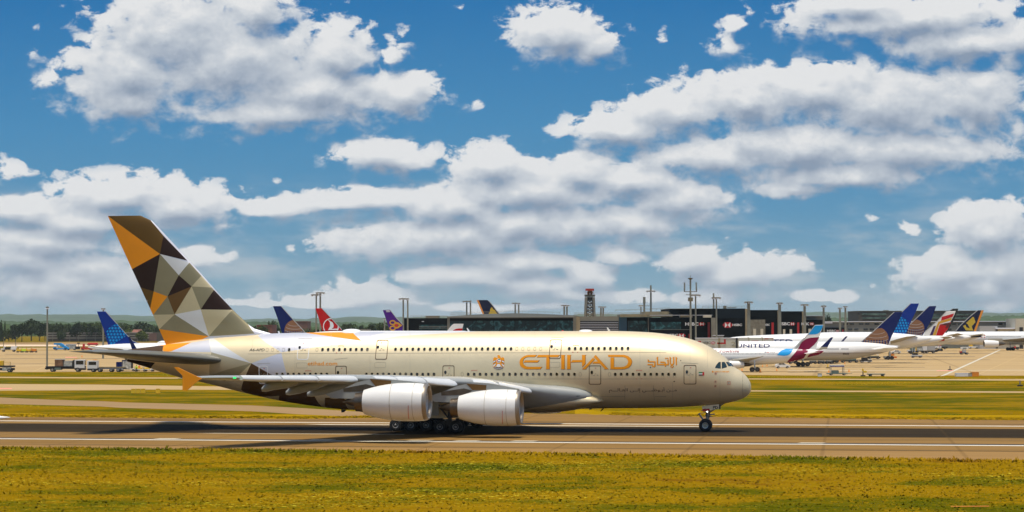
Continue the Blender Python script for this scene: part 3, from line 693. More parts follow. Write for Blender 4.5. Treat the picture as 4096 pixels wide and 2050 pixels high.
# ---- belly fairing
b_ = B(); rg = []
sf, sb_ = px2l(2418, 1588, 3.6)[0], px2l(1390, 1640, 3)[0]
for k in range(31):
    f = k / 30; s = sf + (sb_ - sf) * f; r = (math.sin(math.pi * min(1, f * 1.0)) ** .5 if f < .5 else 1) if False else 1
    e = min(1, (f / .26)) ; a = math.sqrt(max(0, 1 - (1 - e) ** 2)); e2 = min(1, (1 - f) / .38); c = a * (1 - (1 - e2) ** 2.2)
    w_ = 2.0 + 2.35 * c ** .7 if 0 < k < 30 else 1.8; zb = 3.0 + (1.98 - 3.0) * c ; zt_ = 3.7 + 2.1 * c; zc = (zb + zt_) / 2; n_ = 40
    zc = 3.35
    rg.append([(s, math.copysign(abs(math.cos(2 * math.pi * i / n_)) ** .85, math.cos(2 * math.pi * i / n_)) * w_, zc + (math.copysign(abs(math.sin(2 * math.pi * i / n_)) ** .9, math.sin(2 * math.pi * i / n_))) * ((zt_ - zc) if math.sin(2 * math.pi * i / n_) > 0 else (zc - zb)) * max(c, .12)) for i in range(n_)])
b_.loft(rg); b_.done('belly_fairing', jet, m_champ, 50)
# rounded wing root glove ahead of the slats
for sg in (1, -1):
    st = []
    s1, z1 = px2l(2322, 1583, 4.3)
    for f, hh, hw in ((0, .04, .04), (.03, .22, .2), (.08, .42, .35), (.18, .70, .55), (.32, .95, .8), (.5, 1.15, 1.0), (.75, 1.25, 1.2), (1, 1.2, 1.3)):
        s = s1 - 10.5 * f; st.append((s, z1 + .0 + (.30 * f) - hh * .12, hh, hw))
    hull('wing_root_fairing', st, 4.1 - .2, jet, M('root_fairing_grey', (0.19, 0.21, 0.205), rough=0.45), sg, 22)

# ---- engines
def engine(pxlip, pyc, t, pyl, sg):
    s0 = px2l(pxlip, pyc, t)[0] + .0; zc = px2l(pxlip - 120, pyc, t)[1]; o_ = (s0, -t * sg, zc)
    cow = [(0,1.62),(-.02,1.68),(.06 * -1,1.735),(-.22,1.80),(-.55,1.845),(-1.1,1.885),(-2.0,1.905),(-3.0,1.88),(-4.0,1.78),(-4.9,1.63),(-5.7,1.44),(-6.45,1.22),(-6.43,1.18),(-5.6,1.34),(-4.8,1.45)]
    b_ = B().revolve([(a, r, 0) for a, r in cow], 48, origin=o_); e_ = b_.done('engine', jet, [m_nac], 50)
    lip = [(-.36,1.838),(-.26,1.82),(-.15,1.785),(-.05,1.735),(.03,1.67),(.045,1.615),(.0,1.56),(-.12,1.505),(-.35,1.47)]
    B().revolve([(a, r) for a, r in lip], 48, origin=o_).done('intake_lip', e_, m_lip, 60)
    B().revolve([(-.34,1.472),(-.8,1.45),(-1.5,1.47),(-1.75,1.475)], 48, origin=o_).done('intake_duct', e_, m_nac, 60)
    fb_ = B(); fb_.revolve([(-1.78,1.475),(-1.78,.3)], 48, origin=o_)
    for i in range(24):
        a = 2 * math.pi * i / 24; ca_, sa_ = math.cos(a), math.sin(a); cb_, sb2 = math.cos(a + .2), math.sin(a + .2)
        fb_._f([(s0 - 1.62, -t * sg + ca_ * .3, zc + sa_ * .3), (s0 - 1.74, -t * sg + cb_ * .32, zc + sb2 * .32), (s0 - 1.74, -t * sg + cb_ * 1.46, zc + sb2 * 1.46), (s0 - 1.6, -t * sg + ca_ * 1.46, zc + sa_ * 1.46)], [(0, 1, 2, 3)])
    fb_.revolve([(-1.65,.34),(-1.4,.27),(-1.1,.14),(-.95,.01)], 24, origin=o_); fb_.done('fan', e_, m_gearblk, 40)
    B().revolve([(-5.0,1.30),(-6.2,1.08),(-6.95,.98),(-7.3,.95),(-7.28,.9),(-6.9,.9),(-6.8,.62)], 36, origin=o_).done('exhaust_nozzle', e_, m_core, 50)
    B().revolve([(-6.7,.66),(-7.3,.56),(-8.2,.28),(-8.7,.05),(-8.72,.0)], 28, origin=o_).done('exhaust_plug', e_, m_core, 50)
    # hairline panel gaps round the cowl
    sm_ = B()
    for a, r in ((-1.28,1.893),(-3.55,1.838)): sm_.revolve([(a,r + .012),(a - .035,r + .012)], 48, origin=o_)
    sm_.done('cowl_seam', e_, m_seam)
    if sg == 1:
        q = []
        for k in range(9):
            f = k / 8; al = math.radians(-8 - 50 * f); q.append((al, -1.62 + .0 * f))
        r_ = B()
        for (a0, x0), (a1, x1) in zip(q, q[1:]):
            R_ = 1.915
            r_._f([(s0 + x0 - .15 * (-a0 - .14), -t - math.cos(a0) * R_, zc + math.sin(a0) * R_), (s0 + x0 - .05 - .15 * (-a0 - .14), -t - math.cos(a0) * R_, zc + math.sin(a0) * R_), (s0 + x1 - .05 - .15 * (-a1 - .14), -t - math.cos(a1) * R_, zc + math.sin(a1) * R_), (s0 + x1 - .15 * (-a1 - .14), -t - math.cos(a1) * R_, zc + math.sin(a1) * R_)], [(0, 1, 2, 3)])
        r_.done('warning_stripe', e_, m_red)
    poly = [px2l(x, y, t) for x, y in pyl]
    pb = B(); pb.prism(poly, (-t * sg) - .32, (-t * sg) + .32); pb.done('pylon', e_, [m_wing])
    return e_
PO = [(1303,1577),(1376,1556),(1430,1530),(1500,1515),(1560,1518),(1645,1526),(1700,1533),(1640,1560),(1470,1578),(1436,1596),(1332,1593)]
PI = [(1700,1590),(1766,1570),(1830,1545),(1900,1530),(1960,1534),(2020,1545),(2080,1557),(2000,1588),(1862,1601),(1828,1611),(1742,1608)]
for sg in (1, -1):
    e1 = engine(1715, 1608.5, 25.7, PO, sg); e2 = engine(2085, 1630.5, 14.9, PI, sg)
    for e_, t, bx, lw in ((e1, 25.7, [(1482,1516),(1568,1523),(1566,1546),(1507,1549)], 0), (e2, 14.9, [(1868,1535),(1948,1541),(1946,1562),(1893,1561)], 0)):
        q = [px2l(x, y, t) for x, y in bx]; B().prism(q, -t * sg - .36, -t * sg + .36).done('pylon_panel', e_, m_brown)
        q = [px2l(x, y, t) for x, y in ([(1376,1554),(1467,1537),(1507,1548),(1470,1566),(1378,1568)] if t > 20 else [(1766,1568),(1858,1554),(1893,1563),(1860,1580),(1768,1583)])]
        B().prism(q, -t * sg - .34, -t * sg + .34).done('pylon_aft_panel', e_, m_core)

# ---- tail fin
TEp = c2([(68,58),(290,545),(368,714),(455,905),(483,966),(540,1098),(604,1245),(622,1290)])
LEp = c2([(440,75),(470,98),(600,232),(710,350),(820,470),(940,600),(1040,715),(1140,830),(1235,935),(1320,1015),(1370,1062),(1420,1095),(1500,1125),(1590,1142)])
te = sorted((px2l(x, y, .15)[::-1] for x, y in TEp)); le = sorted((px2l(x, y, .15)[::-1] for x, y in LEp))
fte = lambda z: pchip([a for a, _ in te], [b_ for _, b_ in te])(z)
fle = pchip([a for a, _ in le], [b_ for _, b_ in le])
zt_ = px2l(500, 864, 0)[1]; zlo = min(te[0][0], le[0][0]) + .02
lv = [zlo + (zt_ - zlo) * k / 26 for k in range(27)]; lv = [z for z in lv]
b_ = B(); rg = []
for z in lv:
    sa, sb2 = fle(z) if z < le[-1][0] else le[-1][1] - (z - le[-1][0]) * 3.2, fte(z); c = sa - sb2; r_ = []
    tk = .085 if z > 12 else .075
    tk *= min(1, 11.5 / c)
    if z >= zt_ - .01: tk *= .4
    for side, xs in ((1, AF), (-1, AF[-2:0:-1])):
        for x in xs: r_.append((sa - x * c, -side * (yt(x, tk) * c + .015), z))
    rg.append(r_)
b_.loft(rg)
Pq = dict(zip('ABCDEFGHIJKLMNOPQRSTUVWXYZ', c2([(68,58),(552,407),(290,545),(582,240),(800,468),(820,487),(727,603),(490,752),(368,714),(620,798),(846,706),(930,608),(1026,716),(1047,738),(930,918),(1217,921),(686,963),(483,966),(455,905),(540,1098),(1004,1165),(1425,1140),(598,1245),(764,1228),(890,1215),(1330,1020)])))
fin_p = [(1, 'ADB'), (2, 'ABC'), (3, 'DEB'), (3, 'BHIC'), (4, 'BFG'), (5, 'BGJH'), (5, 'FLKG'), (3, 'GKJ'), (6, 'LMK'), (5, 'KMNO'), (3, 'NPO'), (7, 'JKQ'), (6, 'KOQ'), (1, 'IHS'), (2, 'HJRS'), (5, 'JQR'), (6, 'RQT'), (5, 'QUT'), (4, 'QOU'), (6, 'OPU'), (5, 'PZVU'), (2, 'TUYXW')]
FINP = [(mi, [Pq[k] for k in ks]) for mi, ks in fin_p]
FINP[0] = (1, [Pq['A']] + c2([(40,20),(440,20),(455,90),(582,240)]) + [Pq['B']])
FINP[1] = (2, c2([(60,52)]) + [Pq['B'], Pq['C']] + c2([(200,545)])); FINP[3] = (3, [Pq['B'], Pq['H'], Pq['I']] + c2([(300,730),(240,560)]) + [Pq['C']])
FINP[13] = (1, [Pq['I'], Pq['H'], Pq['S']] + c2([(380,930),(300,730)])); FINP[14] = (2, [Pq['H'], Pq['J'], Pq['R']] + c2([(440,990),(420,900)]) + [Pq['S']])
FINP[16] = (6, [Pq['R'], Pq['Q'], Pq['T']] + c2([(480,1110),(430,980)])); FINP[-1] = (2, [Pq['T'], Pq['U'], Pq['Y'], Pq['X']] + c2([(740,1340),(560,1340),(480,1110)]))
cutpolys(b_.b, FINP, lambda x, y: px2l(x, y, .3), 1.0)
fin = b_.done('tail_fin', jet, [m_silver, m_olive, m_orange, m_dark, m_white, m_khaki, m_cream, m_brown], 45)
q = [px2l(x, y, 0) for x, y in c2([(418,838),(440,838),(440,842),(420,842)])]; B().prism(q, -.05, .05).done('rudder_fitting', fin, m_pwhite)

# ---- tailplanes
for sg in (1, -1):
    rg = []
    for k in range(9):
        f = k / 8; t = 1.2 + 14.0 * f; s0 = -31.4 - 10.4 * f - (0 if f < 1 else .8); c = 11.8 - 7.7 * f - (0 if f < 1 else 1.2); z0 = 7.62 + 1.22 * f + .12 * math.sin(math.pi * f); tk = .115 - .015 * f
        if f == 1: tk *= .5
        rg.append([(s0 - x * c, -t * sg, z0 + (side * yt(x, tk) + .012 * math.sin(math.pi * x)) * c + x * c * .018 * (1 if True else 0)) for side, xs in ((1, AF), (-1, AF[-2:0:-1])) for x in xs])
    b_ = B(); b_.loft(rg); b_.done('tailplane', jet, M('tailplane_grey', (0.15, 0.15, 0.125), rough=0.38, spec=0.45), 45)
# tail cone exhaust
s_, z_ = px2l(513, 1424, 0); B().revolve([(s_ + .05,.62),(s_ - .25,.52),(s_ - .22,.42)], 24, origin=(0, 0, z_)).done('tail_exhaust', jet, m_tan, 50)

# ---- undercarriage
def wheel(parent, s, t, r=.70, wd=.40, sgn=1, bright=True):
    b_ = B(); o_ = (s, -t, r)
    tp = [(-wd / 2,r * .48,0),(-wd / 2 - .01,r * .62,0),(-wd / 2 + .01,r * .88,0),(-wd / 2 + .07,r * .98,0),(-wd * .15,r,0),(wd * .15,r,0),(wd / 2 - .07,r * .98,0),(wd / 2 - .01,r * .88,0),(wd / 2 + .01,r * .62,0),(wd / 2,r * .48,0)]
    b_.revolve([(a, q, m_) for a, q, m_ in tp], 36, axis='y', origin=o_)
    for sd in (-1, 1):
        b_.revolve([(sd * wd / 2, r * .48, 1), (sd * (wd / 2 - .02), r * .40, 1), (sd * (wd / 2 - .07), r * .36, 2), (sd * (wd / 2 - .09), r * .20, 1), (sd * (wd / 2 - .02), r * .17, 1), (sd * (wd / 2 + .01), r * .12, 1), (sd * (wd / 2 + .015), .001, 1)], 28, axis='y', origin=o_)
    return b_.done('wheel', parent, [m_tyre, m_rim if bright else m_strut, m_tan if bright else m_gearblk], 40)
def gz(px, py, t): return px2l(px, py, t)
s0 = px2l(2821, 1704, .6)[0]
b_ = B()
b_.tube((s0 + .15, 0, .7), (s0 + .3, 0, 2.6), .13, .15).tube((s0 + .22, 0, 1.3), (s0 + .3, 0, 3.2), .19, .24).tube((s0, -.72, .7), (s0, .72, .7), .10)
b_.tube((s0 + .3, 0, 2.0), (s0 + 2.2, 0, 3.2), .08).tube((s0 + .32, -.28, 1.85), (s0 + .32, .28, 1.85), .10)
b_.tube((s0 - .72, -.2, 1.95), (s0 - .28, -.12, 1.30), .085).tube((s0 - .75, .2, 1.95), (s0 - .28, .12, 1.30), .085).tube((s0 - .7, 0, 1.98), (s0 + .2, 0, 2.05), .05)
b_.tube((s0 + .3, -.15, 1.85), (s0 + 1.0, -.2, 1.9), .07).tube((s0 + .3, .15, 1.85), (s0 + 1.0, .2, 1.9), .07).tube((s0 + .2, -.3, 1.7), (s0 + .65, -.3, 1.68), .06)
for i in range(7):
    a = i * .9; b_.tube((s0 - .1 + .1 * i, -.22, 1.72 + .12 * (i % 4)), (s0 + .5 - .06 * i, -.26, 2.0 + .1 * math.sin(a)), .035, n=6)
b_.box(s0 - .12, s0 + .55, -.3, .3, 2.15, 2.5); b_.tube((s0 - .45, -.2, 2.28), (s0 - .1, -.2, 2.3), .04)
ng = b_.done('nose_landing_gear', jet, [m_strut], 40)
B().box(s0 + .35, s0 + .47, -.36, -.3, 1.55, 2.3).box(s0 + .05, s0 + .2, -.36, -.3, 1.7, 2.15).done('hydraulic_block', ng, m_gearblk)
q = [px2l(x, y, .8) for x, y in ((2808,1626),(2882,1616),(2882,1636),(2840,1641),(2810,1645))]
gd = B().prism(q, -.83, -.79).done('gear_door', ng, m_champ)
q = [px2l(x, y, .8) for x, y in ((2810,1637),(2838,1635),(2838,1645),(2811,1648))]; B().prism(q, -.845, -.835).done('gear_door_red_panel', ng, m_red)
q = [px2l(x, y, .8) for x, y in ((2876,1617),(2882.5,1616),(2882.5,1636.5),(2876,1637))]; B().prism(q, -.85, -.84).done('gear_door_edge', ng, m_gearblk)
def plane_t(t): return lambda x, y: (*px2l(x, y, t), t)
ftext('gear_door_lettering', 'PD', 2852, 1625.5, 2872, 1636, m_pblack, .03, .03, parent=ng, surf=plane_t(.83), slant=0)
q = px2l(2828, 1648, .4); B().revolve([(.0,.09),(.04,.06),(.05,.001)], 16, axis='y', origin=(q[0], -.36, q[1])).done('taxi_lamp', ng, M('lamp_lit', (1, .95, .85), emit=(1, .93, .8, 6)))
for t in (-.48, .48): wheel(ng, s0, t, .70, .38)
def bogie(sc_, t, ax, top, r=.70):
    b_ = B(); h = r
    b_.tube((ax[0], -t, h), (ax[-1], -t, h), .16)
    for a in ax: b_.tube((a, -t - .75, h), (a, -t + .75, h), .11)
    b_.tube((sc_, -t, h), (sc_ + .1, -t * top, 3.6), .21, .26).tube((sc_ + .1, -t, 1.6), (sc_ + 1.7, -t * top, 3.3), .10).tube((sc_, -t, 1.5), (sc_ - 1.5, -t * top, 3.2), .09)
    b_.box(sc_ - .28, sc_ + .28, -t - .24, -t + .24, h, 1.5)
    g_ = b_.done('main_landing_gear', jet, m_gearblk, 40)
    for a in ax:
        for d in (-.72, .72): wheel(g_, a, t + d, r, .46, bright=(t > 3 and abs(a) > 12 or False))
    return g_
WA, BA = (-6.75, -5.02), (-12.4, -10.7, -9.0)
for sg in (1, -1): bogie(-5.9, 6.15 * sg, WA, .9); bogie(-10.7, 2.65 * sg, BA, .8)
for sg in (1, -1):
    B().box(-8.2, -4.0, -5.15 * sg - .05, -5.15 * sg + .05, 1.55, 3.2).done('main_gear_door', jet, m_champ)
    B().box(-8.6, -6.9, -6.9 * sg - .04, -6.9 * sg + .04, 1.9, 4.6).done('main_gear_door', jet, m_wing)
# ================================================================== ground
def grass_mat(name, green, olive, ochre, brown, bias=0.0, flowers=False, big=0.012):
    m = bpy.data.materials.new(name); m.use_nodes = True; t = NT(m.node_tree); b = m.node_tree.nodes['Principled BSDF']
    b.inputs['Roughness'].default_value = 0.95; b.inputs['Specular IOR Level'].default_value = 0.0
    tcn = t.n('ShaderNodeNewGeometry'); v = tcn.outputs['Position']      # world position, so turf and blades share their patches
    def nz(scale, st, det=5.0, rough=0.6):
        mp = t.n('ShaderNodeMapping'); mp.inputs['Scale'].default_value = st; mp.inputs['Rotation'].default_value = (0, 0, TH); t.l(v, mp.inputs[0])
        q = t.n('ShaderNodeTexNoise', i_Scale=scale, i_Detail=det, i_Roughness=rough); t.l(mp.outputs[0], q.inputs['Vector']); return q.outputs[0]
    a = nz(big, (0.6, 0.9, 1)); c = nz(0.13, (0.6, 1.0, 1)); d = nz(0.9, (0.5, 1, 1), 6.0, 0.7); e = nz(7.0, (0.7, 1, 1), 3.0, .7)
    s_ = t.m('ADD', t.m('MULTIPLY', a, 0.95), t.m('ADD', t.m('MULTIPLY', c, 0.85), t.m('ADD', t.m('MULTIPLY', d, 0.42), t.m('MULTIPLY', e, 0.16))))
    s_ = t.mr(s_, 0.84 + bias, 1.42 + bias)
    col = t.ramp(s_, [(0.0, green), (0.36, olive), (0.58, ochre), (0.80, tuple(x * 1.12 for x in ochre)), (1.0, brown)])
    dk = t.mr(nz(2.4, (0.5, 1, 1), 5.0, .75), 0.30, 0.50, 0.70, 1.0)
    if 'blades' not in name: col = t.mix(1.0, col, dk, 'MULTIPLY')
    if flowers:
        f1 = t.mr(nz(0.06, (0.35, 1, 1)), 0.50, 0.60); f2 = t.mr(nz(2.6, (0.8, 1, 1), 2.0), 0.60, 0.67)
        col = t.mix(t.m('MULTIPLY', t.m('MULTIPLY', f1, f2), .9), col, (0.72, 0.62, 0.05))
    t.l(col, b.inputs['Base Color'])
    if 'blades' not in name:
      bp = t.n('ShaderNodeBump', i_Strength=0.5, i_Distance=0.15); t.l(d, bp.inputs['Height']); t.l(bp.outputs[0], b.inputs['Normal'])
    return m
m_grass = grass_mat('grass_ground', (0.034, 0.054, 0.002), (0.100, 0.088, 0.003), (0.205, 0.122, 0.003), (0.150, 0.070, 0.004), 0.05, True, 0.05)
m_grass2 = grass_mat('infield_grass', (0.0444, 0.0671, 0.0038), (0.0976, 0.0866, 0.0048), (0.2085, 0.1278, 0.0057), (0.1597, 0.0822, 0.0071), 0.10, big=0.035)
g_ = B(); g_._f([(-16000, -1500, 0), (16000, -1500, 0), (16000, 26000, 0), (-16000, 26000, 0)], [(0, 1, 2, 3)])
tag(g_.done('ground', None, m_grass), kind='structure')

def paved(name, col, dark, joint=None, streak=(0.01, 0.8), amp=0.35, rubber=None):
    """paving in the runway's own frame: x along it, y across it"""
    m = bpy.data.materials.new(name); m.use_nodes = True; t = NT(m.node_tree); b = m.node_tree.nodes['Principled BSDF']
    b.inputs['Roughness'].default_value = 0.9; b.inputs['Specular IOR Level'].default_value = 0.06
    tcn = t.n('ShaderNodeTexCoord'); v = tcn.outputs['Object']; sp_ = t.n('ShaderNodeSeparateXYZ'); t.l(v, sp_.inputs[0])
    def nz(scale, st, det=5.0, rough=0.6):
        mp = t.n('ShaderNodeMapping'); mp.inputs['Scale'].default_value = st; t.l(v, mp.inputs[0])
        q = t.n('ShaderNodeTexNoise', i_Scale=scale, i_Detail=det, i_Roughness=rough); t.l(mp.outputs[0], q.inputs['Vector']); return q.outputs[0]
    s1 = nz(1.0, (streak[0], streak[1], 1), 4.0, .65); s2 = nz(1.0, (0.04, 0.12, 1)); s3 = nz(3.0, (.3, 1, 1))
    f = t.mr(t.m('ADD', t.m('MULTIPLY', s1, 0.6), t.m('ADD', t.m('MULTIPLY', s2, 0.3), t.m('MULTIPLY', s3, 0.12))), 0.36, 0.66)
    c_ = t.mix(f, dark, col)
    if rubber:
        edge = t.m('MULTIPLY', t.mr(sp_.outputs[1], rubber[0] - 1.3, rubber[0] + 1.3), t.mr(sp_.outputs[1], rubber[1] - .7, rubber[1] + .7, 1, 0))
        st = t.mr(nz(1.0, (0.006, 1.6, 1), 5.0, .7), 0.38, 0.60, 1.0, 0.88)
        c_ = t.mix(t.m('MULTIPLY', edge, st, clamp=True), c_, (0.018, 0.013, 0.006))
    if joint:
        for ax, per, wd, off in joint:
            q = t.m('ABSOLUTE', t.m('SUBTRACT', t.m('FRACT', t.m('DIVIDE', t.m('ADD', sp_.outputs[ax], off), per)), 0.5))
            jm = t.mr(q, 0.5 - wd / per, 0.5 - wd / per * .3, 0, .32)
            c_ = t.mix(jm, c_, tuple(x * .45 for x in dark))
    t.l(c_, b.inputs['Base Color']); return m
def fpatch(name, pts, z, mat, kind='structure'):
    b_ = B(); q = [(p[0], -p[1], z) for p in pts]; bv = [b_.b.verts.new(v) for v in q]
    for t_ in tessellate_polygon([[Vector((p[0], p[1], 0)) for p in q]]):
        try: b_.b.faces.new([bv[i] for i in t_])
        except ValueError: pass
    for f in b_.b.faces:
        f.normal_update()
        if f.normal.z < 0: f.normal_flip()
    o = obj(name, b_.b, None, mat); o.location = (OX, OY, 0); o.rotation_euler = (0, 0, -TH); return tag(o, kind=kind)
def G(pts): return [g2l(*p) for p in pts]
def strip(name, t0, t1, z, mat, s0=-900, s1=900): return fpatch(name, [(s0, t0), (s1, t0), (s1, t1), (s0, t1)], z, mat)
m_run = paved('runway_surface', (0.2952, 0.1712, 0.0517), (0.1661, 0.0922, 0.0262), joint=[(0, 12.4, .22, 3)], rubber=(-9.8, 9.4))
m_rsh = paved('runway_shoulder', (0.3280, 0.1952, 0.0672), (0.2378, 0.1353, 0.0451), joint=[(0, 12.4, .30, 3)])
m_taxi = paved('taxiway_surface', (0.3444, 0.2214, 0.1025), (0.2460, 0.1558, 0.0697))
m_road = paved('perimeter_road_surface', (0.4592, 0.3280, 0.1640), (0.3772, 0.2542, 0.1148))
m_apron = paved('apron_concrete', (0.4637, 0.3283, 0.1617), (0.3555, 0.2374, 0.1032), joint=[(1, 30, .6, 5), (0, 38, .7, 9)], streak=(0.006, 0.05))
m_paint = M('white_road_paint', (0.72, 0.68, 0.56), rough=0.6, noise=0.08, nscale=0.8)
m_dkstrip = M('dark_sealant_strip', (0.045, 0.032, 0.016), rough=0.8, noise=0.5, nscale=0.5, stretch=(0.03, 1, 1))
far_e = [(-1800,1653),(0,1668),(400,1671),(1200,1676),(1478,1672),(1530,1657),(2099,1655),(2300,1657),(2500,1662),(2700,1666.5),(3100,1671),(3696,1679),(4096,1682),(5900,1697)]
near_e = [(5900,1866),(4096,1846),(3000,1829),(2048,1814),(1000,1802),(0,1793),(-1800,1771)]
rng = random.Random(3)
def rough_edge(pts, n, amp):
    out_ = []
    for a, b_ in zip(pts, pts[1:]):
        for k in range(n):
            f = k / n; out_.append((a[0] + (b_[0] - a[0]) * f, a[1] + (b_[1] - a[1]) * f + rng.uniform(-amp, amp)))
    return out_ + [pts[-1]]
fpatch('runway', G(rough_edge(far_e, 9, 1.0) + rough_edge(near_e, 14, 1.6)), 0.010, m_run)
fpatch('runway_shoulder', G(rough_edge([(-1800,1762),(0,1781.5),(4096,1811.5),(5900,1824)], 1, 0) + rough_edge(near_e, 14, 1.6)), 0.014, m_rsh)
strip('runway_edge_line', 22.45, 23.55, 0.018, m_paint); strip('runway_edge_line', -16.2, -15.0, 0.018, m_paint)
strip('runway_seam', 20.6, 22.2, 0.018, m_dkstrip); strip('runway_seam', 31.7, 32.05, 0.022, m_dkstrip); strip('runway_seam', -19.9, -19.5, 0.018, m_dkstrip)
strip('runway_seam', 13.4, 13.7, 0.018, m_dkstrip); strip('runway_seam', -20.9, -20.6, 0.018, m_dkstrip)
m_ptl = M('worn_white_paint', (0.55, 0.48, 0.34), rough=0.7, noise=0.3, nscale=0.7, stretch=(.1, 1, 1))
fpatch('runway_touchdown_mark', [(-27, -11.4), (20, -11.4), (20, -9.9), (-24, -9.9)], 0.022, m_ptl); fpatch('runway_touchdown_mark', [(-31, 9.6), (-10, 9.6), (-10, 10.3), (-33, 10.3)], 0.022, m_ptl)
for s_ in (-33.5, -17.2, -7, -2.2, 3.6, 32):
    fpatch('runway_light_plate', [(s_, 20.2), (s_ + 2.4, 20.2), (s_ + 2.0, 21.4), (s_ - .4, 21.4)], 0.026, m_ptl)
fpatch('taxiway', G([(-1600,1570),(0,1591),(202,1600),(400,1606),(500,1611),(1000,1623),(1200,1633),(1400,1646),(1640,1657),(1640,1674),(1470,1671),(1200,1658.5),(1000,1646),(500,1633.5),(400,1627),(0,1617),(-1600,1597)]), 0.014, m_taxi)
fpatch('taxiway_link', G([(-1600,1524),(0,1537),(400,1539.5),(1000,1549),(2000,1556),(3003,1562.5),(4096,1567),(5900,1573),(5900,1579),(4096,1572.5),(3003,1567),(2000,1563),(1000,1561),(600,1559.5),(400,1562),(0,1564),(-1600,1560)]), 0.014, m_road)
fpatch('perimeter_road', G([(-1600,1499),(0,1508),(400,1510.5),(3003,1515),(3696,1517.5),(4096,1517.5),(5900,1519),(5900,1526),(4096,1524),(3003,1519),(400,1515),(0,1513),(-1600,1504)]), 0.014, m_road)
fpatch('apron', G([(-1600,1397),(0,1402),(400,1402.5),(1500,1402),(3000,1398),(4096,1394),(5900,1388),(5900,1502),(4096,1503.5),(3762,1503),(3745,1507),(3500,1506),(3003,1501),(500,1488),(0,1490),(-1600,1484)]), 0.008, m_apron)
fpatch('taxiway_far', G([(-1600,1373),(0,1371),(1400,1370),(2600,1372),(2600,1379),(1400,1378),(0,1378),(-1600,1380)]), 0.012, m_taxi)
fpatch('apron_far', G([(-1600,1382),(0,1379),(450,1379.5),(1200,1380),(2600,1381),(2600,1386),(450,1386),(0,1386.5),(-1600,1389)]), 0.008, M('pale_far_concrete', (0.68, 0.50, 0.33), rough=.85, noise=.1, nscale=.02))
fpatch('apron_link', G([(75,1391.5),(1200,1391),(2600,1390),(2600,1401),(75,1400.5)]), 0.006, m_apron)
fpatch('apron_line', G([(3758,1506.8),(3782,1503),(4004,1400.5),(3996,1400.5)]), 0.020, M('faded_line', (.55,.50,.38), rough=.7, noise=.1, nscale=.3))
fpatch('apron_line', G([(3150,1483.2),(4096,1481),(5000,1479),(5000,1479.8),(4096,1482),(3150,1484.2)]), 0.016, m_ptl)
for i, (x0, x1, y) in enumerate(((3000,3700,1471),(3250,3960,1440.5),(3500,3900,1428),(3560,4000,1415),(3430,3700,1455),(3500,3640,1471),(3150,3500,1490),(20,330,1418),(0,480,1436),(30,300,1456),(600,1000,1432))):
    fpatch('apron_seam', G([(x0, y), (x1, y - 1.2), (x1, y - .2), (x0, y + 1.1)]), 0.016, m_dkstrip)
for a in (((3690,1402),(3360,1502)), ((4110,1412),(3910,1500)), ((4400,1405),(4020,1502)), ((3500,1420),(3180,1500)), ((330,1405),(130,1488))):
    (x0, y0), (x1, y1) = a; fpatch('apron_seam', G([(x0 - 1, y0), (x0 + 1, y0), (x1 + 3, y1), (x1 - 3, y1)]), 0.012, M('faint_joint', (0.47, 0.31, 0.12), rough=.9))
m_pink = M('pink_road_paint', (0.75, 0.25, 0.17), rough=.7)
fpatch('red_apron_mark', G([(-400,1553),(50,1553.5),(45,1557),(-400,1558)]), 0.022, m_pink); fpatch('red_apron_mark', G([(3748,1483),(3815,1482.5),(3812,1485),(3745,1485)]), 0.022, m_pink)
fpatch('red_apron_mark', G([(262,1429),(310,1429),(306,1431.5),(260,1431.5)]), 0.022, m_pink)
# bright dry fringe and infield between the strips
fpatch('dry_grass_fringe', G(rough_edge([(-1800,1644),(0,1655),(600,1661),(1200,1658.5)], 12, 1.6) + rough_edge([(1470,1669),(1478,1674),(1200,1677),(400,1672),(0,1669),(-1800,1655)], 3, .8)), 0.006, grass_mat('dry_fringe', (0.16, 0.13, 0.005), (0.24, 0.16, 0.004), (0.33, 0.20, 0.005), (0.22, 0.12, 0.006), 0.0, big=.03))
fpatch('dry_grass_fringe', G(rough_edge([(2300,1640),(2700,1648),(3100,1655),(4096,1664),(5900,1672)], 12, 2.0) + [(5900,1697),(4096,1683),(3100,1672),(2700,1667.5),(2300,1658)]), 0.006, MATS.get('x') or bpy.data.materials['dry_fringe'])
for p in ([(-1600,1564),(0,1565),(600,1560),(1000,1562),(3003,1568),(4096,1574),(5900,1581),(5900,1650),(4096,1640),(3000,1632),(2000,1636),(1200,1630),(500,1609),(0,1589),(-1600,1569)],
          [(-1600,1514),(0,1516),(3003,1540),(4096,1541),(5900,1543),(5900,1560),(4096,1565),(3003,1560),(0,1535),(-1600,1522)]):
    fpatch('infield_grass', G(p), 0.003, m_grass2)
fpatch('grass_verge_far', G([(-1600,1384.5),(0,1387.2),(2600,1386.6),(2600,1390),(0,1391.2),(-1600,1391)]), 0.012, m_grass2)

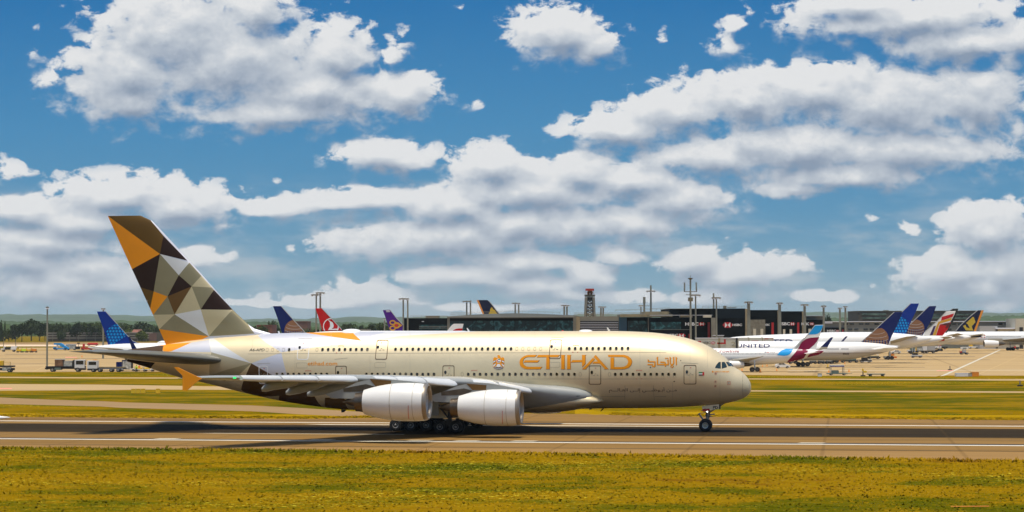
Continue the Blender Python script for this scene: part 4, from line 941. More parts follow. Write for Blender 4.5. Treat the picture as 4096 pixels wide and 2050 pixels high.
# short grass and weeds standing on the near verge: real blades
m_bl = grass_mat('grass_blades', (0.044, 0.068, 0.003), (0.125, 0.106, 0.003), (0.25, 0.150, 0.004), (0.18, 0.09, 0.005), 0.0, False, 0.05)
def blades(name, n_, t0f, t1f, smin, smax, hmin, hmax, seed, mat, wide=.10, dens=None):
    r_ = random.Random(seed); vs, fs = [], []
    for i in range(n_):
        s = r_.uniform(smin, smax); ta, tb = t0f(s), t1f(s); f = r_.random(); t = ta + (tb - ta) * f
        h = r_.uniform(hmin, hmax) * (1.6 if r_.random() < .05 else 1)
        for k in range(2):
            a = r_.uniform(0, math.pi); w_ = wide * r_.uniform(.5, 1.4); dx, dy = math.cos(a) * w_, math.sin(a) * w_
            lx, ly = r_.uniform(-.8, .8) * h, r_.uniform(-.8, .8) * h; ox, oy = r_.uniform(-.15, .15), r_.uniform(-.15, .15)
            b0 = len(vs); vs += [(s + ox - dx, -(t + oy) - dy, 0), (s + ox + dx, -(t + oy) + dy, 0), (s + ox + lx, -(t + oy) + ly, h)]; fs.append((b0, b0 + 1, b0 + 2) if dx > 0 else (b0 + 1, b0, b0 + 2))
    me = bpy.data.meshes.new(name); me.from_pydata(vs, [], fs); me.materials.append(mat)
    for p_ in me.polygons: p_.use_smooth = True
    me.normals_split_custom_set_from_vertices([(0, 0, 1)] * len(vs))
    o = bpy.data.objects.new(name, me); C.objects.link(o); o.location = (OX, OY, .0); o.rotation_euler = (0, 0, -TH); return tag(o, kind='stuff')
ge = sorted(G(near_e)); fe_ = pchip([a for a, _ in ge], [b_ for _, b_ in ge])
blades('grass', 24000, lambda s: fe_(s) + .1, lambda s: 103, -62, 62, .03, .10, 11, m_bl)
blades('verge_grass', 5000, lambda s: fe_(s) - .3, lambda s: fe_(s) + 2.2, -70, 70, .08, .3, 12, m_bl)
gf = sorted(G(far_e[:5])); ff_ = pchip([a for a, _ in gf], [b_ for _, b_ in gf]); gf2 = sorted(G(far_e[7:])); ff2 = pchip([a for a, _ in gf2], [b_ for _, b_ in gf2])
blades('verge_grass', 9000, lambda s: ff_(s) - 6, lambda s: ff_(s) + .3, -95, -13, .04, .13, 13, bpy.data.materials['dry_fringe'], .2)
blades('verge_grass', 9000, lambda s: ff2(s) - 6, lambda s: ff2(s) + .3, 6, 90, .04, .13, 14, bpy.data.materials['dry_fringe'], .2)

# ================================================================== hills, woods and trees far off
def ridge(name, crest, Y, mat, thick, lump=0.0, seed=1, kind='structure', n=240, lobes=7):
    r_ = random.Random(seed); f_ = pchip([float(a) for a, _ in crest], [b_ for _, b_ in crest]); b_ = B(); x0, x1 = crest[0][0], crest[-1][0]; rows = []
    for j in range(lobes):
        g = j / (lobes - 1); row_ = []
        for i in range(n + 1):
            px = x0 + (x1 - x0) * i / n; p = at(px, f_(px), Y); zt = p.z
            z = zt * math.sin(math.pi / 2 * min(1, g * 1.0)) ** .8 + (r_.uniform(-1, 1) * lump * (1 if 0 < g else 0))
            row_.append(b_.b.verts.new((p.x * (1 + thick * g / Y) + r_.uniform(-1, 1) * lump * .5, Y + thick * g + r_.uniform(-1, 1) * lump, z if g > 0 else -2)))
        rows.append(row_)
    back = [b_.b.verts.new((v.co.x, v.co.y + thick, -2)) for v in rows[-1]]; rows.append(back)
    for j in range(len(rows) - 1):
        for i in range(n): b_.b.faces.new((rows[j][i], rows[j][i + 1], rows[j + 1][i + 1], rows[j + 1][i]))
    return tag(b_.done(name, None, mat, 60), kind=kind)
m_hill = M('hill_woodland', (0.055, 0.085, 0.035), rough=1, noise=0.35, nscale=0.006, spec=0)
ridge('hills', [(-1500,1246),(0,1246),(100,1248.5),(200,1245),(300,1249),(420,1250),(600,1256),(780,1268),(977,1272),(1054,1268),(1180,1270),(1319,1265),(1434,1261),(1560,1263),(1800,1256),(2100,1252),(2300,1250),(2600,1246),(3000,1243),(3220,1238),(3400,1238),(3700,1240),(3920,1242),(4096,1244),(5600,1248)], 11500, m_hill, 2500, 6, 1)
ridge('hills_near', [(-1500,1284),(0,1281),(60,1284),(150,1281),(260,1286),(420,1283),(500,1278),(620,1284),(800,1284),(980,1286),(1100,1285),(1250,1291),(1380,1287),(1500,1290),(1700,1284),(2200,1278),(3000,1274),(3300,1270),(3700,1266),(3930,1262),(4096,1258),(5600,1256)], 5200, M('near_hill_woodland', (0.05, 0.08, 0.03), rough=1, noise=0.4, nscale=0.02, spec=0), 700, 3, 2, n=500)
ridge('distant_wood', [(-900,1296),(0,1296),(200,1299),(420,1300),(640,1304),(900,1310),(1100,1312),(1400,1309),(1600,1306),(2600,1300),(4096,1296),(5000,1296)], 2900, M('wood_foliage', (0.045, 0.07, 0.022), rough=1, noise=0.5, nscale=0.1, spec=0), 200, 3.2, 3, 'stuff', n=900, lobes=5)

FOL = [M('foliage_dark', (0.035, 0.050, 0.012), rough=.9, spec=.1), M('foliage_green', (0.075, 0.095, 0.016), rough=.9, spec=.1), M('foliage_olive', (0.16, 0.125, 0.015), rough=.9, spec=.1), M('foliage_light', (0.12, 0.14, 0.022), rough=.9, spec=.1)]
m_bark = M('bark', (0.09, 0.065, 0.04), rough=.9)
TREES = {}
def tree_meshes(kind, seed):
    key = (kind, seed)
    if key in TREES: return TREES[key]
    r_ = random.Random(seed * 77 + len(kind)); vs, fs, mi = [], [], []
    lob = []
    if kind == 'conifer': lob = [((0, 0, .25 + .62 * k / 7), .24 * (1 - k / 8) + .03) for k in range(8)]
    elif kind == 'shrub': lob = [((r_.uniform(-.45, .45), r_.uniform(-.3, .3), r_.uniform(.3, .6)), r_.uniform(.25, .36)) for _ in range(7)]
    else: lob = [((r_.uniform(-.34, .34), r_.uniform(-.3, .3), r_.uniform(.40, .80)), r_.uniform(.15, .27)) for _ in range(11)]
    for (cx, cy, cz), R in lob:
        light = r_.random() < .4
        for _ in range(int(60 * (R / .22) ** 1.6)):
            u, v = r_.uniform(-1, 1), r_.uniform(0, 2 * math.pi); q = math.sqrt(1 - u * u); rr = R * r_.uniform(.72, 1.12)
            p = Vector((cx + rr * q * math.cos(v), cy + rr * q * math.sin(v), max(.06, cz + rr * u * (.8 if kind != 'conifer' else 1.2))))
            a = Vector((r_.uniform(-1, 1), r_.uniform(-1, 1), r_.uniform(-1, 1))).normalized(); c_ = a.orthogonal().normalized(); s = r_.uniform(.035, .075)
            b0 = len(vs); vs += [p + a * s, p + c_ * s * .8, p - a * s, p - c_ * s * .8]; fs.append((b0, b0 + 1, b0 + 2, b0 + 3)); mi.append(0 if r_.random() < .5 else (1 if not light else 2))
    cm = bpy.data.meshes.new('crown'); cm.from_pydata([tuple(v) for v in vs], [], fs)
    for p, k in zip(cm.polygons, mi): p.material_index = k
    tb = B(); tb.tube((0, 0, 0), (0, 0, .5), .035, .02, 7)
    for _ in range(4):
        a = r_.uniform(0, 6.3); tb.tube((0, 0, r_.uniform(.25, .42)), (math.cos(a) * .22, math.sin(a) * .2, r_.uniform(.5, .7)), .016, .006, 5)
    tm = bpy.data.meshes.new('trunk'); tb.b.to_mesh(tm); tb.b.free(); tm.materials.append(m_bark)
    TREES[key] = (cm, tm); return TREES[key]
PAL = {'dark': (0, 1, 0), 'green': (0, 1, 3), 'olive': (1, 2, 2)}
TCOUNT = [0]
def tree(px, ytop, Y, wpx, pal, kind='tree', label='', group='trees in the belt beyond the airfield'):
    top = at(px, ytop, Y); hgt = top.z; wd = wpx / F * Y
    cm, tm = tree_meshes(kind, TCOUNT[0] % 4); TCOUNT[0] += 1
    key = ('crown', kind, TCOUNT[0] % 4, pal)
    if key not in TREES:
        c2_ = cm.copy(); c2_.materials.clear()
        for k in PAL[pal]: c2_.materials.append(FOL[k])
        TREES[key] = c2_
    e_ = empty({'tree': 'tree', 'conifer': 'conifer', 'shrub': 'shrub'}[kind], label, {'tree': 'tree', 'conifer': 'tree', 'shrub': 'bush'}[kind], (top.x, Y, 0), rng.uniform(0, 6.28), group)
    e_.scale = (wd, wd, hgt / .98)
    for nm, me in (('crown', TREES[key]), ('trunk', tm)):
        o = bpy.data.objects.new(nm, me); C.objects.link(o); o.parent = e_
    return e_
rt = random.Random(21)
for px, yt_, w_, pal, kind, lab in (
    (4,1277,30,'dark','conifer','tall dark conifer at the far left end of the tree belt'), (20,1283,16,'dark','conifer','slim dark conifer beside the tall one at the left end of the tree belt'),
    (36,1303,46,'olive','shrub','golden olive bush in front of the left conifers'), (62,1295,40,'dark','tree','dark round tree right of the golden olive bush'), (88,1296,44,'dark','tree','dark broad tree between the conifers and the tallest crown'),
    (126,1281,62,'dark','tree','tallest dark crown of the belt, left of the grey floodlight mast'), (158,1291,46,'dark','tree','dark tree just right of the tallest crown'),
    (180,1289,40,'green','tree','green tree directly behind the grey floodlight mast'), (208,1292,44,'green','tree','bushy green tree right of the grey floodlight mast'), (236,1296,36,'green','tree','green tree above the left red roof'),
    (246,1304,26,'dark','shrub','dark bush between the two red roofs'), (262,1293,46,'green','tree','green tree behind the right red roof'), (284,1306,46,'olive','shrub','yellow olive bush right of the red roofs'),
    (306,1289,44,'green','tree','green tree standing above the yellow olive bush'), (334,1292,42,'green','tree','green tree left of the gap before the dark trees'), (362,1288,46,'dark','tree','dark tree just left of the bright blue tail fin'),
    (392,1289,50,'dark','tree','dark tree hidden partly by the bright blue tail fin'), (430,1292,44,'green','tree','green tree right behind the bright blue tail fin'),
    (498,1288,56,'dark','tree','broad dark tree between the blue fin and the faceted fin'), (516,1304,40,'olive','shrub','olive bush at the foot of the broad dark tree'), (560,1287,52,'dark','tree','tall dark tree next to the faceted fin'),
    (586,1296,50,'dark','tree','dark round tree close to the faceted fin edge'), (572,1310,44,'olive','shrub','olive bush beside the small red roof near the faceted fin'), (620,1300,46,'dark','tree','dark tree mostly behind the faceted fin')):
    tree(px, yt_, rt.uniform(1700, 1880), w_ * 1.25, pal, kind, lab)
for px, yt_, w_, pal, lab in ((1012,1302,56,'dark','dark tree just right of the faceted fin root'), (1050,1306,50,'green','green tree behind the low brown shed'), (1088,1279,34,'dark','tall dark tree left of the navy globe fin'), (1098,1305,46,'green','green tree at the foot of the navy globe fin'),
    (1210,1312,60,'green','green tree in front of the brown warehouse'), (1240,1311,50,'dark','dark tree left of the red fin'), (1268,1314,40,'green','green tree behind the red fin'),
    (1384,1292,40,'dark','tall dark tree right of the red fin'), (1408,1296,36,'dark','dark tree beside the tall one right of the red fin'), (1440,1301,34,'dark','small dark tree right of the white dome'),
    (1476,1299,46,'green','green tree midway between the red and purple fins'), (1506,1291,54,'green','broad green tree left of the purple fin'), (1534,1290,44,'green','green tree touching the purple fin'), (1570,1296,50,'green','green tree behind the purple fin'),
    (1460,1312,50,'olive','low olive tree between the red and purple fins'), (1530,1314,50,'olive','low olive tree in front of the purple fin')):
    tree(px, yt_, rt.uniform(1350, 1600), w_ * 1.2, pal, 'tree', lab)
tree(3308, 1256, 1500, 34, 'green', 'tree', 'lone dark green tree above the pale roof right of the black terminal', 'trees behind the grey buildings'); tree(3322, 1273, 1500, 34, 'green', 'tree', 'lower green tree beside the lone tree above the pale roof', 'trees behind the grey buildings')
tree(3356, 1281, 1500, 50, 'dark', 'tree', 'small dark crown behind the two pale masts', 'trees behind the grey buildings'); tree(3408, 1279, 1500, 40, 'dark', 'tree', 'small dark crown left of the brown office block', 'trees behind the grey buildings')
# ================================================================== helpers for things seen across the field
def prof2(st):
    xs = [float(a) for a, _, _ in st]; return pchip(xs, [b_ for _, b_, _ in st]), pchip(xs, [c for _, _, c in st])
def sheet(name, shapes, mat, mapf, parent, grid=8.0, tri=None):
    bm = bmesh.new()
    for loops in shapes:
        if isinstance(loops[0][0], (int, float)): loops = [loops]
        vs = [bm.verts.new((p[0], p[1], 0)) for lp in loops for p in lp]
        for t_ in tessellate_polygon([[Vector((p[0], p[1], 0)) for p in lp] for lp in loops]):
            try: bm.faces.new([vs[i] for i in t_])
            except ValueError: pass
    for vv, ff in (tri or []):
        vs = [bm.verts.new((p[0], p[1], 0)) for p in vv]
        for f in ff:
            try: bm.faces.new([vs[i] for i in f])
            except ValueError: pass
    if grid:
        for ax in (0, 1):
            lo = min(v.co[ax] for v in bm.verts); hi = max(v.co[ax] for v in bm.verts); k = math.floor(lo / grid) + 1
            while k * grid < hi:
                co = (k * grid, 0, 0) if ax == 0 else (0, k * grid, 0)
                bmesh.ops.bisect_plane(bm, geom=bm.verts[:] + bm.edges[:] + bm.faces[:], plane_co=co, plane_no=(1, 0, 0) if ax == 0 else (0, 1, 0)); k += 1
    for v in bm.verts: v.co = mapf(v.co.x, v.co.y)
    bm.normal_update()
    for f in bm.faces:
        if f.normal.y > 0: f.normal_flip()
    return smooth(obj(name, bm, parent, mat))
def textshape(body, x0, y0, x1, y1, bold=0.0, slant=0.0):
    vs, fs = text_mesh(body, bold=bold); xa, xb = min(v[0] for v in vs), max(v[0] for v in vs); ya, yb = min(v[1] for v in vs), max(v[1] for v in vs)
    return [([(x0 + (v[0] - xa) / (xb - xa) * (x1 - x0) + slant * (v[1] - ya) / (yb - ya), y1 - (v[1] - ya) / (yb - ya) * (y1 - y0)) for v in vs], fs)]
m_alw = M('airliner_white', (0.80, 0.79, 0.75), rough=0.3, coat=0.3)
m_alg = M('airliner_belly_grey', (0.42, 0.41, 0.38), rough=0.35, coat=0.2)
m_alu = M('wing_underside_tan', (0.36, 0.33, 0.26), rough=0.45)
m_navy = M('navy_paint', (0.004, 0.013, 0.10), rough=0.5, spec=.2)
m_globe = M('globe_bronze', (0.25, 0.115, 0.05), rough=0.4)
m_cyan = M('bright_cyan_paint', (0.01, 0.30, 0.68), rough=0.5, spec=.2)
m_royal = M('royal_blue_paint', (0.003, 0.03, 0.25), rough=0.5, spec=.2)
m_edge = M('fin_edge_metal', (0.55, 0.56, 0.55), rough=0.3, metal=.4)

class Jet:
    def __init__(s, name, label, Y, st, lab_group='airliners parked on the far apron', belly=None):
        s.Y = Y; s.ft, s.fb = prof2(st); xm = (st[0][0] + st[-1][0]) / 2; s.x0 = at(xm, 1400, Y).x
        s.root = empty(name, label, 'airliner', (s.x0, Y, 0), 0, lab_group); b_ = B(); rg = []; n_ = 44; k_ = 28
        for i in range(n_ + 1):
            px = st[0][0] + (st[-1][0] - st[0][0]) * (.5 - .5 * math.cos(math.pi * i / n_)); zt, zb = at(px, s.ft(px), Y).z, at(px, s.fb(px), Y).z; x = at(px, 1400, Y).x - s.x0; r = max(.04, (zt - zb) / 2)
            rg.append([(x, -math.cos(2 * math.pi * j / k_) * r * .97, (zt + zb) / 2 + math.sin(2 * math.pi * j / k_) * r) for j in range(k_)])
        b_.loft(rg)
        if belly is not None:
            zl = at(2048, belly, Y).z + .0
            bmesh.ops.bisect_plane(b_.b, geom=b_.b.verts[:] + b_.b.edges[:] + b_.b.faces[:], plane_co=(0, 0, zl), plane_no=(0, 0, 1))
            for f in b_.b.faces:
                if f.calc_center_median().z < zl: f.material_index = 1
        b_.done('fuselage', s.root, [m_alw, m_alg], 45)
    def cyl(s, px, py):
        y = s.Y - 2.5
        for _ in range(8):
            p = at(px, py, y); pxc = 2048 + p.x / s.Y * F; zt, zb = at(pxc, s.ft(pxc), s.Y).z, at(pxc, s.fb(pxc), s.Y).z; r = max(.05, (zt - zb) / 2); zc = (zt + zb) / 2
            q = max(-1, min(1, (p.z - zc) / r)); y = s.Y - r * .97 * math.sqrt(max(0, 1 - q * q)) - .03
        p = at(px, py, y); return Vector((p.x - s.x0, p.y - s.Y, p.z))
    def flat(s, off): return lambda px, py: Vector((lambda p: (p.x - s.x0, p.y - s.Y, p.z))(at(px, py, s.Y + off)))
    def fin(s, pts, mat, edge=None):
        q = [s.flat(0)(x, y) for x, y in pts]; cx = sum(p.x for p in q) / len(q); cz = sum(p.z for p in q) / len(q); b_ = B(); rings = []
        for y, k in ((-.22, .90), (-.17, 1.0), (.17, 1.0), (.22, .90)): rings.append([(cx + (p.x - cx) * (1 if k == 1 else .985), y, cz + (p.z - cz) * (1 if k == 1 else .985)) for p in q])
        R = [[b_.b.verts.new(v) for v in r] for r in rings]; n_ = len(q)
        for a in range(3):
            for i in range(n_): b_.b.faces.new((R[a][i], R[a][(i + 1) % n_], R[a + 1][(i + 1) % n_], R[a + 1][i]))
        for r in (R[0], R[-1]):
            for t_ in tessellate_polygon([[Vector((v.co.x, v.co.z, 0)) for v in r]]): b_.b.faces.new([r[i] for i in t_])
        s.f = b_.done('tail_fin', s.root, mat)
        if edge: sheet('fin_leading_edge', stroke(edge, 2.6), m_edge, s.flat(-.26), s.f, 0)
        return s.f
    def fd(s, name, shapes, mat, off=-.25): return sheet(name, shapes, mat, s.flat(off), s.f, 0)
    def skin(s, name, shapes, mat, tri=None, grid=8.0): return sheet(name, shapes, mat, s.cyl, s.root, grid, tri)
    def stab(s, root, tip, mat=None, dy=-7.0, name='tailplane'):
        """root and tip: front and rear edge in photo pixels"""
        a = [s.flat(-1.2)(*p) for p in root]; b_ = [s.flat(dy)(*p) for p in tip]; q = B(); rg = []
        for (l, t_), th in ((a, .26), (b_, .10)): rg.append([l, Vector((l.x * .6 + t_.x * .4, l.y, l.z * .6 + t_.z * .4 + th)), t_, Vector((l.x * .6 + t_.x * .4, l.y, l.z * .6 + t_.z * .4 - th))])
        q.loft(rg); return q.done(name, s.root, mat or m_alw)
    def wing(s, root, tip, dy=-26.0):
        a = [s.flat(-2.4)(*p) for p in root]; b_ = [s.flat(dy)(*p) for p in tip]; q = B(); rg = []
        for (l, t_), th in ((a, .75), (b_, .16)): rg.append([l, Vector((l.x * .8 + t_.x * .2, l.y, l.z * .8 + t_.z * .2 + th * .7)), Vector((l.x * .4 + t_.x * .6, l.y, l.z * .4 + t_.z * .6 + th * .5)), t_, Vector((l.x * .4 + t_.x * .6, l.y, l.z * .4 + t_.z * .6 - th * .5)), Vector((l.x * .8 + t_.x * .2, l.y, l.z * .8 + t_.z * .2 - th * .6))])
        q.loft(rg); return q.done('wing', s.root, m_alu, 30)
    def engine(s, x0, x1, yt_, yb, dy=-8.0, noseleft=True):
        a, b_ = s.flat(dy)(x0, (yt_ + yb) / 2), s.flat(dy)(x1, (yt_ + yb) / 2); r = abs(s.flat(dy)(x0, yt_).z - s.flat(dy)(x0, yb).z) / 2; L = b_.x - a.x; sg = 1 if noseleft else -1
        o_ = (a.x if noseleft else b_.x, a.y, a.z)
        e_ = B().revolve([(0, r * .86), (-.02 * sg, r * .90), (sg * L * .08, r * .97), (sg * L * .35, r), (sg * L * .7, r * .93), (sg * L, r * .72), (sg * L * .98, r * .66)], 28, origin=o_).done('engine', s.root, m_alw, 50)
        B().revolve([(0, r * .86), (sg * L * .05, r * .78), (sg * L * .25, r * .8), (sg * L * .26, .05)], 28, origin=o_).done('engine_intake', e_, m_gearblk, 50)
        B().revolve([(sg * L * .8, r * .6), (sg * L * 1.25, r * .42), (sg * L * 1.5, r * .12)], 20, origin=o_).done('exhaust_nozzle', e_, m_core, 50)
        B().box(min(o_[0] + sg * L * .3, o_[0] + sg * L * 1.3), max(o_[0] + sg * L * .3, o_[0] + sg * L * 1.3), a.y - .2, a.y + .2, a.z + r * .5, a.z + r * 1.35).done('pylon', e_, m_alu)
        return e_
    def gear(s, px, pyb, n_=2, dy=-3.0, r=.6, h=2.2):
        p = ground(px, pyb); x = at(px, pyb, s.Y + dy).x - s.x0; b_ = B().tube((x, dy, r), (x, dy + .5, h + .8), .22).box(x - .9, x + .9, dy - .2, dy + .2, r * .8, r * 1.2)
        g_ = b_.done('landing_gear', s.root, m_strut)
        for k in range(n_):
            for d in (-.5, .5):
                w_ = B(); w_.revolve([(-.2, r * .5, 0), (-.2, r * .95, 0), (0, r, 0), (.2, r * .95, 0), (.2, r * .5, 1)], 20, axis='y', origin=(x + (k - (n_ - 1) / 2) * 1.3, dy + d, r))
                w_.revolve([(-.19, r * .52), (-.15, .01)], 20, mi=1, axis='y', origin=(x + (k - (n_ - 1) / 2) * 1.3, dy + d, r)); w_.done('wheel', g_, [m_tyre, m_gearblk])
        return g_
    def windows(s, x0, x1, y, step=5.2, h=3.4, w_=2.6):
        k = int((x1 - x0) / step); s.skin('window_row', [[(x0 + i * step, y - h / 2), (x0 + i * step + w_, y - h / 2), (x0 + i * step + w_, y + h / 2), (x0 + i * step, y + h / 2)] for i in range(k)], m_glass, grid=0)
def arcs(cx, cy, r, n_, w_=1.3, squash=.45, a0=20, a1=160):
    res = []
    for k in range(n_):
        f = (k + 1) / (n_ + .5); pts = []
        for i in range(9):
            a = math.radians(a0 + (a1 - a0) * i / 8); pts.append((cx + math.cos(a) * r * math.sin(math.acos(max(-1, min(1, 1 - 2 * f)))) , cy - r * (1 - 2 * f) * 1.0 + math.sin(a) * r * .28))
        res += stroke(pts, w_)
    return res
def clip(shapes, poly):
    """keep the part of each convex shape inside a convex outline"""
    area = sum(poly[i][0] * poly[(i + 1) % len(poly)][1] - poly[(i + 1) % len(poly)][0] * poly[i][1] for i in range(len(poly))); res = []
    for sh in shapes:
        q = sh
        for i in range(len(poly)):
            a, b_ = poly[i], poly[(i + 1) % len(poly)]; ins = lambda p: ((b_[0] - a[0]) * (p[1] - a[1]) - (b_[1] - a[1]) * (p[0] - a[0])) * area >= 0
            o_ = []
            for j in range(len(q)):
                p, r = q[j - 1], q[j]
                if ins(p) != ins(r):
                    d1 = (b_[0] - a[0]) * (p[1] - a[1]) - (b_[1] - a[1]) * (p[0] - a[0]); d2 = (b_[0] - a[0]) * (r[1] - a[1]) - (b_[1] - a[1]) * (r[0] - a[0]); t_ = d1 / (d1 - d2); o_.append((p[0] + (r[0] - p[0]) * t_, p[1] + (r[1] - p[1]) * t_))
                if ins(r): o_.append(r)
            q = o_
            if len(q) < 3: break
        if len(q) >= 3: res.append(q)
    return res
def bronze_globe(j, poly, cx, cy, r, flip=1):
    j.fd('globe_emblem', clip([circ(cx, cy, r, n=28)], poly), m_globe, -.25)
    bl = []
    for k in range(-4, 5):
        x = cx + k * r * .22; bl.append([(x, cy + r * .05), (x + r * .10, cy + r * .05), (x + r * .10 + k * r * .03, cy + r), (x + k * r * .03, cy + r)])
    j.fd('globe_panels', clip(clip(bl, circ(cx, cy, r * .97, n=28)), poly), m_navy, -.28)
    j.fd('globe_lines', clip(arcs(cx, cy, r * .98, 6, 1.2), poly), m_edge, -.31)
def cyan_globe(j, poly, cx, cy, r, sk=.5):
    j.fd('globe_emblem', clip([circ(cx, cy, r, n=28)], poly), m_royal, -.25); cells = []
    for a in range(9):
        for b2 in range(9):
            x = cx - r + (a + .5 * (b2 % 2) + .1) * r * .24; y = cy - r + b2 * r * .235; x += (y - cy) * sk * -.5
            cells.append([(x, y), (x + r * .15, y + r * .02), (x + r * .13, y + r * .19), (x - r * .03, y + r * .16)])
    j.fd('globe_panels', clip(clip(cells, circ(cx, cy, r * .97, n=28)), poly), m_cyan, -.28)

# ---- left group, noses to the right, mostly hidden by the big jet
k = cr(0, 1150, 3.223)
j = Jet('parked_airliner', 'parked airliner with bright blue fin and cyan globe, far left behind the big jet', 543, [(352,1389,1391),(372,1388,1398),(400,1384,1408),(436,1379,1420),(500,1375,1438),(600,1373,1450),(760,1373,1452),(1080,1373,1452),(1150,1382,1448),(1190,1402,1430),(1200,1412,1420)])
FP = k([(1250,312),(1362,312),(1480,440),(1640,620),(1710,690),(1790,722),(1405,772),(1330,520)])
j.fin(FP, m_royal, k([(1362,312),(1480,440),(1640,620),(1710,690),(1770,718)])); cyan_globe(j, [FP[0], FP[1], FP[2], FP[3], FP[6], FP[7]], *k([(1520,640)])[0], 52, .35)
j.stab(k([(1640,800),(1400,795)]), k([(1250,775),(1150,770)]), m_alu)
winglet_q = k([(1650,640),(1675,640),(1762,790),(1700,797)])
wl = j.wing([(840,1440),(700,1442)], [(560,1400),(528,1398)], -24); sheet('winglet', [winglet_q], m_navy, j.flat(-24.2), wl, 0)
j.gear(760, 1478, 2, -4)
k = cr(960, 1150, 3.481)
j = Jet('parked_airliner', 'parked airliner with navy fin and bronze globe, immediately left of the red fin', 560, [(1060,1342,1346),(1090,1338,1360),(1150,1334,1390),(1240,1332,1405),(1500,1332,1405),(1780,1332,1405),(1850,1345,1400),(1880,1362,1385)])
FP = k([(460,262),(572,262),(740,450),(905,628),(585,640),(540,480)]); j.fin(FP, m_navy, k([(572,262),(740,450),(905,625)])); bronze_globe(j, FP, *k([(765,600)])[0], 42); j.gear(1500, 1470, 2, -4)
j.stab(k([(800,690),(620,680)]), k([(560,670),(470,665)]), m_alu)
m_tred = M('turkish_red', (0.52, 0.008, 0.008), rough=0.5, spec=.2)
MATS['turkish_red'].name = 'bright_red_paint'
j = Jet('parked_airliner', 'parked airliner with bright red tail fin carrying a white ring, behind the big jet', 575, [(1236,1334,1340),(1262,1330,1350),(1330,1325,1380),(1420,1324,1392),(1600,1324,1392),(1850,1324,1392),(1920,1340,1385),(1940,1355,1370)])
FP = k([(1050,295),(1140,292),(1270,430),(1420,598),(1150,605),(1100,440)]); j.fin(FP, m_tred, k([(1140,292),(1270,430),(1418,592)]))
j.fd('ring_emblem', clip([[(x, y), (x2, y2), (x3, y3), (x4, y4)] for (x, y), (x2, y2), (x3, y3), (x4, y4) in [(lambda a, b_: (k([(1265 + math.cos(a) * 110, 545 + math.sin(a) * 115)])[0], k([(1265 + math.cos(b_) * 110, 545 + math.sin(b_) * 115)])[0], k([(1265 + math.cos(b_) * 97, 545 + math.sin(b_) * 102)])[0], k([(1265 + math.cos(a) * 97, 545 + math.sin(a) * 102)])[0]))(2 * math.pi * i / 24, 2 * math.pi * (i + 1) / 24) for i in range(24)]], FP), m_pwhite)
j.fd('bird_emblem', [k([(1222,450),(1290,490),(1306,530),(1300,560),(1275,580),(1375,575),(1370,592),(1225,595),(1255,545),(1252,490)])], m_pwhite, -.28); j.gear(1600, 1465, 2, -4)
j = Jet('parked_airliner', 'parked airliner with purple tail fin and gold orchid shape, beside the black terminal', 600, [(1500,1336,1342),(1540,1330,1352),(1620,1326,1385),(1800,1326,1390),(2100,1326,1390),(2150,1345,1380)])
FP = k([(1988,318),(2088,312),(2180,430),(2268,520),(2262,630),(2095,630),(2045,480)]); m_purp = M('purple_paint', (0.075, 0.012, 0.20), rough=0.5, spec=.2); j.fin(FP, m_purp, k([(2088,312),(2180,430),(2268,520)])); m_ogold = M('orchid_gold', (0.62, 0.30, 0.02), rough=.35)
for cx_, cy_ in ((2125,492), (2125,570)): j.fd('orchid_ring', [[k(circ(cx_, cy_, 45, 36)), k(circ(cx_, cy_, 26, 18))]], m_ogold)
j.fd('orchid_petal', [[k([(2125,530),(2160,480),(2205,490),(2262,530),(2200,572),(2160,580)]), k([(2150,530),(2175,508),(2198,515),(2215,530),(2190,552),(2170,552)])]], m_ogold, -.28); j.fd('orchid_heart', [k(circ(2175, 530, 24, 20))], m_red, -.31)
j.fd('fin_stripe', [k([(2030,322),(2082,320),(2084,328),(2033,330)]), k([(2035,338),(2090,336),(2092,343),(2038,345)])], m_pwhite); j.gear(1800, 1460, 2, -4)
k = cr(1600, 1140, 5.152)
m_sing = M('midnight_navy', (0.006, 0.009, 0.035), rough=0.5, spec=.2); m_sgold = M('bird_gold', (0.52, 0.36, 0.02), rough=.35); m_sor = M('orange_edge_paint', (0.70, 0.26, 0.02), rough=.4)
j = Jet('parked_airliner', 'parked airliner whose midnight navy fin with orange edge rises over the long terminal roof', 900, [(1880,1290,1294),(1930,1284,1310),(2000,1282,1322),(2300,1282,1322),(2400,1290,1318),(2440,1304,1310)])
j.fin(k([(1580,315),(1790,315),(1815,322),(1840,340),(1915,430),(1990,530),(2060,612),(1725,612)]), m_sing, k([(1815,322),(1840,340),(1915,430),(1990,530),(2055,605)]))
j.fd('orange_band', [k([(1580,315),(1618,315),(1735,600),(1700,600)])], m_sor); j.fd('bird_emblem', [k([(1885,462),(1900,470),(1925,510),(1955,520),(1975,560),(2010,600),(1825,600),(1850,560),(1862,500)])], m_sgold, -.28)
j.gear(2100, 1411, 2, -4)
j = Jet('parked_airliner', 'parked airliner showing only a white fin tip with red sweep, before the dark glass terminal', 620, [(1640,1372,1380),(1660,1360,1388),(1700,1352,1395),(1800,1352,1394),(1860,1360,1384),(1886,1368,1374)])
j.fin(k([(960,968),(1010,900),(1070,830),(1110,805),(1310,805),(1290,890),(1240,1140),(820,1140)]), m_alw); j.fd('red_sweep', [k([(1060,968),(1100,935),(1150,910),(1210,900),(1287,898),(1255,1100),(960,1100)])], m_tred); j.gear(1740, 1457, 2, -3)
j = Jet('parked_airliner', 'distant white airliner nose peeping out left of the faceted tail fin root', 1180, [(626,1374,1378),(634,1368,1381),(650,1364,1383),(800,1364,1383),(850,1368,1374)], 'airliners parked on the far apron')
j.gear(700, 1389, 2, -3, .6, 1.6)

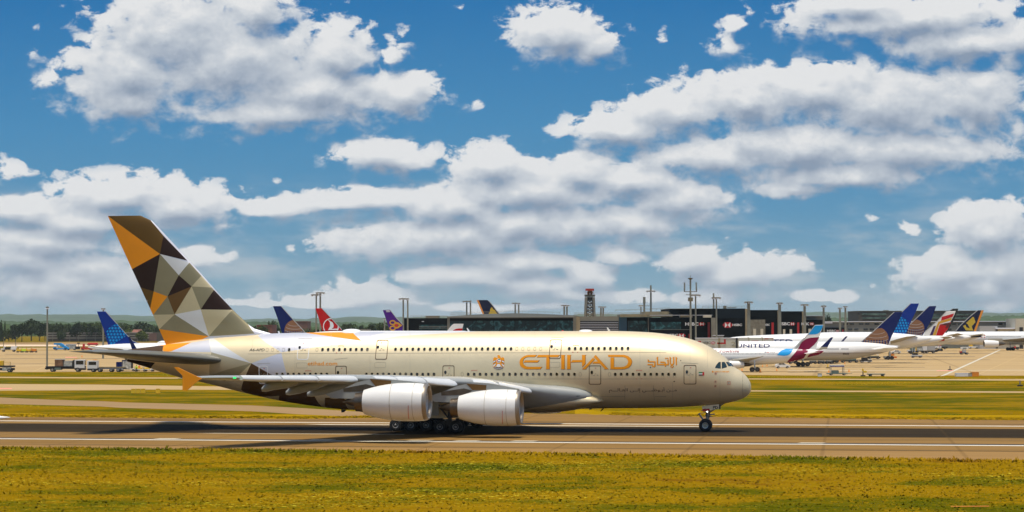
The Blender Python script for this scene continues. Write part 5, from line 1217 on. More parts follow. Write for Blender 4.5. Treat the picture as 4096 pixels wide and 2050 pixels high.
# ---- right group, noses to the left
k = cr(2800, 1280, 4.293)
m_burg = M('burgundy_paint', (0.20, 0.002, 0.040), rough=0.5, spec=.2)
j = Jet('parked_airliner', 'white airliner with burgundy and light blue swooshes, nearest in the parked row', 517, [(2770,1424,1432),(2785,1408,1446),(2815,1397,1456),(2865,1394,1460),(3000,1394,1459),(3090,1394,1457),(3144,1395,1452),(3219,1397,1435),(3260,1399,1424),(3285,1402,1415),(3297,1405,1410)])
FP = k([(1975,92),(2115,87),(2060,260),(1985,515),(1560,500),(1640,460),(1720,380),(1855,250)]); j.fin(FP, m_alw, k([(1640,460),(1720,380),(1855,250),(1975,92)]))
j.fd('blue_tip', [k([(1978,95),(2113,90),(2095,150),(2060,215),(2020,240),(1980,250),(1858,255)])], m_cyan); j.fd('burgundy_band', [k([(1680,505),(1740,390),(1820,330),(1900,308),(2045,300),(2010,370),(1960,430),(1860,515)])], m_burg)
j.fd('grey_band', [k([(1735,378),(1820,300),(1800,330),(1700,450),(1660,505),(1610,500),(1650,470)])], m_alg)
j.skin('burgundy_sweep', [k([(1680,497),(1860,502),(1845,560),(1780,665),(1600,720),(1480,738),(1560,650),(1640,560)])], m_burg, grid=6)
j.skin('blue_sweep', [k([(1325,605),(1360,560),(1390,530),(1480,497),(1600,500),(1580,540),(1545,590),(1500,612),(1440,620)])], m_cyan, grid=6)
j.skin('tail_sweep', [k([(1840,650),(1870,600),(1930,560),(2040,525),(2125,535),(2090,575),(2030,605)])], m_burg, grid=6)
j.skin('lettering', [], m_burg, tri=textshape('Eurowings', 2855, 1400, 2955, 1414, .02, 2), grid=6); j.windows(2880, 3115, 1416.5)
j.skin('small_flag', [k([(1110,546),(1140,546),(1140,560),(1110,560)])], m_navy, grid=0); j.skin('small_flag', [k([(1145,546),(1185,546),(1185,560),(1145,560)])], m_red, grid=0); j.skin('registration', [], m_gearblk, tri=textshape('D-AEWG', 3081, 1408, 3100, 1411.5), grid=0)
j.wing([(2912,1445),(2990,1447)], [(3044,1428),(3056,1425.5)], -14); j.stab([(3215,1414),(3285,1408)], [(3225,1417),(3266,1409)], m_alw, -6.2); j.engine(2905, 2976, 1444, 1476, -6); j.gear(3019, 1487, 2, -3.4, .62, 2)
j.skin('belly_fairing', [k([(860,780),(900,740),(1000,700),(1080,690),(1160,720),(1200,745),(1100,770)])], m_pwhite, grid=6)
k2 = cr(3300, 1180, 4.297)
j = Jet('parked_airliner', 'white airliner with grey belly, navy fin and bronze globe, behind the burgundy one', 586, [(2780,1400,1408),(2800,1382,1424),(2840,1370,1438),(2900,1365,1443),(3100,1365,1444),(3300,1367,1443),(3370,1368,1442),(3430,1368.5,1434),(3521,1375,1415),(3560,1382,1406),(3586,1387,1396),(3592,1389,1391)], belly=1413.5)
FP = k2([(1190,297),(1338,297),(1240,520),(1140,720),(1080,875),(900,850),(620,812),(820,640),(1000,470)]); j.fin(FP, m_navy, k2([(620,810),(820,640),(1000,470),(1190,297)])); bronze_globe(j, k2([(630,818),(820,645),(900,580),(1100,560),(1085,875),(900,850)]), *k2([(880,765)])[0], 50)
j.skin('cheat_line', stroke([(3290,1413.3),(3400,1413.6),(3530,1412.5)], 1.0), m_globe, grid=10); j.skin('lettering', [], m_navy, tri=textshape('UNITED', 2945, 1376.5, 3080, 1391, .02), grid=6)
j.windows(3308, 3357, 1396.5, 4.4); j.windows(3365, 3396, 1396.5, 4.4); j.skin('cargo_door', [[(3371,1415),(3396,1415),(3396,1419),(3371,1419)]], m_glass, grid=0)
j.stab(k2([(1000,885),(1290,880)]), k2([(760,935),(850,940)]), m_alw, -8); j.wing([(3060,1420),(3200,1425)], [(3262,1398),(3300,1396)], -22)
wq = [(3283,1388.6),(3324,1350),(3333,1350),(3310.6,1388.6)]; sheet('winglet', [wq], m_navy, j.flat(-21), j.root, 0); sheet('winglet_root', [[(3274,1398),(3285,1388.6),(3310.6,1388.6),(3307,1398)]], m_alu, j.flat(-21), j.root, 0)
j.gear(3212, 1468, 3, -4, .65, 2.6); j.engine(3090, 3150, 1426, 1452, -8)
j = Jet('parked_airliner', 'white widebody with royal blue fin and cyan globe, tallest blue tail on the right', 640, [(2900,1360,1368),(2920,1352,1382),(2944,1348,1395),(3009,1343.5,1406),(3100,1339,1411),(3226,1334.7,1412),(3310,1330,1412),(3400,1329,1411),(3520,1329,1407),(3600,1334,1396),(3680,1343,1376),(3718,1349,1362),(3726,1352,1356)])
FP = k2([(1470,150),(1615,150),(1560,290),(1490,430),(1375,705),(1150,700),(1180,560),(1320,295)]); j.fin(FP, m_royal, k2([(1320,297),(1470,150)])); cyan_globe(j, k2([(1250,365),(1440,430),(1440,560),(1370,700),(1150,692),(1190,560)]), *k2([(1265,570)])[0], 46, .4)
j.skin('lettering', [], m_navy, tri=textshape('UNITED', 3009, 1358, 3173, 1381, .03), grid=6); wq = [(3363.7,1367),(3373,1367),(3392,1346),(3383,1346)]; sheet('winglet', [wq], m_navy, j.flat(-22), j.root, 0)
j.wing([(3200,1396),(3330,1400)], [(3352,1372),(3374,1368)], -24); j.stab(k2([(1130,860),(1600,700)]), k2([(1120,800),(1400,720)]), m_alu, -8); j.gear(3330, 1453, 3, -4, .65, 2.6)
j = Jet('parked_airliner', 'white airliner with navy fin and bronze globe, between royal blue and striped tails', 700, [(3000,1362,1370),(3030,1352,1392),(3100,1346,1400),(3500,1344,1402),(3620,1344,1396),(3720,1347,1376),(3765,1351,1363),(3774,1354,1357)])
k3 = cr(3200, 1150, 2.578); FP = k3([(1330,195),(1405,192),(1350,350),(1290,450),(1262,500),(1085,495),(1120,395)]); j.fin(FP, m_navy, k3([(1120,395),(1210,310),(1330,195)])); bronze_globe(j, k3([(1092,492),(1122,395),(1200,330),(1320,350),(1290,450),(1262,498)]), *k3([(1190,425)])[0], 36)
j.stab(k2([(1540,780),(1800,760)]), k2([(1560,730),(1720,720)]), m_alu, -7); j.gear(3560, 1440, 2, -4, .65, 2.6)
k4 = cr(3680, 1180, 4.296)
m_iy = M('stripe_yellow', (0.62, 0.33, 0.02), rough=.4); m_ip = M('stripe_purple', (0.05, 0.015, 0.10), rough=.4)
j = Jet('parked_airliner', 'airliner with white fin crossed by red, yellow and purple bands on the right', 760, [(3300,1352,1362),(3340,1346,1388),(3500,1343,1394),(3640,1343,1390),(3720,1345,1378),(3800,1348,1364),(3820,1351,1356)])
FP = k4([(450,287),(612,281),(590,340),(520,470),(470,600),(388,705),(50,705),(80,640),(200,540),(300,450)]); j.fin(FP, m_alw, k4([(80,640),(200,540),(300,450),(450,287)]))
j.fd('red_band', [k4([(375,380),(586,320),(560,380),(360,450)])], m_tred); j.fd('yellow_band', [k4([(315,465),(548,392),(532,440),(335,500),(272,697),(215,697)])], m_iy); j.fd('purple_band', [k4([(235,540),(275,530),(215,697),(165,700)])], m_ip)
j.fd('red_field', [k4([(340,510),(530,470),(470,600),(385,705),(275,700)])], m_tred); j.fd('dark_swirl', [k4([(350,530),(420,490),(500,480),(525,500),(470,570),(430,575),(460,530),(400,520)])], M('dark_crimson', (.09, .005, .005)), -.29)
j.skin('red_tail_panel', [k4([(250,765),(430,735),(420,790),(240,815)])], m_tred, grid=6); j.skin('purple_tail_panel', [k4([(150,812),(240,795),(230,825),(160,835)])], m_ip, grid=6); j.stab(k4([(330,760),(560,740)]), k4([(270,735),(500,715)]), m_alu, -7); j.gear(3660, 1432, 2, -4)
j = Jet('parked_airliner', 'airliner with near black fin standing just behind the striped red fin', 840, [(3380,1345,1352),(3420,1338,1380),(3700,1336,1386),(3800,1338,1376),(3870,1343,1358),(3884,1347,1350)])
j.fin(k4([(500,280),(560,238),(660,237),(600,400),(560,480),(460,655),(420,650)]), M('black_green_paint', (0.008, 0.012, 0.008), rough=.35, coat=.3), k4([(500,280),(560,238)])); j.stab(k4([(560,700),(760,690)]), k4([(420,710),(650,660)]), m_alu, -7); j.gear(3650, 1420, 2, -4)
j = Jet('parked_airliner', 'airliner with midnight navy fin, gold bird and orange trailing edge on the right', 930, [(3560,1334,1342),(3600,1328,1370),(3760,1327,1379),(3860,1328,1366),(3925,1333,1348),(3940,1337,1341)])
FP = k4([(990,268),(1095,265),(1010,490),(925,632),(600,632),(700,520),(850,380)]); j.fin(FP, m_sing, k4([(615,622),(700,520),(850,380),(990,268)]))
j.fd('orange_band', [k4([(1052,268),(1095,265),(1010,490),(962,628),(922,628),(990,450)])], m_sor)
j.fd('bird_emblem', [k4([(790,490),(905,380),(925,385),(940,430),(955,470),(890,540),(900,580),(918,615),(790,612),(738,535),(780,518),(800,560),(860,580),(815,500)])], m_sgold, -.28)
j.skin('dark_cheat_line', [k4([(620,720),(1060,695),(1055,730),(640,745)])], m_sing, grid=8); j.stab(k4([(760,728),(1060,690)]), k4([(800,712),(1105,665)]), m_alu, -7); j.gear(3760, 1405, 2, -4)
j = Jet('parked_airliner', 'white airliner with big engine, cut off by the right edge of the picture', 950, [(3712,1352,1356),(3730,1343,1366),(3770,1333,1377),(3830,1328,1380),(3900,1327,1380),(4500,1327,1380),(4640,1333,1360),(4660,1338,1344)])
j.windows(3944, 4085, 1347.5, 3.6, 2.6, 2.0); j.skin('red_door_mark', [[(3936,1342),(3941,1342),(3941,1352),(3936,1352)], [(3924,1350),(3930,1350),(3930,1352),(3924,1352)]], m_red, grid=0)
j.wing([(3990,1362),(4140,1368)], [(4180,1346),(4205,1343)], -26); j.engine(3936, 3993, 1361, 1392, -9); j.gear(4042, 1401, 3, -4, .75, 3); j.stab([(4480,1350),(4600,1346)], [(4560,1340),(4610,1338)])
j.fin([(4480,1330),(4570,1240),(4610,1240),(4590,1332)], m_navy)

# ================================================================== buildings
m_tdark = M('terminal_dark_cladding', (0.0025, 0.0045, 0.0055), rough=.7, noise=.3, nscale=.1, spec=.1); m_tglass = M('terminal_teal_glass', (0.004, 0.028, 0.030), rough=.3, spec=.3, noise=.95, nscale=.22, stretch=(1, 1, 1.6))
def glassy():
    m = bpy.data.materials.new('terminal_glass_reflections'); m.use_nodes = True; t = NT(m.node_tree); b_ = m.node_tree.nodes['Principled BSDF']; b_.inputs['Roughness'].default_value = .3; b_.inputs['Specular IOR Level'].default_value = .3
    tcn = t.n('ShaderNodeTexCoord'); q = t.n('ShaderNodeTexNoise', i_Scale=.28, i_Detail=3.0, i_Distortion=1.6); t.l(tcn.outputs['Object'], q.inputs['Vector']); t.l(t.ramp(q.outputs[0], [(0.0, (.003, .016, .018)), (.52, (.004, .024, .027)), (.60, (.015, .085, .095)), (.66, (.05, .15, .16)), (.72, (.006, .03, .034))]), b_.inputs['Base Color']); return m  # reflections and inside lights painted into the glass colour as teal noise patches
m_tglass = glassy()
m_conc = M('terminal_concrete', (0.20, 0.19, 0.15), rough=.8, noise=.15, nscale=.2); m_roof = M('terminal_roof_grey', (0.24, 0.24, 0.21), rough=.6, noise=.1, nscale=.1); m_roofw = M('white_roof_edge', (0.75, 0.76, 0.80), rough=.5)
m_tan2 = M('rooftop_plant_tan', (0.27, 0.22, 0.13), rough=.8, noise=.35, nscale=.3); m_rail = M('railing_metal', (0.28, 0.25, 0.16), rough=.6); m_brick = M('brown_brick', (0.16, 0.085, 0.06), rough=.9, noise=.2, nscale=.3); m_rroof = M('red_tile_roof', (0.22, 0.085, 0.055), rough=.9, noise=.25, nscale=.4)
m_bred = M('banner_red', (0.40, 0.008, 0.010), rough=.5); m_cream2 = M('cream_wall', (0.55, 0.50, 0.38), rough=.8, noise=.1, nscale=.2)
def wl_(p, root): return Vector((p.x - root.location.x, p.y - root.location.y, p.z))
def pbox(name, x0, x1, yt_, Y, thick, mat, root, yb=None, proud=0.0):
    a, b_ = at(x0, yt_, Y - proud), at(x1, yt_, Y - proud); z0 = 0 if yb is None else at((x0 + x1) / 2, yb, Y - proud).z; z1 = (a.z + b_.z) / 2
    return B().box(a.x - root.location.x, b_.x - root.location.x, Y - proud - root.location.y, Y - proud + thick - root.location.y, z0, z1).done(name, root, mat)
def bld(name, label, cat, x0, x1, Y, group=None): return empty(name, label, cat, (at((x0 + x1) / 2, 1300, Y).x, Y, 0), 0, group)
def flatsign(name, shapes, mat, Y, root, tri=None): return sheet(name, shapes, mat, lambda x, y: wl_(at(x, y, Y), root), root, 0, tri)
def logo(x0, x1, y0, y1, Y, root):
    c, m_ = ((x0 + x1) / 2, (y0 + y1) / 2), (x1 - x0) * .24
    a, b_ = x0 + m_, x1 - m_
    o_ = flatsign('sign_logo', [[(a, y0), (b_, y0), (b_, y1), (a, y1)]], m_pwhite, Y, root)
    sheet('logo_triangles', [[(a, y0), (b_, y0), c], [(a, y1), (b_, y1), c], [(a, y0), (a, y1), (x0, c[1])], [(b_, y0), (b_, y1), (x1, c[1])]], m_bred, lambda x, y: wl_(at(x, y, Y - .06), root), o_, 0)
def bank(x0, x1, y0, y1, Y, root, mat=None): flatsign('sign_lettering', [], mat or m_pwhite, Y, root, textshape('HSBC', x0, y0, x1, y1, .02))
def railing(name, pts, h, Y, root, step=7, wd=.06):
    b_ = B(); prev = None
    for (x0, y0), (x1, y1) in zip(pts, pts[1:]):
        n_ = max(1, int((x1 - x0) / step))
        for i in range(n_ + 1):
            x = x0 + (x1 - x0) * i / n_; y = y0 + (y1 - y0) * i / n_; a, c = wl_(at(x, y, Y), root), wl_(at(x, y - h, Y), root); b_.tube(a, c, wd, n=4)
            if prev: b_.tube(prev[1], c, wd * 1.3, n=4); b_.tube((Vector(prev[0]) + Vector(prev[1])) / 2, (a + c) / 2, wd * .8, n=4)
            prev = (a, c)
    return b_.done(name, root, m_rail)
YB = 700
r = bld('terminal_building', 'black low end block of the terminal left of the vaulted glass hall', 'terminal', 1612, 1790, YB)
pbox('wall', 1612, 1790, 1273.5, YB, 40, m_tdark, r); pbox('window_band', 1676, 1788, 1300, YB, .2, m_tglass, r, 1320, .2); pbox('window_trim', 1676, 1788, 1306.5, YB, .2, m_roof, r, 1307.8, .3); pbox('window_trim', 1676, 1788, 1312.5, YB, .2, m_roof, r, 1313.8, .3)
pbox('rooftop_plant', 1703, 1756, 1264.5, YB, 6, m_conc, r, 1273.5); railing('railing', [(1640,1273.5),(1790,1273.5)], 9, YB, r, 14); pbox('wall_lamp', 1687, 1696, 1286, YB, .3, m_roofw, r, 1288, .3)
r = bld('low_shed', 'flat black shed roof showing between the red fin and the white dome', 'shed', 1266, 1376, 760); pbox('wall', 1266, 1376, 1321, 760, 20, m_tdark, r); pbox('roof_edge', 1372, 1470, 1318, 762, 20, m_conc, r)
r = bld('terminal_building', 'long glass hall of the terminal under a shallow grey vaulted roof', 'terminal', 1790, 2300, YB)
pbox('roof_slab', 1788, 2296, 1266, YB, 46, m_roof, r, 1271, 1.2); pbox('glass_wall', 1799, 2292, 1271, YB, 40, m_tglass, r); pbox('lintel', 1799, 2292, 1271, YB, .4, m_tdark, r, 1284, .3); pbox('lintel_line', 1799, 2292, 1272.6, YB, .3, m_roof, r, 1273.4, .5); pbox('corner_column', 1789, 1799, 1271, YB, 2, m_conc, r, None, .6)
vp = [(1799,1266),(1880,1260),(1960,1256),(2060,1253.5),(2150,1255.5),(2230,1259),(2300,1262),(2320,1266)]; q = [wl_(at(x, y, YB), r) for x, y in vp]; B().prism([(p.x, p.z) for p in q], 1.5, 40).done('vaulted_roof', r, m_roof)
for i in range(11): x = 1848 + i * 42; pbox('mullion', x, x + 1.2, 1284, YB, .2, m_tdark, r, None, .25)
railing('railing', [(1803,1266),(1885,1266)], 14, YB - 1, r, 5, .05); railing('safety_rail', [(1885,1258),(2060,1252),(2240,1258)], 8, YB, r, 30, .04)
r = bld('terminal_building', 'concrete section of the terminal with black louvres and white slats', 'terminal', 2292, 2475, YB)
pbox('wall', 2292, 2475, 1266.5, YB, 40, m_conc, r); pbox('louvre_recess', 2320, 2474, 1285, YB, .3, m_pblack, r, 1345, .3); pbox('concrete_panel', 2305, 2320, 1268, YB, .4, m_tan2, r, None, .5)
for i in range(7): y = 1291 + i * 6.7; pbox('slat', 2321, 2473, y, YB, .3, m_roofw, r, y + 1.1, .6)
railing('railing', [(2296,1266.5),(2480,1266.5)], 14, YB - 1, r, 4, .05)
r = bld('terminal_building', 'dark teal glass section of the terminal right of the white slats', 'terminal', 2475, 2602, YB)
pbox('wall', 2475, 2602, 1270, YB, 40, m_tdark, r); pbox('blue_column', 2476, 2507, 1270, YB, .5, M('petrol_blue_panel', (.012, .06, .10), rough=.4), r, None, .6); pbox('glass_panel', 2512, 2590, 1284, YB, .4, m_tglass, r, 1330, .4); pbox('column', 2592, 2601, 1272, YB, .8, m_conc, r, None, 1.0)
pbox('roof_walkway', 2480, 2690, 1258, YB - 2, 20, m_tan2, r, 1268); pbox('rooftop_plant', 2580, 2678, 1247, YB + 2, 18, m_tan2, r, 1258); railing('railing', [(2480,1268),(2680,1266)], 16, YB - 3, r, 4, .05); railing('safety_rail', [(2460,1248),(2600,1243),(2677,1239)], 7, YB, r, 24, .05)
r = bld('terminal_building', 'lower black gate room with green glass band and white bank lettering', 'terminal', 2601, 2776, YB - 8)
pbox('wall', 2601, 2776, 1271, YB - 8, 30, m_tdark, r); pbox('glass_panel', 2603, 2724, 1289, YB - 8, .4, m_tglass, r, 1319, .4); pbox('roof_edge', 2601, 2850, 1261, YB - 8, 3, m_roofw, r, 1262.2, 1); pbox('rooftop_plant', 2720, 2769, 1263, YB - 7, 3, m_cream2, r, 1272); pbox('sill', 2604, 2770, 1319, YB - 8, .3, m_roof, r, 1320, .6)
bank(2741, 2794, 1290.5, 1303.5, YB - 9, r); bank(2664, 2713, 1336.5, 1347, YB - 9, r); logo(2709, 2743, 1335.5, 1350.5, YB - 9, r); pbox('red_banner', 2755, 2764, 1337, YB - 8, .2, m_bred, r, None, .5)
r = bld('terminal_building', 'tall black block behind the telecom mast with a red banner', 'terminal', 2677, 2848, YB)
pbox('wall', 2677, 2848, 1236, YB, 40, m_tdark, r); logo(2794, 2822, 1290, 1304, YB - .6, r); pbox('red_banner', 2831, 2840, 1290, YB, .2, m_bred, r, None, .4); pbox('roof_edge', 2675, 2852, 1235, YB, 41, m_rail, r, 1236.2, .5); pbox('rooftop_plant', 2814, 2846, 1262, YB - 3, 2.5, m_cream2, r, 1271)
r = bld('terminal_building', 'widest black block with large red and white hexagon and bank lettering', 'terminal', 2846, 2984, YB - 2)
pbox('wall', 2848, 2982, 1235, YB - 2, 40, m_tdark, r); pbox('upper_cladding', 2866, 2981, 1236, YB - 2, .3, M('slate_cladding', (.005, .010, .015), rough=.6, spec=.1), r, 1274, .3); logo(2890, 2931, 1290, 1312, YB - 2.6, r); bank(2930, 2968, 1296, 1305, YB - 2.6, r)
pbox('column', 2845, 2862, 1272, YB - 2, 1, m_conc, r, None, 1.5); pbox('column', 2981, 2992, 1236, YB - 2, 1, m_tan2, r, None, 1.2); railing('safety_rail', [(2810,1235),(2900,1236),(2990,1235)], 10, YB, r, 22, .05); pbox('rooftop_plant', 2896, 2906, 1224, YB + 5, 3, m_tan2, r, 1236); pbox('rooftop_vent', 2912, 2944, 1230, YB + 5, 3, m_tan2, r, 1233)
r = bld('terminal_building', 'black block with grey stone panel and three pale doors, right of the largest hexagon sign', 'terminal', 2993, 3113, YB)
pbox('wall', 2993, 3113, 1241, YB, 40, m_tdark, r); pbox('stone_panel', 2993, 3061, 1279.5, YB, 3, M('grey_stone_panel', (.17, .155, .115), rough=.9, noise=.3, nscale=1.2), r, None, 3.2); bank(3058, 3079, 1296, 1304, YB - .5, r); pbox('red_banner', 3086, 3095, 1291, YB, .2, m_bred, r, None, .4)
for x in (3013, 3042): pbox('pale_door', x, x + 11, 1316, YB, .3, m_cream2, r, None, 3.6)
pbox('column', 3111, 3122, 1243, YB, 1, m_tan2, r, None, 1)
r = bld('terminal_building', 'black block with bank lettering and hexagon beside a red banner, fourth from the mast', 'terminal', 3122, 3213, YB)
pbox('wall', 3122, 3213, 1246, YB, 40, m_tdark, r); bank(3114, 3160, 1290, 1302, YB - 2, r); logo(3159, 3181, 1290, 1303, YB - .5, r); pbox('red_banner', 3189, 3197, 1291, YB, .2, m_bred, r, None, .4); pbox('column', 3209, 3221, 1247, YB, 1, m_tan2, r, None, 1)
for x in (3132, 3159): pbox('pale_door', x, x + 9, 1318, YB, .3, m_cream2, r, None, .5)
r = bld('terminal_building', 'small black end block of the terminal with half hidden bank sign', 'terminal', 3218, 3291, YB)
pbox('wall', 3218, 3291, 1280, YB, 40, m_tdark, r); bank(3206, 3237, 1291, 1302, YB - 1.5, r); logo(3238, 3257, 1291, 1302, YB - .5, r); pbox('roof_block', 3217, 3292, 1265, YB + 12, 20, m_conc, r, 1281); pbox('roof_edge', 3217, 3304, 1264, YB + 11, 22, m_roofw, r, 1265.2); pbox('pale_door', 3234, 3244, 1316, YB, .3, m_cream2, r, None, .5)
r = bld('grey_terminal', 'long low grey terminal with white roof edge and square windows on the right', 'terminal', 3290, 4400, 1050)
pbox('wall', 3290, 4400, 1288, 1050, 60, M('pale_grey_wall', (.21, .205, .17), rough=.8, noise=.12, nscale=.05), r); pbox('roof_edge', 3290, 4400, 1285.5, 1050, 61, m_roofw, r, 1288, .8); pbox('white_roof_corner', 3292, 3330, 1288, 1050, 2, m_roofw, r, 1295, .6)
pbox('black_gate', 3300, 3386, 1311, 1050, .6, m_tdark, r, None, .8); bank(3308, 3345, 1320, 1329, 1048.8, r); logo(3343, 3357, 1321, 1329, 1048.8, r); pbox('red_banner', 3294, 3300, 1319, 1050, .3, m_bred, r, None, 1); pbox('red_banner', 3369, 3374, 1320, 1050, .3, m_bred, r, None, 1)
wins = []
for y0, y1, a in ((1294, 1300, 3374), (1315, 1321, 3392)):
    x = a
    while x < 4060:
        for d in (0, 25):
            if not (3860 < x + d < 3980): wins.append((x + d, x + d + 17, y0, y1))
        x += 62
for x0, x1, y0, y1 in wins: pbox('window', x0, x1, y0, 1050, .3, m_glass, r, y1, .25)
r = bld('office_block', 'dark brown flat-roofed office block with two long window bands behind the fins', 'office block', 3434, 3920, 1260)
pbox('wall', 3434, 3920, 1245, 1260, 40, M('dark_brown_cladding', (.085, .075, .058), rough=.7, noise=.25, nscale=.06), r); pbox('roof_edge', 3430, 3922, 1243.8, 1260, 41, m_conc, r, 1245.2, .5); pbox('rooftop_plant', 3540, 3556, 1241.5, 1270, 6, m_conc, r, 1244)
for x0, x1, y0, y1 in ((3448,3545,1254,1262),(3450,3560,1270,1276),(3690,3760,1258,1264),(3690,3790,1268,1275),(3800,3900,1256,1263),(3800,3905,1270,1277)): pbox('window_band', x0, x1, y0, 1260, .3, M('office_glass', (.10, .15, .12), rough=.2, noise=.8, nscale=.25), r, y1, .3)
r = bld('pier_building', 'pale pier building with boxy tan stair tower at the right edge of the picture', 'pier', 3915, 4200, 1020)
pbox('tan_tower', 4062, 4200, 1275, 1020, 20, m_cream2, r, None, 3); pbox('white_canopy', 3984, 4064, 1312, 1020, 6, m_roofw, r, 1317, 2); pbox('grey_tent', 3918, 3990, 1305, 1020, 10, m_alg, r); pbox('passage', 3984, 4066, 1317, 1020, 8, m_cream2, r); pbox('dark_doorway', 4078, 4092, 1310, 1020, .3, m_pblack, r, None, 3.3)
r = bld('parking_structure', 'long low striped concrete car park below the tree belt on the left', 'car park', 192, 690, 1740)
pbox('wall', 192, 690, 1331, 1740, 30, M('striped_dark_wall', (.09, .075, .055), rough=.9, noise=.3, nscale=.05), r)
for y in (1331, 1341, 1351): pbox('concrete_band', 192, 610, y, 1740, 1, M('weathered_band', (.28, .25, .20), rough=.9, noise=.3, nscale=.05), r, y + 3.6, .8)
for x in range(210, 600, 34): pbox('pillar', x, x + 1.6, 1331, 1740, .5, m_conc, r, None, 1.2)
pbox('brick_end', 596, 626, 1334, 1740, 1, m_brick, r, None, 1.5)
def house(label, x0, x1, yr, ye, Y, wmat, group='roofs among the trees', thick=14):
    r_ = bld('house', label, 'house', x0, x1, Y, group); a, b_ = wl_(at(x0, yr, Y), r_), wl_(at(x1, ye, Y), r_); pbox('wall', x0 + 1, x1 - 1, ye, Y, thick, wmat, r_)
    q = B(); e = thick; q._f([(a.x, -1, b_.z), (b_.x, -1, b_.z), (b_.x, e / 2, a.z), (a.x, e / 2, a.z), (a.x, e + 1, b_.z), (b_.x, e + 1, b_.z)], [(0, 1, 2, 3), (3, 2, 5, 4), (0, 3, 4), (1, 5, 2)]); q.done('roof', r_, m_rroof); return r_
house('red tiled roof left of the dark bush between trees', 194, 216, 1311, 1326, 1790, m_brick); house('red tiled roof behind the yellow olive bush', 240, 270, 1311, 1327, 1790, m_brick); house('small red roof by the faceted fin among trees', 528, 562, 1319, 1330, 1790, m_brick)
r = bld('warehouse', 'brown brick warehouse to the right of the navy globe fin', 'warehouse', 1175, 1232, 1500); pbox('wall', 1175, 1230, 1287, 1500, 25, m_brick, r); pbox('roof_edge', 1174, 1231, 1286, 1500, 26, m_rroof, r, 1287.4, .5)
r = bld('warehouse', 'low orange brown shed left of the navy globe fin', 'shed', 1026, 1090, 1400); pbox('wall', 1026, 1090, 1301, 1400, 25, m_rroof, r); pbox('roof_edge', 1025, 1091, 1300, 1400, 26, m_brick, r, 1301.4, .5)
# jet bridges
r = bld('jet_bridge', 'pale passenger bridge with bank sign, red arrow and dark joint, touching the UNITED airliner', 'jet bridge', 2780, 2956, 560)
m_jb = M('jet_bridge_panel', (.50, .49, .40), rough=.6, noise=.1, nscale=.3)
pbox('tunnel', 2786, 2955, 1354, 560, 3.4, m_jb, r, 1394); pbox('tunnel_joint', 2873, 2881, 1353, 560, 3.8, m_tan2, r, 1395, .2); pbox('tunnel_joint', 2943, 2951, 1353, 560, 3.8, m_pblack, r, 1395, .2); pbox('roof_rail', 2784, 2956, 1352.5, 560, 3.6, m_roofw, r, 1354.2, .1)
bank(2811, 2842, 1367, 1377, 559.8, r, m_gearblk); logo(2842, 2862, 1367, 1378, 559.8, r); flatsign('red_arrow', [[(2869,1371),(2896,1371),(2896,1358),(2903,1358),(2903,1377),(2869,1377)]], m_bred, 559.8, r); flatsign('gate_number', [], m_rail, 559.8, r, textshape('2', 2925, 1368, 2942, 1386)); pbox('red_panel', 2790, 2804, 1365, 560, .1, m_bred, r, 1376, .15)
for x in (2830, 2920): pbox('leg', x, x + 6, 1394, 560, 1, m_strut, r, None, -1)
pbox('stair', 2848, 2866, 1394, 560, 2, m_tan2, r, 1420)
r = bld('jet_bridge', 'white passenger bridge behind the UNITED airliner with red outlined sign panel', 'jet bridge', 2955, 3100, 612)
pbox('tunnel', 2950, 3095, 1352, 612, 3.4, m_jb, r, 1392); pbox('tunnel_joint', 2994, 2997, 1351, 612, 3.6, m_tan2, r, 1393, .2); pbox('tunnel_joint', 3049, 3052, 1351, 612, 3.6, m_tan2, r, 1393, .2)
flatsign('sign_outline', [[[(3058,1354),(3090,1354),(3090,1366),(3058,1366)], [(3059,1355),(3089,1355),(3089,1366),(3059,1366)]]], m_bred, 611.8, r); flatsign('red_lettering', stroke([(3006,1364),(3034,1364)], 1.6) + stroke([(3060,1357),(3074,1357)], 2), m_bred, 611.8, r); pbox('leg', 3040, 3046, 1392, 612, 1, m_strut, r, None, -1)
r = bld('jet_bridge', 'short pale bridge cab at the foot of the largest sign block', 'jet bridge', 2850, 2900, 660); pbox('cab', 2858, 2894, 1343, 660, 4, m_conc, r, 1365); pbox('roof_rail', 2855, 2897, 1342, 660, 4.4, m_roofw, r, 1343.4, .1); pbox('leg', 2872, 2878, 1365, 660, 1, m_strut, r, None, -1)

# ================================================================== masts and towers
m_mast = M('mast_galvanised', (.23, .225, .17), rough=.6, noise=.1, nscale=.5); m_lampw = M('lamp_housing', (.10, .085, .05), rough=.5)
def mast(px, yt_, Y, label, wpx=7, head=24, top=0):
    e_ = empty('floodlight_mast', label, 'floodlight mast', (at(px, 1300, Y).x, Y, 0), 0, 'floodlight masts across the apron'); z = at(px, yt_, Y).z; w_ = wpx / F * Y / 2; h = head / F * Y / 2
    B().tube((0, 0, 0), (0, 0, z + (top / F * Y)), w_ * 1.1, w_ * .85, 10).done('pole', e_, m_mast, 40)
    b_ = B(); b_.revolve([(z - .12, .01), (z - .12, h * .8), (z + .02, h), (z + .22, h * .8), (z + .3, .01)], 16, axis='z'); b_.done('lamp_ring', e_, m_lampw, 40)
    for i in range(6):
        a = 2 * math.pi * i / 6 + .5; B().box(math.cos(a) * h * .8 - .22, math.cos(a) * h * .8 + .22, math.sin(a) * h * .8 - .22, math.sin(a) * h * .8 + .22, z - .4, z - .12).done('floodlight', e_, m_roofw)
    return e_
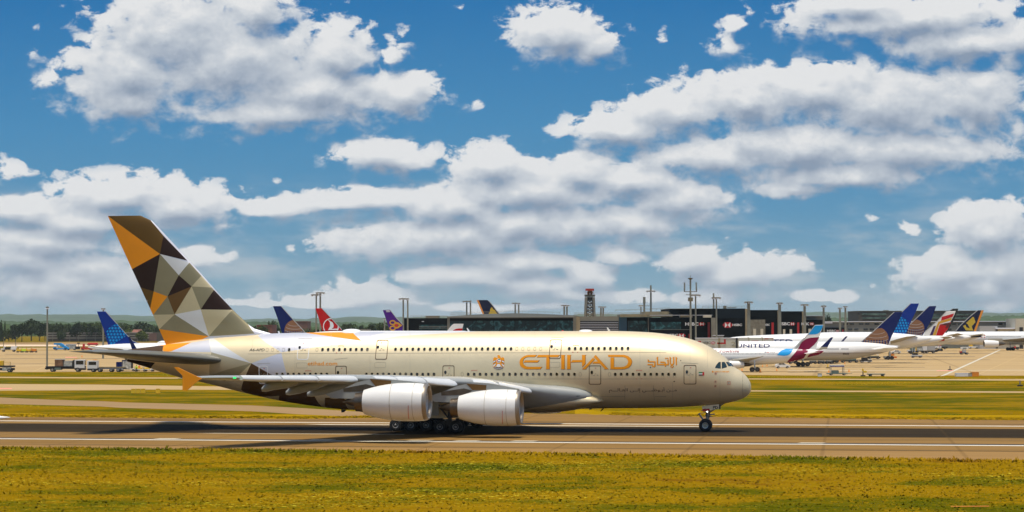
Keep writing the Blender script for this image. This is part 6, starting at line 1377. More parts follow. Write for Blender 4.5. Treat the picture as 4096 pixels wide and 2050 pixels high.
for a in ((189,1231,560,'lone floodlight mast in front of the tree belt at the far left',7,13), (413,1237,760,'floodlight mast whose round head shows just above the bright blue fin',7,20),
    (1265,1181,650,'left one of the tall mast pair behind the red fin',7,46), (1281,1173,690,'right, slightly taller one of the mast pair behind the red fin',8,40),
    (1613,1197,650,'left mast of the pair at the left end of the black terminal',7,40), (1631,1197,700,'right mast of the pair at the left end of the black terminal',7,12),
    (1867,1207,760,'left mast of the pair just left of the navy fin above the roof',7,38), (1882,1206,780,'right mast of the pair just left of the navy fin above the roof',7,10),
    (2061,1214.5,800,'left mast of the pair above the middle of the vaulted roof',7,30), (2075,1215,820,'right mast of the pair above the middle of the vaulted roof',7,14),
    (2257,1223,900,'left pale mast of the pair left of the radar tower',8,28), (2268,1224,920,'right pale mast of the pair left of the radar tower',8,24),
    (2404,1229,950,'left pale mast of the pair right of the radar tower',8,26), (2413,1229.5,970,'right pale mast of the pair right of the radar tower',8,26),
    (2564,1224,800,'thin short mast left of the stubby antenna post',6,20), (2604,1166,760,'tall mast with cross arm left of the telecom mast',8,42,24), (2783,1182,640,'floodlight mast just right of the telecom mast',7,46),
    (2855,1192,700,'post mast rising beside its twin above the black blocks',8,12,18), (2866,1193,640,'floodlight mast left of the largest hexagon sign block',7,42), (2995,1210,660,'broad lattice floodlight mast right of the largest hexagon block',15,40),
    (3119,1214,660,'floodlight mast between the third and fourth black blocks',14,30), (3219,1221,680,'floodlight mast at the right side of the fourth black block',12,36), (3295,1226,700,'floodlight mast beside the lone dark green tree',10,24),
    (3360,1234,1000,'left one of two pale masts before the hazy hills',9,20), (3382,1228,1000,'right, taller one of two pale masts before the hazy hills',9,22), (1538,1278,900,'thin pale mast standing left of the purple fin',6,8)):
    mast(*a)
r = bld('antenna_post', 'stubby cylindrical antenna post between the thin mast and the cross-armed mast', 'antenna', 2577, 2578, 760); z = at(2577, 1191, 760).z; B().tube((0, 0, 0), (0, 0, z), .38, .38, 10).done('pole', r, m_mast, 40); B().tube((-2.0, 0, z - 3.1), (2.0, 0, z - 3.1), .10).done('cross_arm', r, m_mast); B().tube((0, 0, z - 2.2), (0, 0, z + .2), .5, .5, 10).done('antenna_drum', r, m_mast, 40)
# telecom mast
Yt = 690; r = bld('telecom_mast', 'tall telecom mast with crown antenna and side arms above the black terminal', 'telecom mast', 2762, 2763, Yt)
zz = lambda y: at(2762, y, Yt).z; u = Yt / F
b_ = B(); b_.tube((0, 0, 0), (0, 0, zz(1165)), 4.6 * u, 3.8 * u, 12).tube((0, 0, zz(1165)), (0, 0, zz(1115)), 3.0 * u, 3.0 * u, 12)
for y in (1122,1130,1138,1146,1154): b_.tube((0, 0, zz(y)), (0, 0, zz(y) + .25), 4.6 * u, 4.6 * u, 12)
b_.done('pole', r, m_mast, 40); B().revolve([(zz(1119), 4 * u), (zz(1116), 9 * u), (zz(1113), 10.5 * u), (zz(1112.4), .01)], 18, axis='z').done('crown_antenna', r, m_lampw, 40); B().tube((0, 0, zz(1113)), (0, 0, zz(1100)), .12, .05, 6).done('lightning_rod', r, m_mast)
b_ = B().tube((-26 * u, 0, zz(1167.5)), (26 * u, 0, zz(1167.5)), .12).tube((-19 * u, 0, zz(1180)), (22 * u, 0, zz(1180)), .12)
for s_ in (-1, 1): b_.tube((s_ * 25 * u, 0, zz(1168)), (s_ * 25 * u, 0, zz(1156)), .12)
b_.done('side_arm', r, m_lampw)
for s_ in (-1, 1):
    q = B(); q.tube((s_ * 24 * u, 0, zz(1166)), (s_ * 23 * u, 0, zz(1131)), .16, .16, 6)
    for i in range(7): y = 1133 + i * 4.6; q.box(s_ * 23.5 * u - .34, s_ * 23.5 * u + .34, -.3, .3, zz(y), zz(y) + .14)
    q.done('dipole_antenna', r, m_mast)
B().tube((0, 0, zz(1206)), (0, 0, zz(1191)), 10 * u, 10 * u, 14).done('antenna_drum', r, M('drum_bronze', (.16, .13, .07), rough=.6), 40)
# radar tower
Yr = 780; r = bld('radar_tower', 'lattice radar tower with red bar antenna and orange dish on its platform', 'radar tower', 2359, 2360, Yr); u = Yr / F; zr = lambda y: at(2359, y, Yr).z
b_ = B(); b0, b1, w0, w1 = zr(1262), zr(1190), 19 * u, 14.5 * u
for i in range(4):
    sx, sy = (-1, 1)[i % 2], (-1, 1)[i // 2]; b_.tube((sx * w0 * 1.25, sy * w0, 0), (sx * w1, sy * w1, b1), .62, .5, 8)
b_.done('leg', r, m_conc, 40) ; b_ = B(); lev = [zr(y) for y in (1275, 1258, 1243, 1229, 1214, 1200)]
for a, c in zip(lev, lev[1:]):
    wa = w0 + (w1 - w0) * (a - b0) / (b1 - b0); wc = w0 + (w1 - w0) * (c - b0) / (b1 - b0)
    for sy in (-1, 1):
        b_.tube((-wa * .72, sy * wa, a), (wc * .72, sy * wc, c), .16, n=6).tube((wa * .72, sy * wa, a), (-wc * .72, sy * wc, c), .16, n=6).tube((-wa, sy * wa, a), (wa, sy * wa, a), .24, n=6).tube((-wa * .7, sy * wa, a), (-wc * .7, sy * wc, c), .3, n=6).tube((wa * .7, sy * wa, a), (wc * .7, sy * wc, c), .3, n=6)
b_.done('lattice_bracing', r, m_gearblk); B().tube((0, 0, zr(1204)), (0, 0, zr(1189)), 14 * u, 13 * u, 12).done('cabin', r, M('tower_cabin_olive', (.07, .07, .05), rough=.7), 40)
B().tube((0, 0, zr(1188)), (0, 0, zr(1180)), 20 * u, 22 * u, 16).done('platform', r, M('platform_olive', (.10, .105, .07), rough=.7), 40)
q = B()
for i in range(12):
    a = 2 * math.pi * i / 12; q.tube((math.cos(a) * 21.5 * u, math.sin(a) * 21.5 * u, zr(1181)), (math.cos(a) * 21.5 * u, math.sin(a) * 21.5 * u, zr(1173)), .05, n=5)
q.done('railing', r, m_roofw)
b_ = B()
for sx in (-16, 15): b_.tube((sx * u, 0, zr(1181)), (sx * u, 0, zr(1162)), .09, n=6)
b_.done('antenna_frame', r, m_roofw); B().box(-17 * u, 17 * u, -.8, .8, zr(1164), zr(1155.5)).done('bar_antenna', r, M('radar_red', (.42, .035, .02), rough=.5))
dz = (zr(1166) + zr(1180)) / 2; B().revolve([(-.9, 1.0), (-.5, 1.12), (0, 1.18), (.3, .9), (.45, .01)], 20, axis='y', origin=(1 * u, 0, dz)).done('radar_dish', r, M('radar_orange', (.30, .12, .03), rough=.6), 40)
r.children[-1].scale = (1, 1, 1)
# ================================================================== vehicles and people on the apron
m_vw = M('vehicle_white', (.75,.74,.70), rough=.35, coat=.3); m_vd = M('vehicle_dark_chassis', (.018,.017,.016), rough=.6); m_vy = M('vehicle_yellow', (.85,.52,.02), rough=.45); m_vo = M('vehicle_orange', (.75,.25,.02), rough=.5)
m_vb = M('stairs_blue', (.01,.26,.62), rough=.45); m_crate = M('brown_crates', (.23,.12,.06), rough=.8, noise=.5, nscale=1.2); m_bag = M('pale_luggage', (.45,.44,.38), rough=.7, noise=.6, nscale=1.5); m_vg = M('grey_green_tank', (.12,.17,.14), rough=.5)
m_hivis = M('hivis_yellow', (.65,.80,.03), rough=.7); m_hiv2 = M('hivis_orange', (.80,.20,.03), rough=.7); m_skin = M('skin', (.45,.26,.17), rough=.6); m_trs = M('dark_trousers', (.02,.022,.035), rough=.8)
def wheel2(parent, x, y, r=.45, wd=.28):
    b_ = B(); b_.revolve([(-wd / 2, r * .55, 0), (-wd / 2, r * .95, 0), (0, r, 0), (wd / 2, r * .95, 0), (wd / 2, r * .55, 0)], 18, axis='y', origin=(x, y, r)); b_.revolve([(-wd * .45, r * .56), (-wd * .5, .01)], 18, mi=1, axis='y', origin=(x, y, r)); b_.revolve([(wd * .45, r * .56), (wd * .5, .01)], 18, mi=1, axis='y', origin=(x, y, r))
    return b_.done('wheel', parent, [m_tyre, m_strut])
def bbox(parent, name, x0, x1, y0, y1, z0, z1, mat, bev=.05):
    b_ = B().box(x0, x1, y0, y1, z0, z1)
    if bev: bmesh.ops.bevel(b_.b, geom=b_.b.edges[:], offset=bev, segments=2, affect='EDGES')
    return b_.done(name, parent, mat)
def vehicle(name, label, cat, px, py, boxes, wheels=(), r=.45, flip=False, group=None, ws=2.2, rz=0.0):
    """boxes: (part, x0, x1, y0, y1, z0, z1, material)"""
    p = ground(px, py); e_ = empty(name, label, cat, (p.x, p.y, 0), (math.pi if flip else 0) + rz, group or 'vehicles working on the apron')
    done_ = {}
    for nm, x0, x1, y0, y1, z0, z1, mat in boxes:
        par = e_
        if '>' in nm: a, nm = nm.split('>'); par = done_.get(a, e_)
        done_[nm] = bbox(par, nm, x0, x1, y0, y1, z0, z1, mat)
    for x in wheels:
        for y in (-ws / 2, ws / 2): wheel2(e_, x, y, r)
    return e_
def cab(x0, x1, w_=2.3, h0=.9, h1=2.75, mat=None, front=1):
    mt = mat or m_vw; fx = x1 if front > 0 else x0
    return [('cab', x0, x1, -w_ / 2, w_ / 2, h0, h1, mt), ('cab>windscreen', fx - .03, fx + .03, -w_ / 2 + .15, w_ / 2 - .15, h0 + .85, h1 - .25, m_glass), ('cab>side_window', x0 + .35, x1 - .25, -w_ / 2 - .02, -w_ / 2 + .05, h0 + .95, h1 - .25, m_glass),
            ('cab>side_window', x0 + .35, x1 - .25, w_ / 2 - .05, w_ / 2 + .02, h0 + .95, h1 - .25, m_glass), ('cab>grille', fx - .02, fx + .04, -w_ / 2 + .3, w_ / 2 - .3, h0 + .1, h0 + .5, m_vd), ('bumper', x0, x1 + .05, -w_ / 2, w_ / 2, .45, h0 - .02, m_vd)]
def beacon(x, z): return [('beacon', x - .5, x + .5, -.6, .6, z, z + .12, m_vo)]
vehicle('cargo_truck', 'white-cabbed flatbed truck loaded with brown crates, facing right, at the left apron edge', 'truck', 265, 1488, [('chassis', -5.2, 3.4, -1.1, 1.1, .75, 1.15, m_vd), ('load_bed', -5.2, 2.2, -1.25, 1.25, 1.15, 1.45, m_vd), ('crates', -2.8, -.6, -1.1, 1.1, 1.45, 3.2, m_crate), ('crate_cover', -2.9, -.2, -1.15, 1.15, 3.2, 3.3, m_vw),
    ('luggage', -.5, 1.7, -1.0, 1.0, 1.45, 2.9, m_bag), ('tank', -2.8, -1.2, -1.3, 1.2, .5, 1.1, m_vg), ('tail_lift', -5.4, -4.2, -1.1, 1.1, .7, 1.0, m_vd), ('cab_rear_panel', 2.0, 2.4, -1.15, 1.15, 1.1, 3.1, m_vd)] + cab(2.4, 5.0, 2.3, .95, 3.15) + beacon(2.6, 3.3), (-3.4, 3.2), .55)
vehicle('flatbed_truck', 'white-cabbed empty flatbed truck with small blue bin, facing left, at the left apron edge', 'truck', 420, 1489, [('chassis', -2.4, 5.4, -1.0, 1.0, .75, 1.05, m_vd), ('load_bed', -1.4, 5.2, -1.25, 1.25, 1.1, 1.35, m_tan2), ('bed_rail', -1.4, 5.0, -1.27, -1.2, .78, .86, m_roofw), ('blue_bin', 3.0, 4.4, -.7, .7, 1.35, 2.6, m_navy), ('tow_bar', 5.2, 6.4, -.2, .2, .7, .85, m_vd)] + cab(-4.4, -1.8, 2.3, .9, 2.95, front=-1) + beacon(-2.6, 3.1), (-2.9, -1.2, 1.8, 3.6), .48)
vehicle('scissor_lift', 'yellow-railed platform lift cut off by the left edge of the picture', 'platform lift', 22, 1490, [('chassis', -3.5, 2.2, -1.1, 1.1, .5, 1.1, m_vd), ('platform', -3.5, 2.3, -1.2, 1.2, 1.35, 1.75, m_vd), ('side_box', -.6, 1.7, -1.15, -.4, .4, 1.3, m_bag), ('guard_rail', -3.4, 1.6, -1.2, -1.14, 2.6, 2.7, m_vy), ('guard_rail', -3.4, 1.6, -1.2, -1.14, 2.1, 2.18, m_vy), ('rail_post', 1.5, 1.6, -1.2, -1.1, 1.7, 2.7, m_vy), ('rail_post', -.2, -.1, -1.2, -1.1, 1.7, 3.1, m_vy), ('rail_post', -2.2, -2.1, -1.2, -1.1, 1.7, 3.1, m_vy), ('operator_box', -2.0, -.4, -.8, .2, 1.75, 3.0, m_vy)], (-2.4, 1.2), .5)
vehicle('container_dolly', 'low white dolly carrying a dark framed cargo container under the big jet tail', 'dolly', 510, 1486, [('deck', -2.0, 2.2, -1.1, 1.1, .45, .7, m_vw), ('container', -1.2, 1.2, -1.0, 1.0, .75, 2.9, m_bag), ('container_frame', -1.3, -1.1, -1.05, 1.05, .75, 3.0, m_vd), ('container_frame', 1.1, 1.3, -1.05, 1.05, .75, 3.0, m_vd), ('container_top', -1.2, 1.2, -1.05, 1.05, 2.8, 3.0, m_navy), ('tow_bar', 2.2, 3.2, -.1, .1, .5, .6, m_vw)], (-1.5, 1.7), .3)
for i, (px, w_, lab) in enumerate(((564, 1.6, 'white low dolly beside the two workers under the big jet tail'), (595, 1.4, 'last low white dolly behind the big jet tail underside'))): vehicle('baggage_dolly', lab, 'dolly', px, 1487, [('deck', -w_, w_, -.9, .9, .45, .65, m_vw), ('end_frame', -w_, -w_ + .1, -.9, .9, .6, 1.2, m_vw), ('bags', -w_ + .2, w_ * .2, -.7, .7, .65, 1.0, m_vy)], (-w_ + .4, w_ - .4), .28)
vehicle('passenger_stairs', 'bright blue passenger stairs truck on the far left apron', 'stairs', 243, 1402.5, [('chassis', -3.6, 3.4, -1.1, 1.1, .5, 1.2, m_vb), ('support', -2.0, -1.4, -.9, .9, 1.2, 3.2, m_vw), ('top_platform', -3.4, -1.0, -1.1, 1.1, 2.9, 3.8, m_vb), ('engine_cover', -3.7, -2.2, -1.1, 1.1, .6, 1.7, m_vb)], (-2.4, 2.2), .5)
st_ = [o for o in C.objects if o.name.startswith('passenger_stairs')][0]; B().prism([(-1.2,3.8),(-1.2,2.9),(3.0,.6),(4.4,.6),(4.4,1.1),(.2,3.8)], -1.1, 1.1).done('stair_flight', st_, m_vb)
vehicle('service_tank', 'pale covered tank unit to the right of the blue passenger stairs', 'service unit', 287, 1402, [('tank', -2.8, 2.0, -1.2, 1.2, .5, 2.9, m_bag), ('cover', -2.9, 2.3, -1.3, 1.3, 2.9, 3.15, m_vw), ('pump_box', 2.0, 4.2, -1.0, 1.0, .5, 1.9, m_vd)], (-1.8, 1.4), .4)
vehicle('baggage_tug', 'red tug with black canopy next to the pale covered tank unit', 'tug', 345, 1402, [('body', -2.6, 1.8, -.9, .9, .4, 1.4, m_red), ('mast_box', -1.8, -.8, -.6, .6, 1.4, 3.4, m_red), ('canopy', -4.6, -3.4, -.8, .8, 3.4, 3.9, m_vd), ('canopy_post', -4.1, -3.9, -.1, .1, .6, 3.4, m_vd), ('hood', 1.8, 3.6, -.8, .8, .4, 1.2, m_red)], (-1.8, 2.4), .4)
vehicle('fuel_bowser', 'low red tank wagon behind the bright blue fin aircraft', 'tank wagon', 371, 1384, [('tank', -3.2, 3.2, -1.1, 1.1, .8, 1.9, m_red), ('chassis', -3.6, 3.6, -1.0, 1.0, .4, .8, m_vd)], (-2.4, 2.4), .4)
vehicle('cargo_loader', 'white cargo loader with slanted dark opening near the left edge', 'loader', 36, 1408, [('deck', -3.8, 3.6, -1.2, 1.2, 1.0, 1.6, m_vw), ('cab', 1.2, 3.8, -1.1, 1.1, 1.6, 2.7, m_vw), ('opening', -1.8, 1.0, -1.25, -.6, 1.1, 2.2, m_vd), ('frame', -2.4, -1.8, -1.2, 1.2, 1.2, 2.6, m_vw)], (-2.6, 2.4), .5)
for i, (px, c_, lab) in enumerate(((78, m_vy, 'yellow baggage cart left of the other carts in the far left row'), (98, m_hivis, 'lime yellow equipment cart in the far left row'), (116, m_vy, 'yellow baggage cart between the lime cart and the orange cart'), (137, m_vo, 'orange equipment cart at the right end of the far left row'))):
    vehicle('baggage_cart', lab, 'cart', px, 1411, [('deck', -1.3, 1.3, -.8, .8, .4, .6, m_vd), ('load', -1.1, 1.0, -.7, .7, .6, 1.5 + .2 * (i % 2), c_), ('canopy_frame', -1.25, -1.15, -.8, .8, .6, 2.2, c_)], (-.9, .9), .28)
for i, (px, lab) in enumerate(((534, 'leftmost of the three adjoining yellow markers on the grass under the big jet tail'), (553, 'middle of the three adjoining yellow markers under the big jet tail'), (572, 'rightmost of the three adjoining yellow markers under the big jet tail'), (632, 'single yellow marker box standing apart right of the three'))):
    vehicle('marker_board', lab, 'marker', px, 1577, [('panel', -.38, .38, -.12, .12, .12, .90, m_vy), ('panel>top_strip', -.36, .36, -.14, .14, .86, .93, m_vy), ('foot', -.28, -.2, -.1, .1, 0, .14, m_vd), ('foot', .2, .28, -.1, .1, 0, .14, m_vd)], group='yellow marker boards on the infield')
def car(px, py, label, flip=False):
    p = ground(px, py); e_ = empty('car', label, 'car', (p.x, p.y, 0), math.pi if flip else 0, 'vehicles working on the apron')
    pr = [(-2.0,.35),(-2.05,.8),(-1.85,1.0),(-1.2,1.45),(.3,1.5),(1.0,1.05),(1.75,.92),(2.0,.7),(2.0,.35)]
    rg = [[(x, y, .35 + (z - .35) * k) for x, z in pr] for y, k in ((-.84, .96), (-.80, 1), (.80, 1), (.84, .96))]
    b_ = B(); b_.loft(rg); b_.done('body', e_, m_vw)
    for y in (-.86, .83): B().prism([(-1.15,1.02),(-1.05,1.36),(-.3,1.40),(-.3,1.02)], y, y + .03).prism([(-.22,1.02),(-.22,1.40),(.25,1.40),(.82,1.02)], y, y + .03).done('side_window', e_, m_glass)
    for x in (-1.25, 1.25):
        for y in (-.78, .78): wheel2(e_, x, y, .33, .22)
    B().box(1.97, 2.03, -.7, -.4, .65, .8).done('headlight', e_, m_pwhite); B().box(1.97, 2.03, .4, .7, .65, .8).done('headlight', e_, m_pwhite); return e_
car(3130, 1474, 'small white car driving under the tail of the burgundy finned airliner')
car(3583, 1416, 'white car half hidden behind the grey-bellied airliner tail', True)
m_frame = M('trolley_frame', (.35, .34, .30), rough=.5)
vehicle('equipment_trolley', 'open frame trolley with blue top band at the right apron edge', 'trolley', 3348, 1502, [('deck', -2.4, 2.4, -1.0, 1.0, .3, .5, m_vg), ('top_band', -1.6, 1.6, -1.0, 1.0, 2.0, 2.25, m_royal), ('roof', -1.6, 1.6, -1.0, 1.0, 2.25, 2.4, m_vw), ('post', -1.55, -1.42, -.95, -.8, .5, 2.0, m_frame), ('post', 1.42, 1.55, -.95, -.8, .5, 2.0, m_frame), ('post', -1.55, -1.42, .8, .95, .5, 2.0, m_frame), ('post', 1.42, 1.55, .8, .95, .5, 2.0, m_frame), ('grey_box', -1.3, .3, -.8, .8, .5, 1.15, m_vg), ('tow_bar', 2.4, 3.6, -.08, .08, .35, .45, m_vg)], (-1.4, 1.6), .24, ws=1.7)
vehicle('flat_dolly', 'long flat dolly with raised yellow handle at the right apron edge', 'dolly', 3504, 1506, [('deck', -2.0, 2.0, -.9, .9, .4, .6, m_vg), ('tow_handle', -2.9, -2.1, -.1, .1, .8, 1.3, m_vy), ('tow_handle', -3.2, -2.8, -.1, .1, 1.2, 1.75, m_vy)], (-1.3, 1.5), .26, ws=1.6)
vehicle('white_box', 'small white cabinet on the grass edge left of the frame trolley', 'cabinet', 3279, 1508, [('cabinet', -.45, .45, -.4, .4, .05, .72, m_vw), ('lid', -.5, .5, -.45, .45, .72, .78, m_roof)])
vehicle('container_row', 'white block container at the grass edge on the far right', 'container', 3848, 1507, [('box', -1.5, 1.5, -.8, .8, 0, .72, m_vw), ('lid', -1.52, 1.52, -.82, .82, .72, .77, m_roofw)])
vehicle('container_row', 'small grey block container between the white and the orange ones', 'container', 3880, 1507, [('box', -.52, .52, -.8, .8, 0, .70, m_frame), ('lid', -.53, .53, -.82, .82, .70, .75, m_vg)])
vehicle('container_row', 'bright orange block container beside the small grey one', 'container', 3899, 1507, [('box', -.75, .75, -.9, .9, 0, .98, m_vo), ('lid', -.76, .76, -.92, .92, .98, 1.02, m_vo)])
vehicle('lift_truck', 'lone white lift truck standing on open apron below the navy and orange fin', 'lift truck', 3856, 1419, [('chassis', -1.6, 1.6, -1.0, 1.0, .4, .8, m_vd), ('mast', -.6, .7, -.6, .6, .8, 2.2, m_vw), ('cabin', -1.3, 1.5, -1.0, 1.0, 2.1, 3.0, m_vw), ('cabin>window', -.8, .9, -1.04, -.9, 2.3, 2.8, m_vg), ('front_box', -1.7, -.9, -.8, .8, .8, 1.3, m_red)], (-1.0, 1.0), .4)
vehicle('box_truck', 'pale green and white catering box truck among the parked tails on the right', 'truck', 3716, 1414, [('chassis', -3.2, 3.4, -1.1, 1.1, .5, 1.1, m_vd), ('box', -2.7, -.9, -1.2, 1.2, 1.15, 4.0, m_vw), ('box_rear', -.9, 2.4, -1.2, 1.2, 1.15, 3.7, m_alg), ('box_rear>joint', -.95, -.85, -1.23, 1.23, 1.2, 3.8, m_vd), ('hitch', 2.6, 3.8, -.9, .9, .8, 1.5, m_vd)], (-2.2, -.9, 1.8), .48)
vehicle('service_truck', 'dark green cab service truck left of the catering box truck', 'truck', 3648, 1413, [('chassis', -1.8, 2.0, -1.0, 1.0, .4, .9, m_vd), ('cab', -.8, 1.2, -1.0, 1.0, .9, 2.7, m_vg), ('cab>windscreen', -.84, -.78, -.8, .8, 1.6, 2.4, m_glass), ('bonnet', -2.0, -.8, -.9, .9, .5, 1.3, m_vw), ('lamp_bar', -2.05, -1.9, -.7, .7, .8, .95, m_pwhite)], (-1.1, 1.3), .4)
vehicle('loading_trolley', 'dark loading trolley squeezed between the green cab truck and the box truck', 'trolley', 3679, 1412, [('deck', -1.6, 1.6, -.9, .9, .5, .9, m_vd), ('load', -1.2, 1.0, -.8, .8, .9, 1.9, m_bag), ('rail', -1.6, -1.5, -.9, .9, .9, 2.4, m_vy)], (-1, 1), .35)
vehicle('pickup_truck', 'small black and white striped airfield pickup in front of the box truck', 'pickup', 3666, 1432, [('body', -2.0, 2.0, -.9, .9, .45, 1.0, m_vw), ('cabin', -1.4, .3, -.85, .85, 1.0, 1.75, m_vd), ('cabin>roof', -1.3, .2, -.8, .8, 1.72, 1.85, m_vy), ('stripe', -1.9, 2.0, -.93, -.88, .6, .75, m_vd)], (-1.3, 1.3), .36)
vehicle('tow_tractor', 'low white tow tractor with orange covers behind the grey-bellied tail', 'tractor', 3556, 1438, [('body', -1.8, 1.4, -.9, .9, .35, 1.1, m_bag), ('lamp_bar', -1.85, -1.7, -.7, .7, .7, .9, m_pwhite), ('orange_cover', .6, 1.8, -.5, .5, 1.2, 1.8, m_vo), ('rear_box', 1.4, 2.6, -.7, .7, .4, 1.0, m_hiv2), ('boom', -.2, .6, -.2, .2, 1.0, 2.4, m_tan2)], (-1.1, 1.1), .35)
vehicle('belt_loader', 'dark belt loader under the tail cone of the grey-bellied airliner', 'loader', 3495, 1437, [('body', -2.2, 2.2, -.9, .9, .3, .8, m_vd), ('belt', -2.2, 1.8, -.5, .5, .85, 1.1, m_vg), ('lamp_panel', .8, 1.6, -.92, -.85, 1.3, 1.6, m_pwhite)], (-1.4, 1.4), .35)
vehicle('tow_tractor', 'boxy beige and black tow tractor standing below the grey belly', 'tractor', 3462, 1452, [('body', -1.8, 1.9, -.9, .9, .3, .8, m_vd), ('stripe', -1.7, 1.8, -.93, -.88, .35, .5, m_pwhite), ('cabin', -1.2, .6, -.8, .8, .8, 1.7, m_vd), ('hood', .6, 1.8, -.8, .8, .8, 1.2, m_cream2)], (-1.1, 1.1), .34)
vehicle('pallet_transporter', 'long low dark pallet transporter left of the boxy tow tractor', 'transporter', 3400, 1452, [('deck', -3.0, 2.6, -1.1, 1.1, .35, .75, m_vd), ('load', -2.2, 1.8, -.9, .9, .75, 1.3, m_vg), ('orange_end', -3.6, -3.0, -.5, .5, .4, 1.1, m_vo)], (-2.2, 0, 2.0), .32)
for px, lab in ((3252, 'first black baggage cart with pale load behind the burgundy tail'), (3285, 'middle black baggage cart with pale load behind the burgundy tail'), (3316, 'last black baggage cart with pale load, rightmost behind the burgundy tail')):
    vehicle('baggage_cart', lab, 'cart', px, 1457, [('deck', -1.1, 1.1, -.8, .8, .35, .8, m_vd), ('load', -.95, .95, -.7, .7, .8, 1.25, m_bag)], (-.7, .7), .28)
vehicle('ground_power_unit', 'dark ground power unit below the burgundy tail cone', 'power unit', 3172, 1457, [('body', -1.3, 1.3, -.8, .8, .3, 1.2, m_vd), ('panel', -.8, .2, -.84, -.78, .5, .9, m_frame)], (-.8, .8), .3)
vehicle('yellow_tug', 'yellow and white tug under the white airliner on the far right', 'tug', 3893, 1396, [('body', -2.4, 2.4, -1, 1, .4, 1.2, m_vw), ('cabin', -2.0, -.4, -.9, .9, 1.2, 2.2, m_vy), ('rear', 2.4, 4.2, -.9, .9, .4, 1.3, m_vy)], (-1.5, 1.5), .4)
vehicle('small_tug', 'black and red tug by the main wheels on the far right', 'tug', 4062, 1400, [('body', -1.6, 1.6, -1, 1, .4, 1.3, m_vd), ('red_panel', -1.0, 0, -1.04, -.9, .7, 1.6, m_red)], (-1.0, 1.0), .4)
vehicle('small_truck', 'small white truck with red load behind the catering box truck', 'truck', 3760, 1398, [('body', -3.0, .5, -1, 1, .5, 1.5, m_vw), ('red_load', -.6, .4, -.8, .8, 1.5, 2.0, m_red), ('rear', .5, 3.6, -1, 1, .5, 1.3, m_vd)], (-2, 2.4), .45)
b_ = bld('yellow_barrier', 'long yellow barrier wall running behind the parked airliners on the right', 'barrier', 3640, 4400, 1130); pbox('panel', 3640, 4400, 1378.5, 1130, .4, m_vy, b_, 1385); pbox('base', 3640, 4400, 1385, 1130, .5, M('olive_base', (.13, .11, .03), rough=.9), b_, None, -.02)
# traffic cones and chocks
def cone(px, py, label, h=1.0):
    p = ground(px, py); e_ = empty('traffic_cone', label, 'cone', (p.x, p.y, 0), 0, 'orange cones round the parked airliners'); B().revolve([(.05, .30 * h), (h * .95, .05), (h, .01)], 12, axis='z').done('cone', e_, m_vo, 40); B().box(-.38 * h, .38 * h, -.38 * h, .38 * h, 0, .06).done('base', e_, m_vo); return e_
for px, py, lab, h in ((3041,1491,'tallest orange cone, right of the burgundy finned airliner main wheels',1.0), (3068,1467,'orange cone under the burgundy finned airliner belly',.7), (3050,1468,'small orange cone left of the white car',.6), (3107,1484,'small orange cone on the apron below the white car',.6), (2968,1484,'orange cone by the big jet nose',.7),
    (3315,1491,'orange cone left of the frame trolley',.7), (3379,1457,'orange cone under the grey belly',.6), (3396,1490,'pale yellow cone right of the frame trolley',.8), (328,1430,'single yellow marker cone on open apron under the tailplane',.9)): cone(px, py, lab, h)
for px, py, lab in ((3311, 1474, 'small yellow post with dark base between the burgundy tail and the frame trolley'), (3452, 1506, 'thin red and white post on the right apron edge'), (3800, 1482, 'brown squat post beside the white diagonal apron line'), (4080, 1546, 'small black sign post on the infield at the far right')):
    p = ground(px, py); e_ = empty('marker_post', lab, 'post', (p.x, p.y, 0), 0, 'small posts on the airfield'); B().box(-.5, .5, -.3, .3, 0, .25).done('base', e_, m_vd); B().box(-.12, .12, -.1, .1, .25, 1.1).done('post', e_, m_vy if px == 3311 else m_tan2)
for px, lab in ((14, 'leftmost dark signal post with yellow lamp before the tree belt'), (63, 'second dark signal post with yellow lamp before the tree belt')):
    p = ground(px, 1389); e_ = empty('signal_post', lab, 'signal post', (p.x, p.y, 0), 0, 'approach signal posts at the far left'); B().tube((0, 0, 0), (0, 0, 5), .2).done('post', e_, m_tan2); bbox(e_, 'lamp_box', -1.2, 1.2, -.4, .4, 5, 6.2, m_vd); bbox(e_, 'yellow_lamp', .3, 1.0, -.5, -.3, 5.3, 6.0, M('lamp_yellow', (.5,.45,.05), rough=.5))

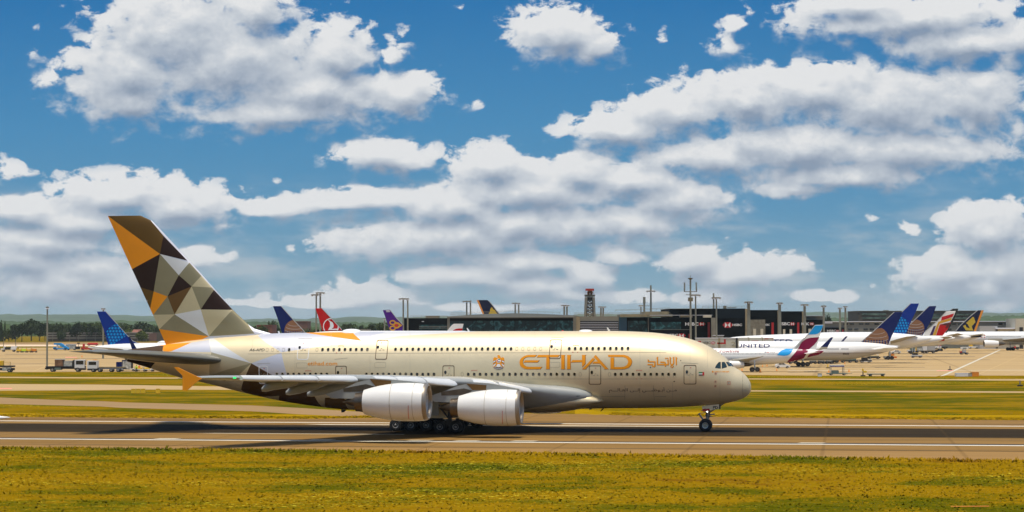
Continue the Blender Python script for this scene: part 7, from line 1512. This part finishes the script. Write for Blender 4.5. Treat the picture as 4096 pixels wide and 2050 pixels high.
def person(px, py, label, vest, Y_=None, facing=0.0):
    """one skinned body standing, arms slightly out"""
    p = ground(px, py); e_ = empty('person', label, 'person', (p.x, p.y, 0), facing, 'ground crew on the apron')
    P_ = [(0,0,.95,.14),(0,0,1.2,.16),(0,0,1.42,.17),(0,0,1.53,.06),(0,0,1.60,.09),(0,0,1.72,.095),(.10,0,.90,.10),(.12,.02,.5,.07),(.13,0,.08,.05),(.13,-.14,.03,.04),(-.10,0,.90,.10),(-.12,-.02,.5,.07),(-.14,.03,.08,.05),(-.14,-.11,.03,.04),
        (.21,0,1.42,.065),(.29,.02,1.15,.05),(.30,-.10,.92,.035),(.30,-.16,.84,.03),(-.21,0,1.42,.065),(-.30,.02,1.16,.05),(-.28,-.14,.98,.035),(-.27,-.2,.92,.03)]
    E_ = [(0,1),(1,2),(2,3),(3,4),(4,5),(0,6),(6,7),(7,8),(8,9),(0,10),(10,11),(11,12),(12,13),(2,14),(14,15),(15,16),(16,17),(2,18),(18,19),(19,20),(20,21)]
    me = bpy.data.meshes.new('body'); me.from_pydata([a[:3] for a in P_], E_, []); o = bpy.data.objects.new('body', me); C.objects.link(o)
    md = o.modifiers.new('skin', 'SKIN'); md2 = o.modifiers.new('sub', 'SUBSURF'); md2.levels = 1; md2.render_levels = 1
    for i, a in enumerate(P_): me.skin_vertices[0].data[i].radius = (a[3], a[3])
    me.skin_vertices[0].data[0].use_root = True
    dg = bpy.context.evaluated_depsgraph_get(); nm = bpy.data.meshes.new_from_object(o.evaluated_get(dg)); bpy.data.objects.remove(o)
    nm.materials.clear(); nm.materials.append(m_skin); nm.materials.append(m_trs); nm.materials.append(vest)
    for q in nm.polygons: z = q.center.z; x = abs(q.center.x); q.material_index = 1 if z < .98 and x < .24 else (2 if z < 1.5 and z > .95 else 0)
    o = bpy.data.objects.new('body', nm); C.objects.link(o); o.parent = e_; smooth(o)
    B().revolve([(1.66, .108), (1.74, .11), (1.81, .07), (1.83, .01)], 12, axis='z').done('hair', e_, m_trs, 60); return e_
person(546, 1489, 'person in yellow hi-vis jacket standing beside the dolly under the big jet tail', m_hivis); person(557, 1487, 'person in orange hi-vis vest standing right of the yellow-jacketed worker', m_hiv2, facing=.6)
person(3210, 1466, 'person in yellow hi-vis jacket at the main wheels behind the burgundy tail', m_hivis, facing=.3)
# nose of a small aircraft coming into the frame at the left edge
p = ground(20, 1685); r = empty('small_aircraft', 'pointed white nose of a small aircraft just entering at the left edge of the runway', 'aircraft', (p.x, p.y - 1, 0), -TH)
b_ = B(); rg = []
for s, zc, hh, hw in ((.95,.50,.02,.02),(.6,.48,.09,.10),(.1,.44,.18,.22),(-.6,.42,.27,.34),(-1.5,.42,.36,.42),(-4.5,.45,.42,.46),(-8,.55,.30,.3),(-11,.75,.10,.1)): rg.append([(s, math.cos(2 * math.pi * i / 16) * hw, zc + math.sin(2 * math.pi * i / 16) * hh) for i in range(16)])
b_.loft(rg); b_.done('fuselage', r, m_vw, 50); B().revolve([(-1.9,.02),(-1.6,.22),(-1.1,.26),(-.6,.16),(-.35,.02)], 14, axis='x', origin=(0, 0, .68)).done('canopy', r, m_cream2, 50)
B().prism([(-4.5,-.2),(-3.4,-.2),(-3.6,-5),(-4.3,-5)], .42, .5, 'z').prism([(-4.5,.2),(-3.4,.2),(-3.6,5),(-4.3,5)], .42, .5, 'z').done('wing', r, m_vw); B().prism([(-11,.7),(-10.2,.7),(-10.6,1.7),(-11.1,1.7)], -.05, .05).done('tail_fin', r, m_vw); wheel2(r, -2.4, 0, .18, .12)
# small markers in the foreground grass
p = ground(3880, 2031); r = empty('orange_pipe', 'low orange pipe lying in the foreground grass at the lower right', 'pipe', (p.x, p.y, 0), 0); B().tube((-1.2, 0, .06), (1.2, 0, .07), .035, n=8).done('pipe', r, m_vo, 40)

# ================================================================== haze
hb = B().box(-14500, 14500, -1400, 14200, -3, 240); hz_ = hb.done('haze', None); tag(hz_, kind='stuff')
hm = bpy.data.materials.new('haze_air'); hm.use_nodes = True; hm.node_tree.nodes.clear(); t = NT(hm.node_tree)
vo = t.n('ShaderNodeVolumePrincipled'); vo.inputs['Density'].default_value = 0.000032; vo.inputs['Color'].default_value = (0.86, 0.97, 1.0, 1); vo.inputs['Anisotropy'].default_value = 0.0
mo = t.n('ShaderNodeOutputMaterial'); t.l(vo.outputs[0], mo.inputs['Volume']); hz_.data.materials.append(hm); hm.volume_intersection_method if False else None
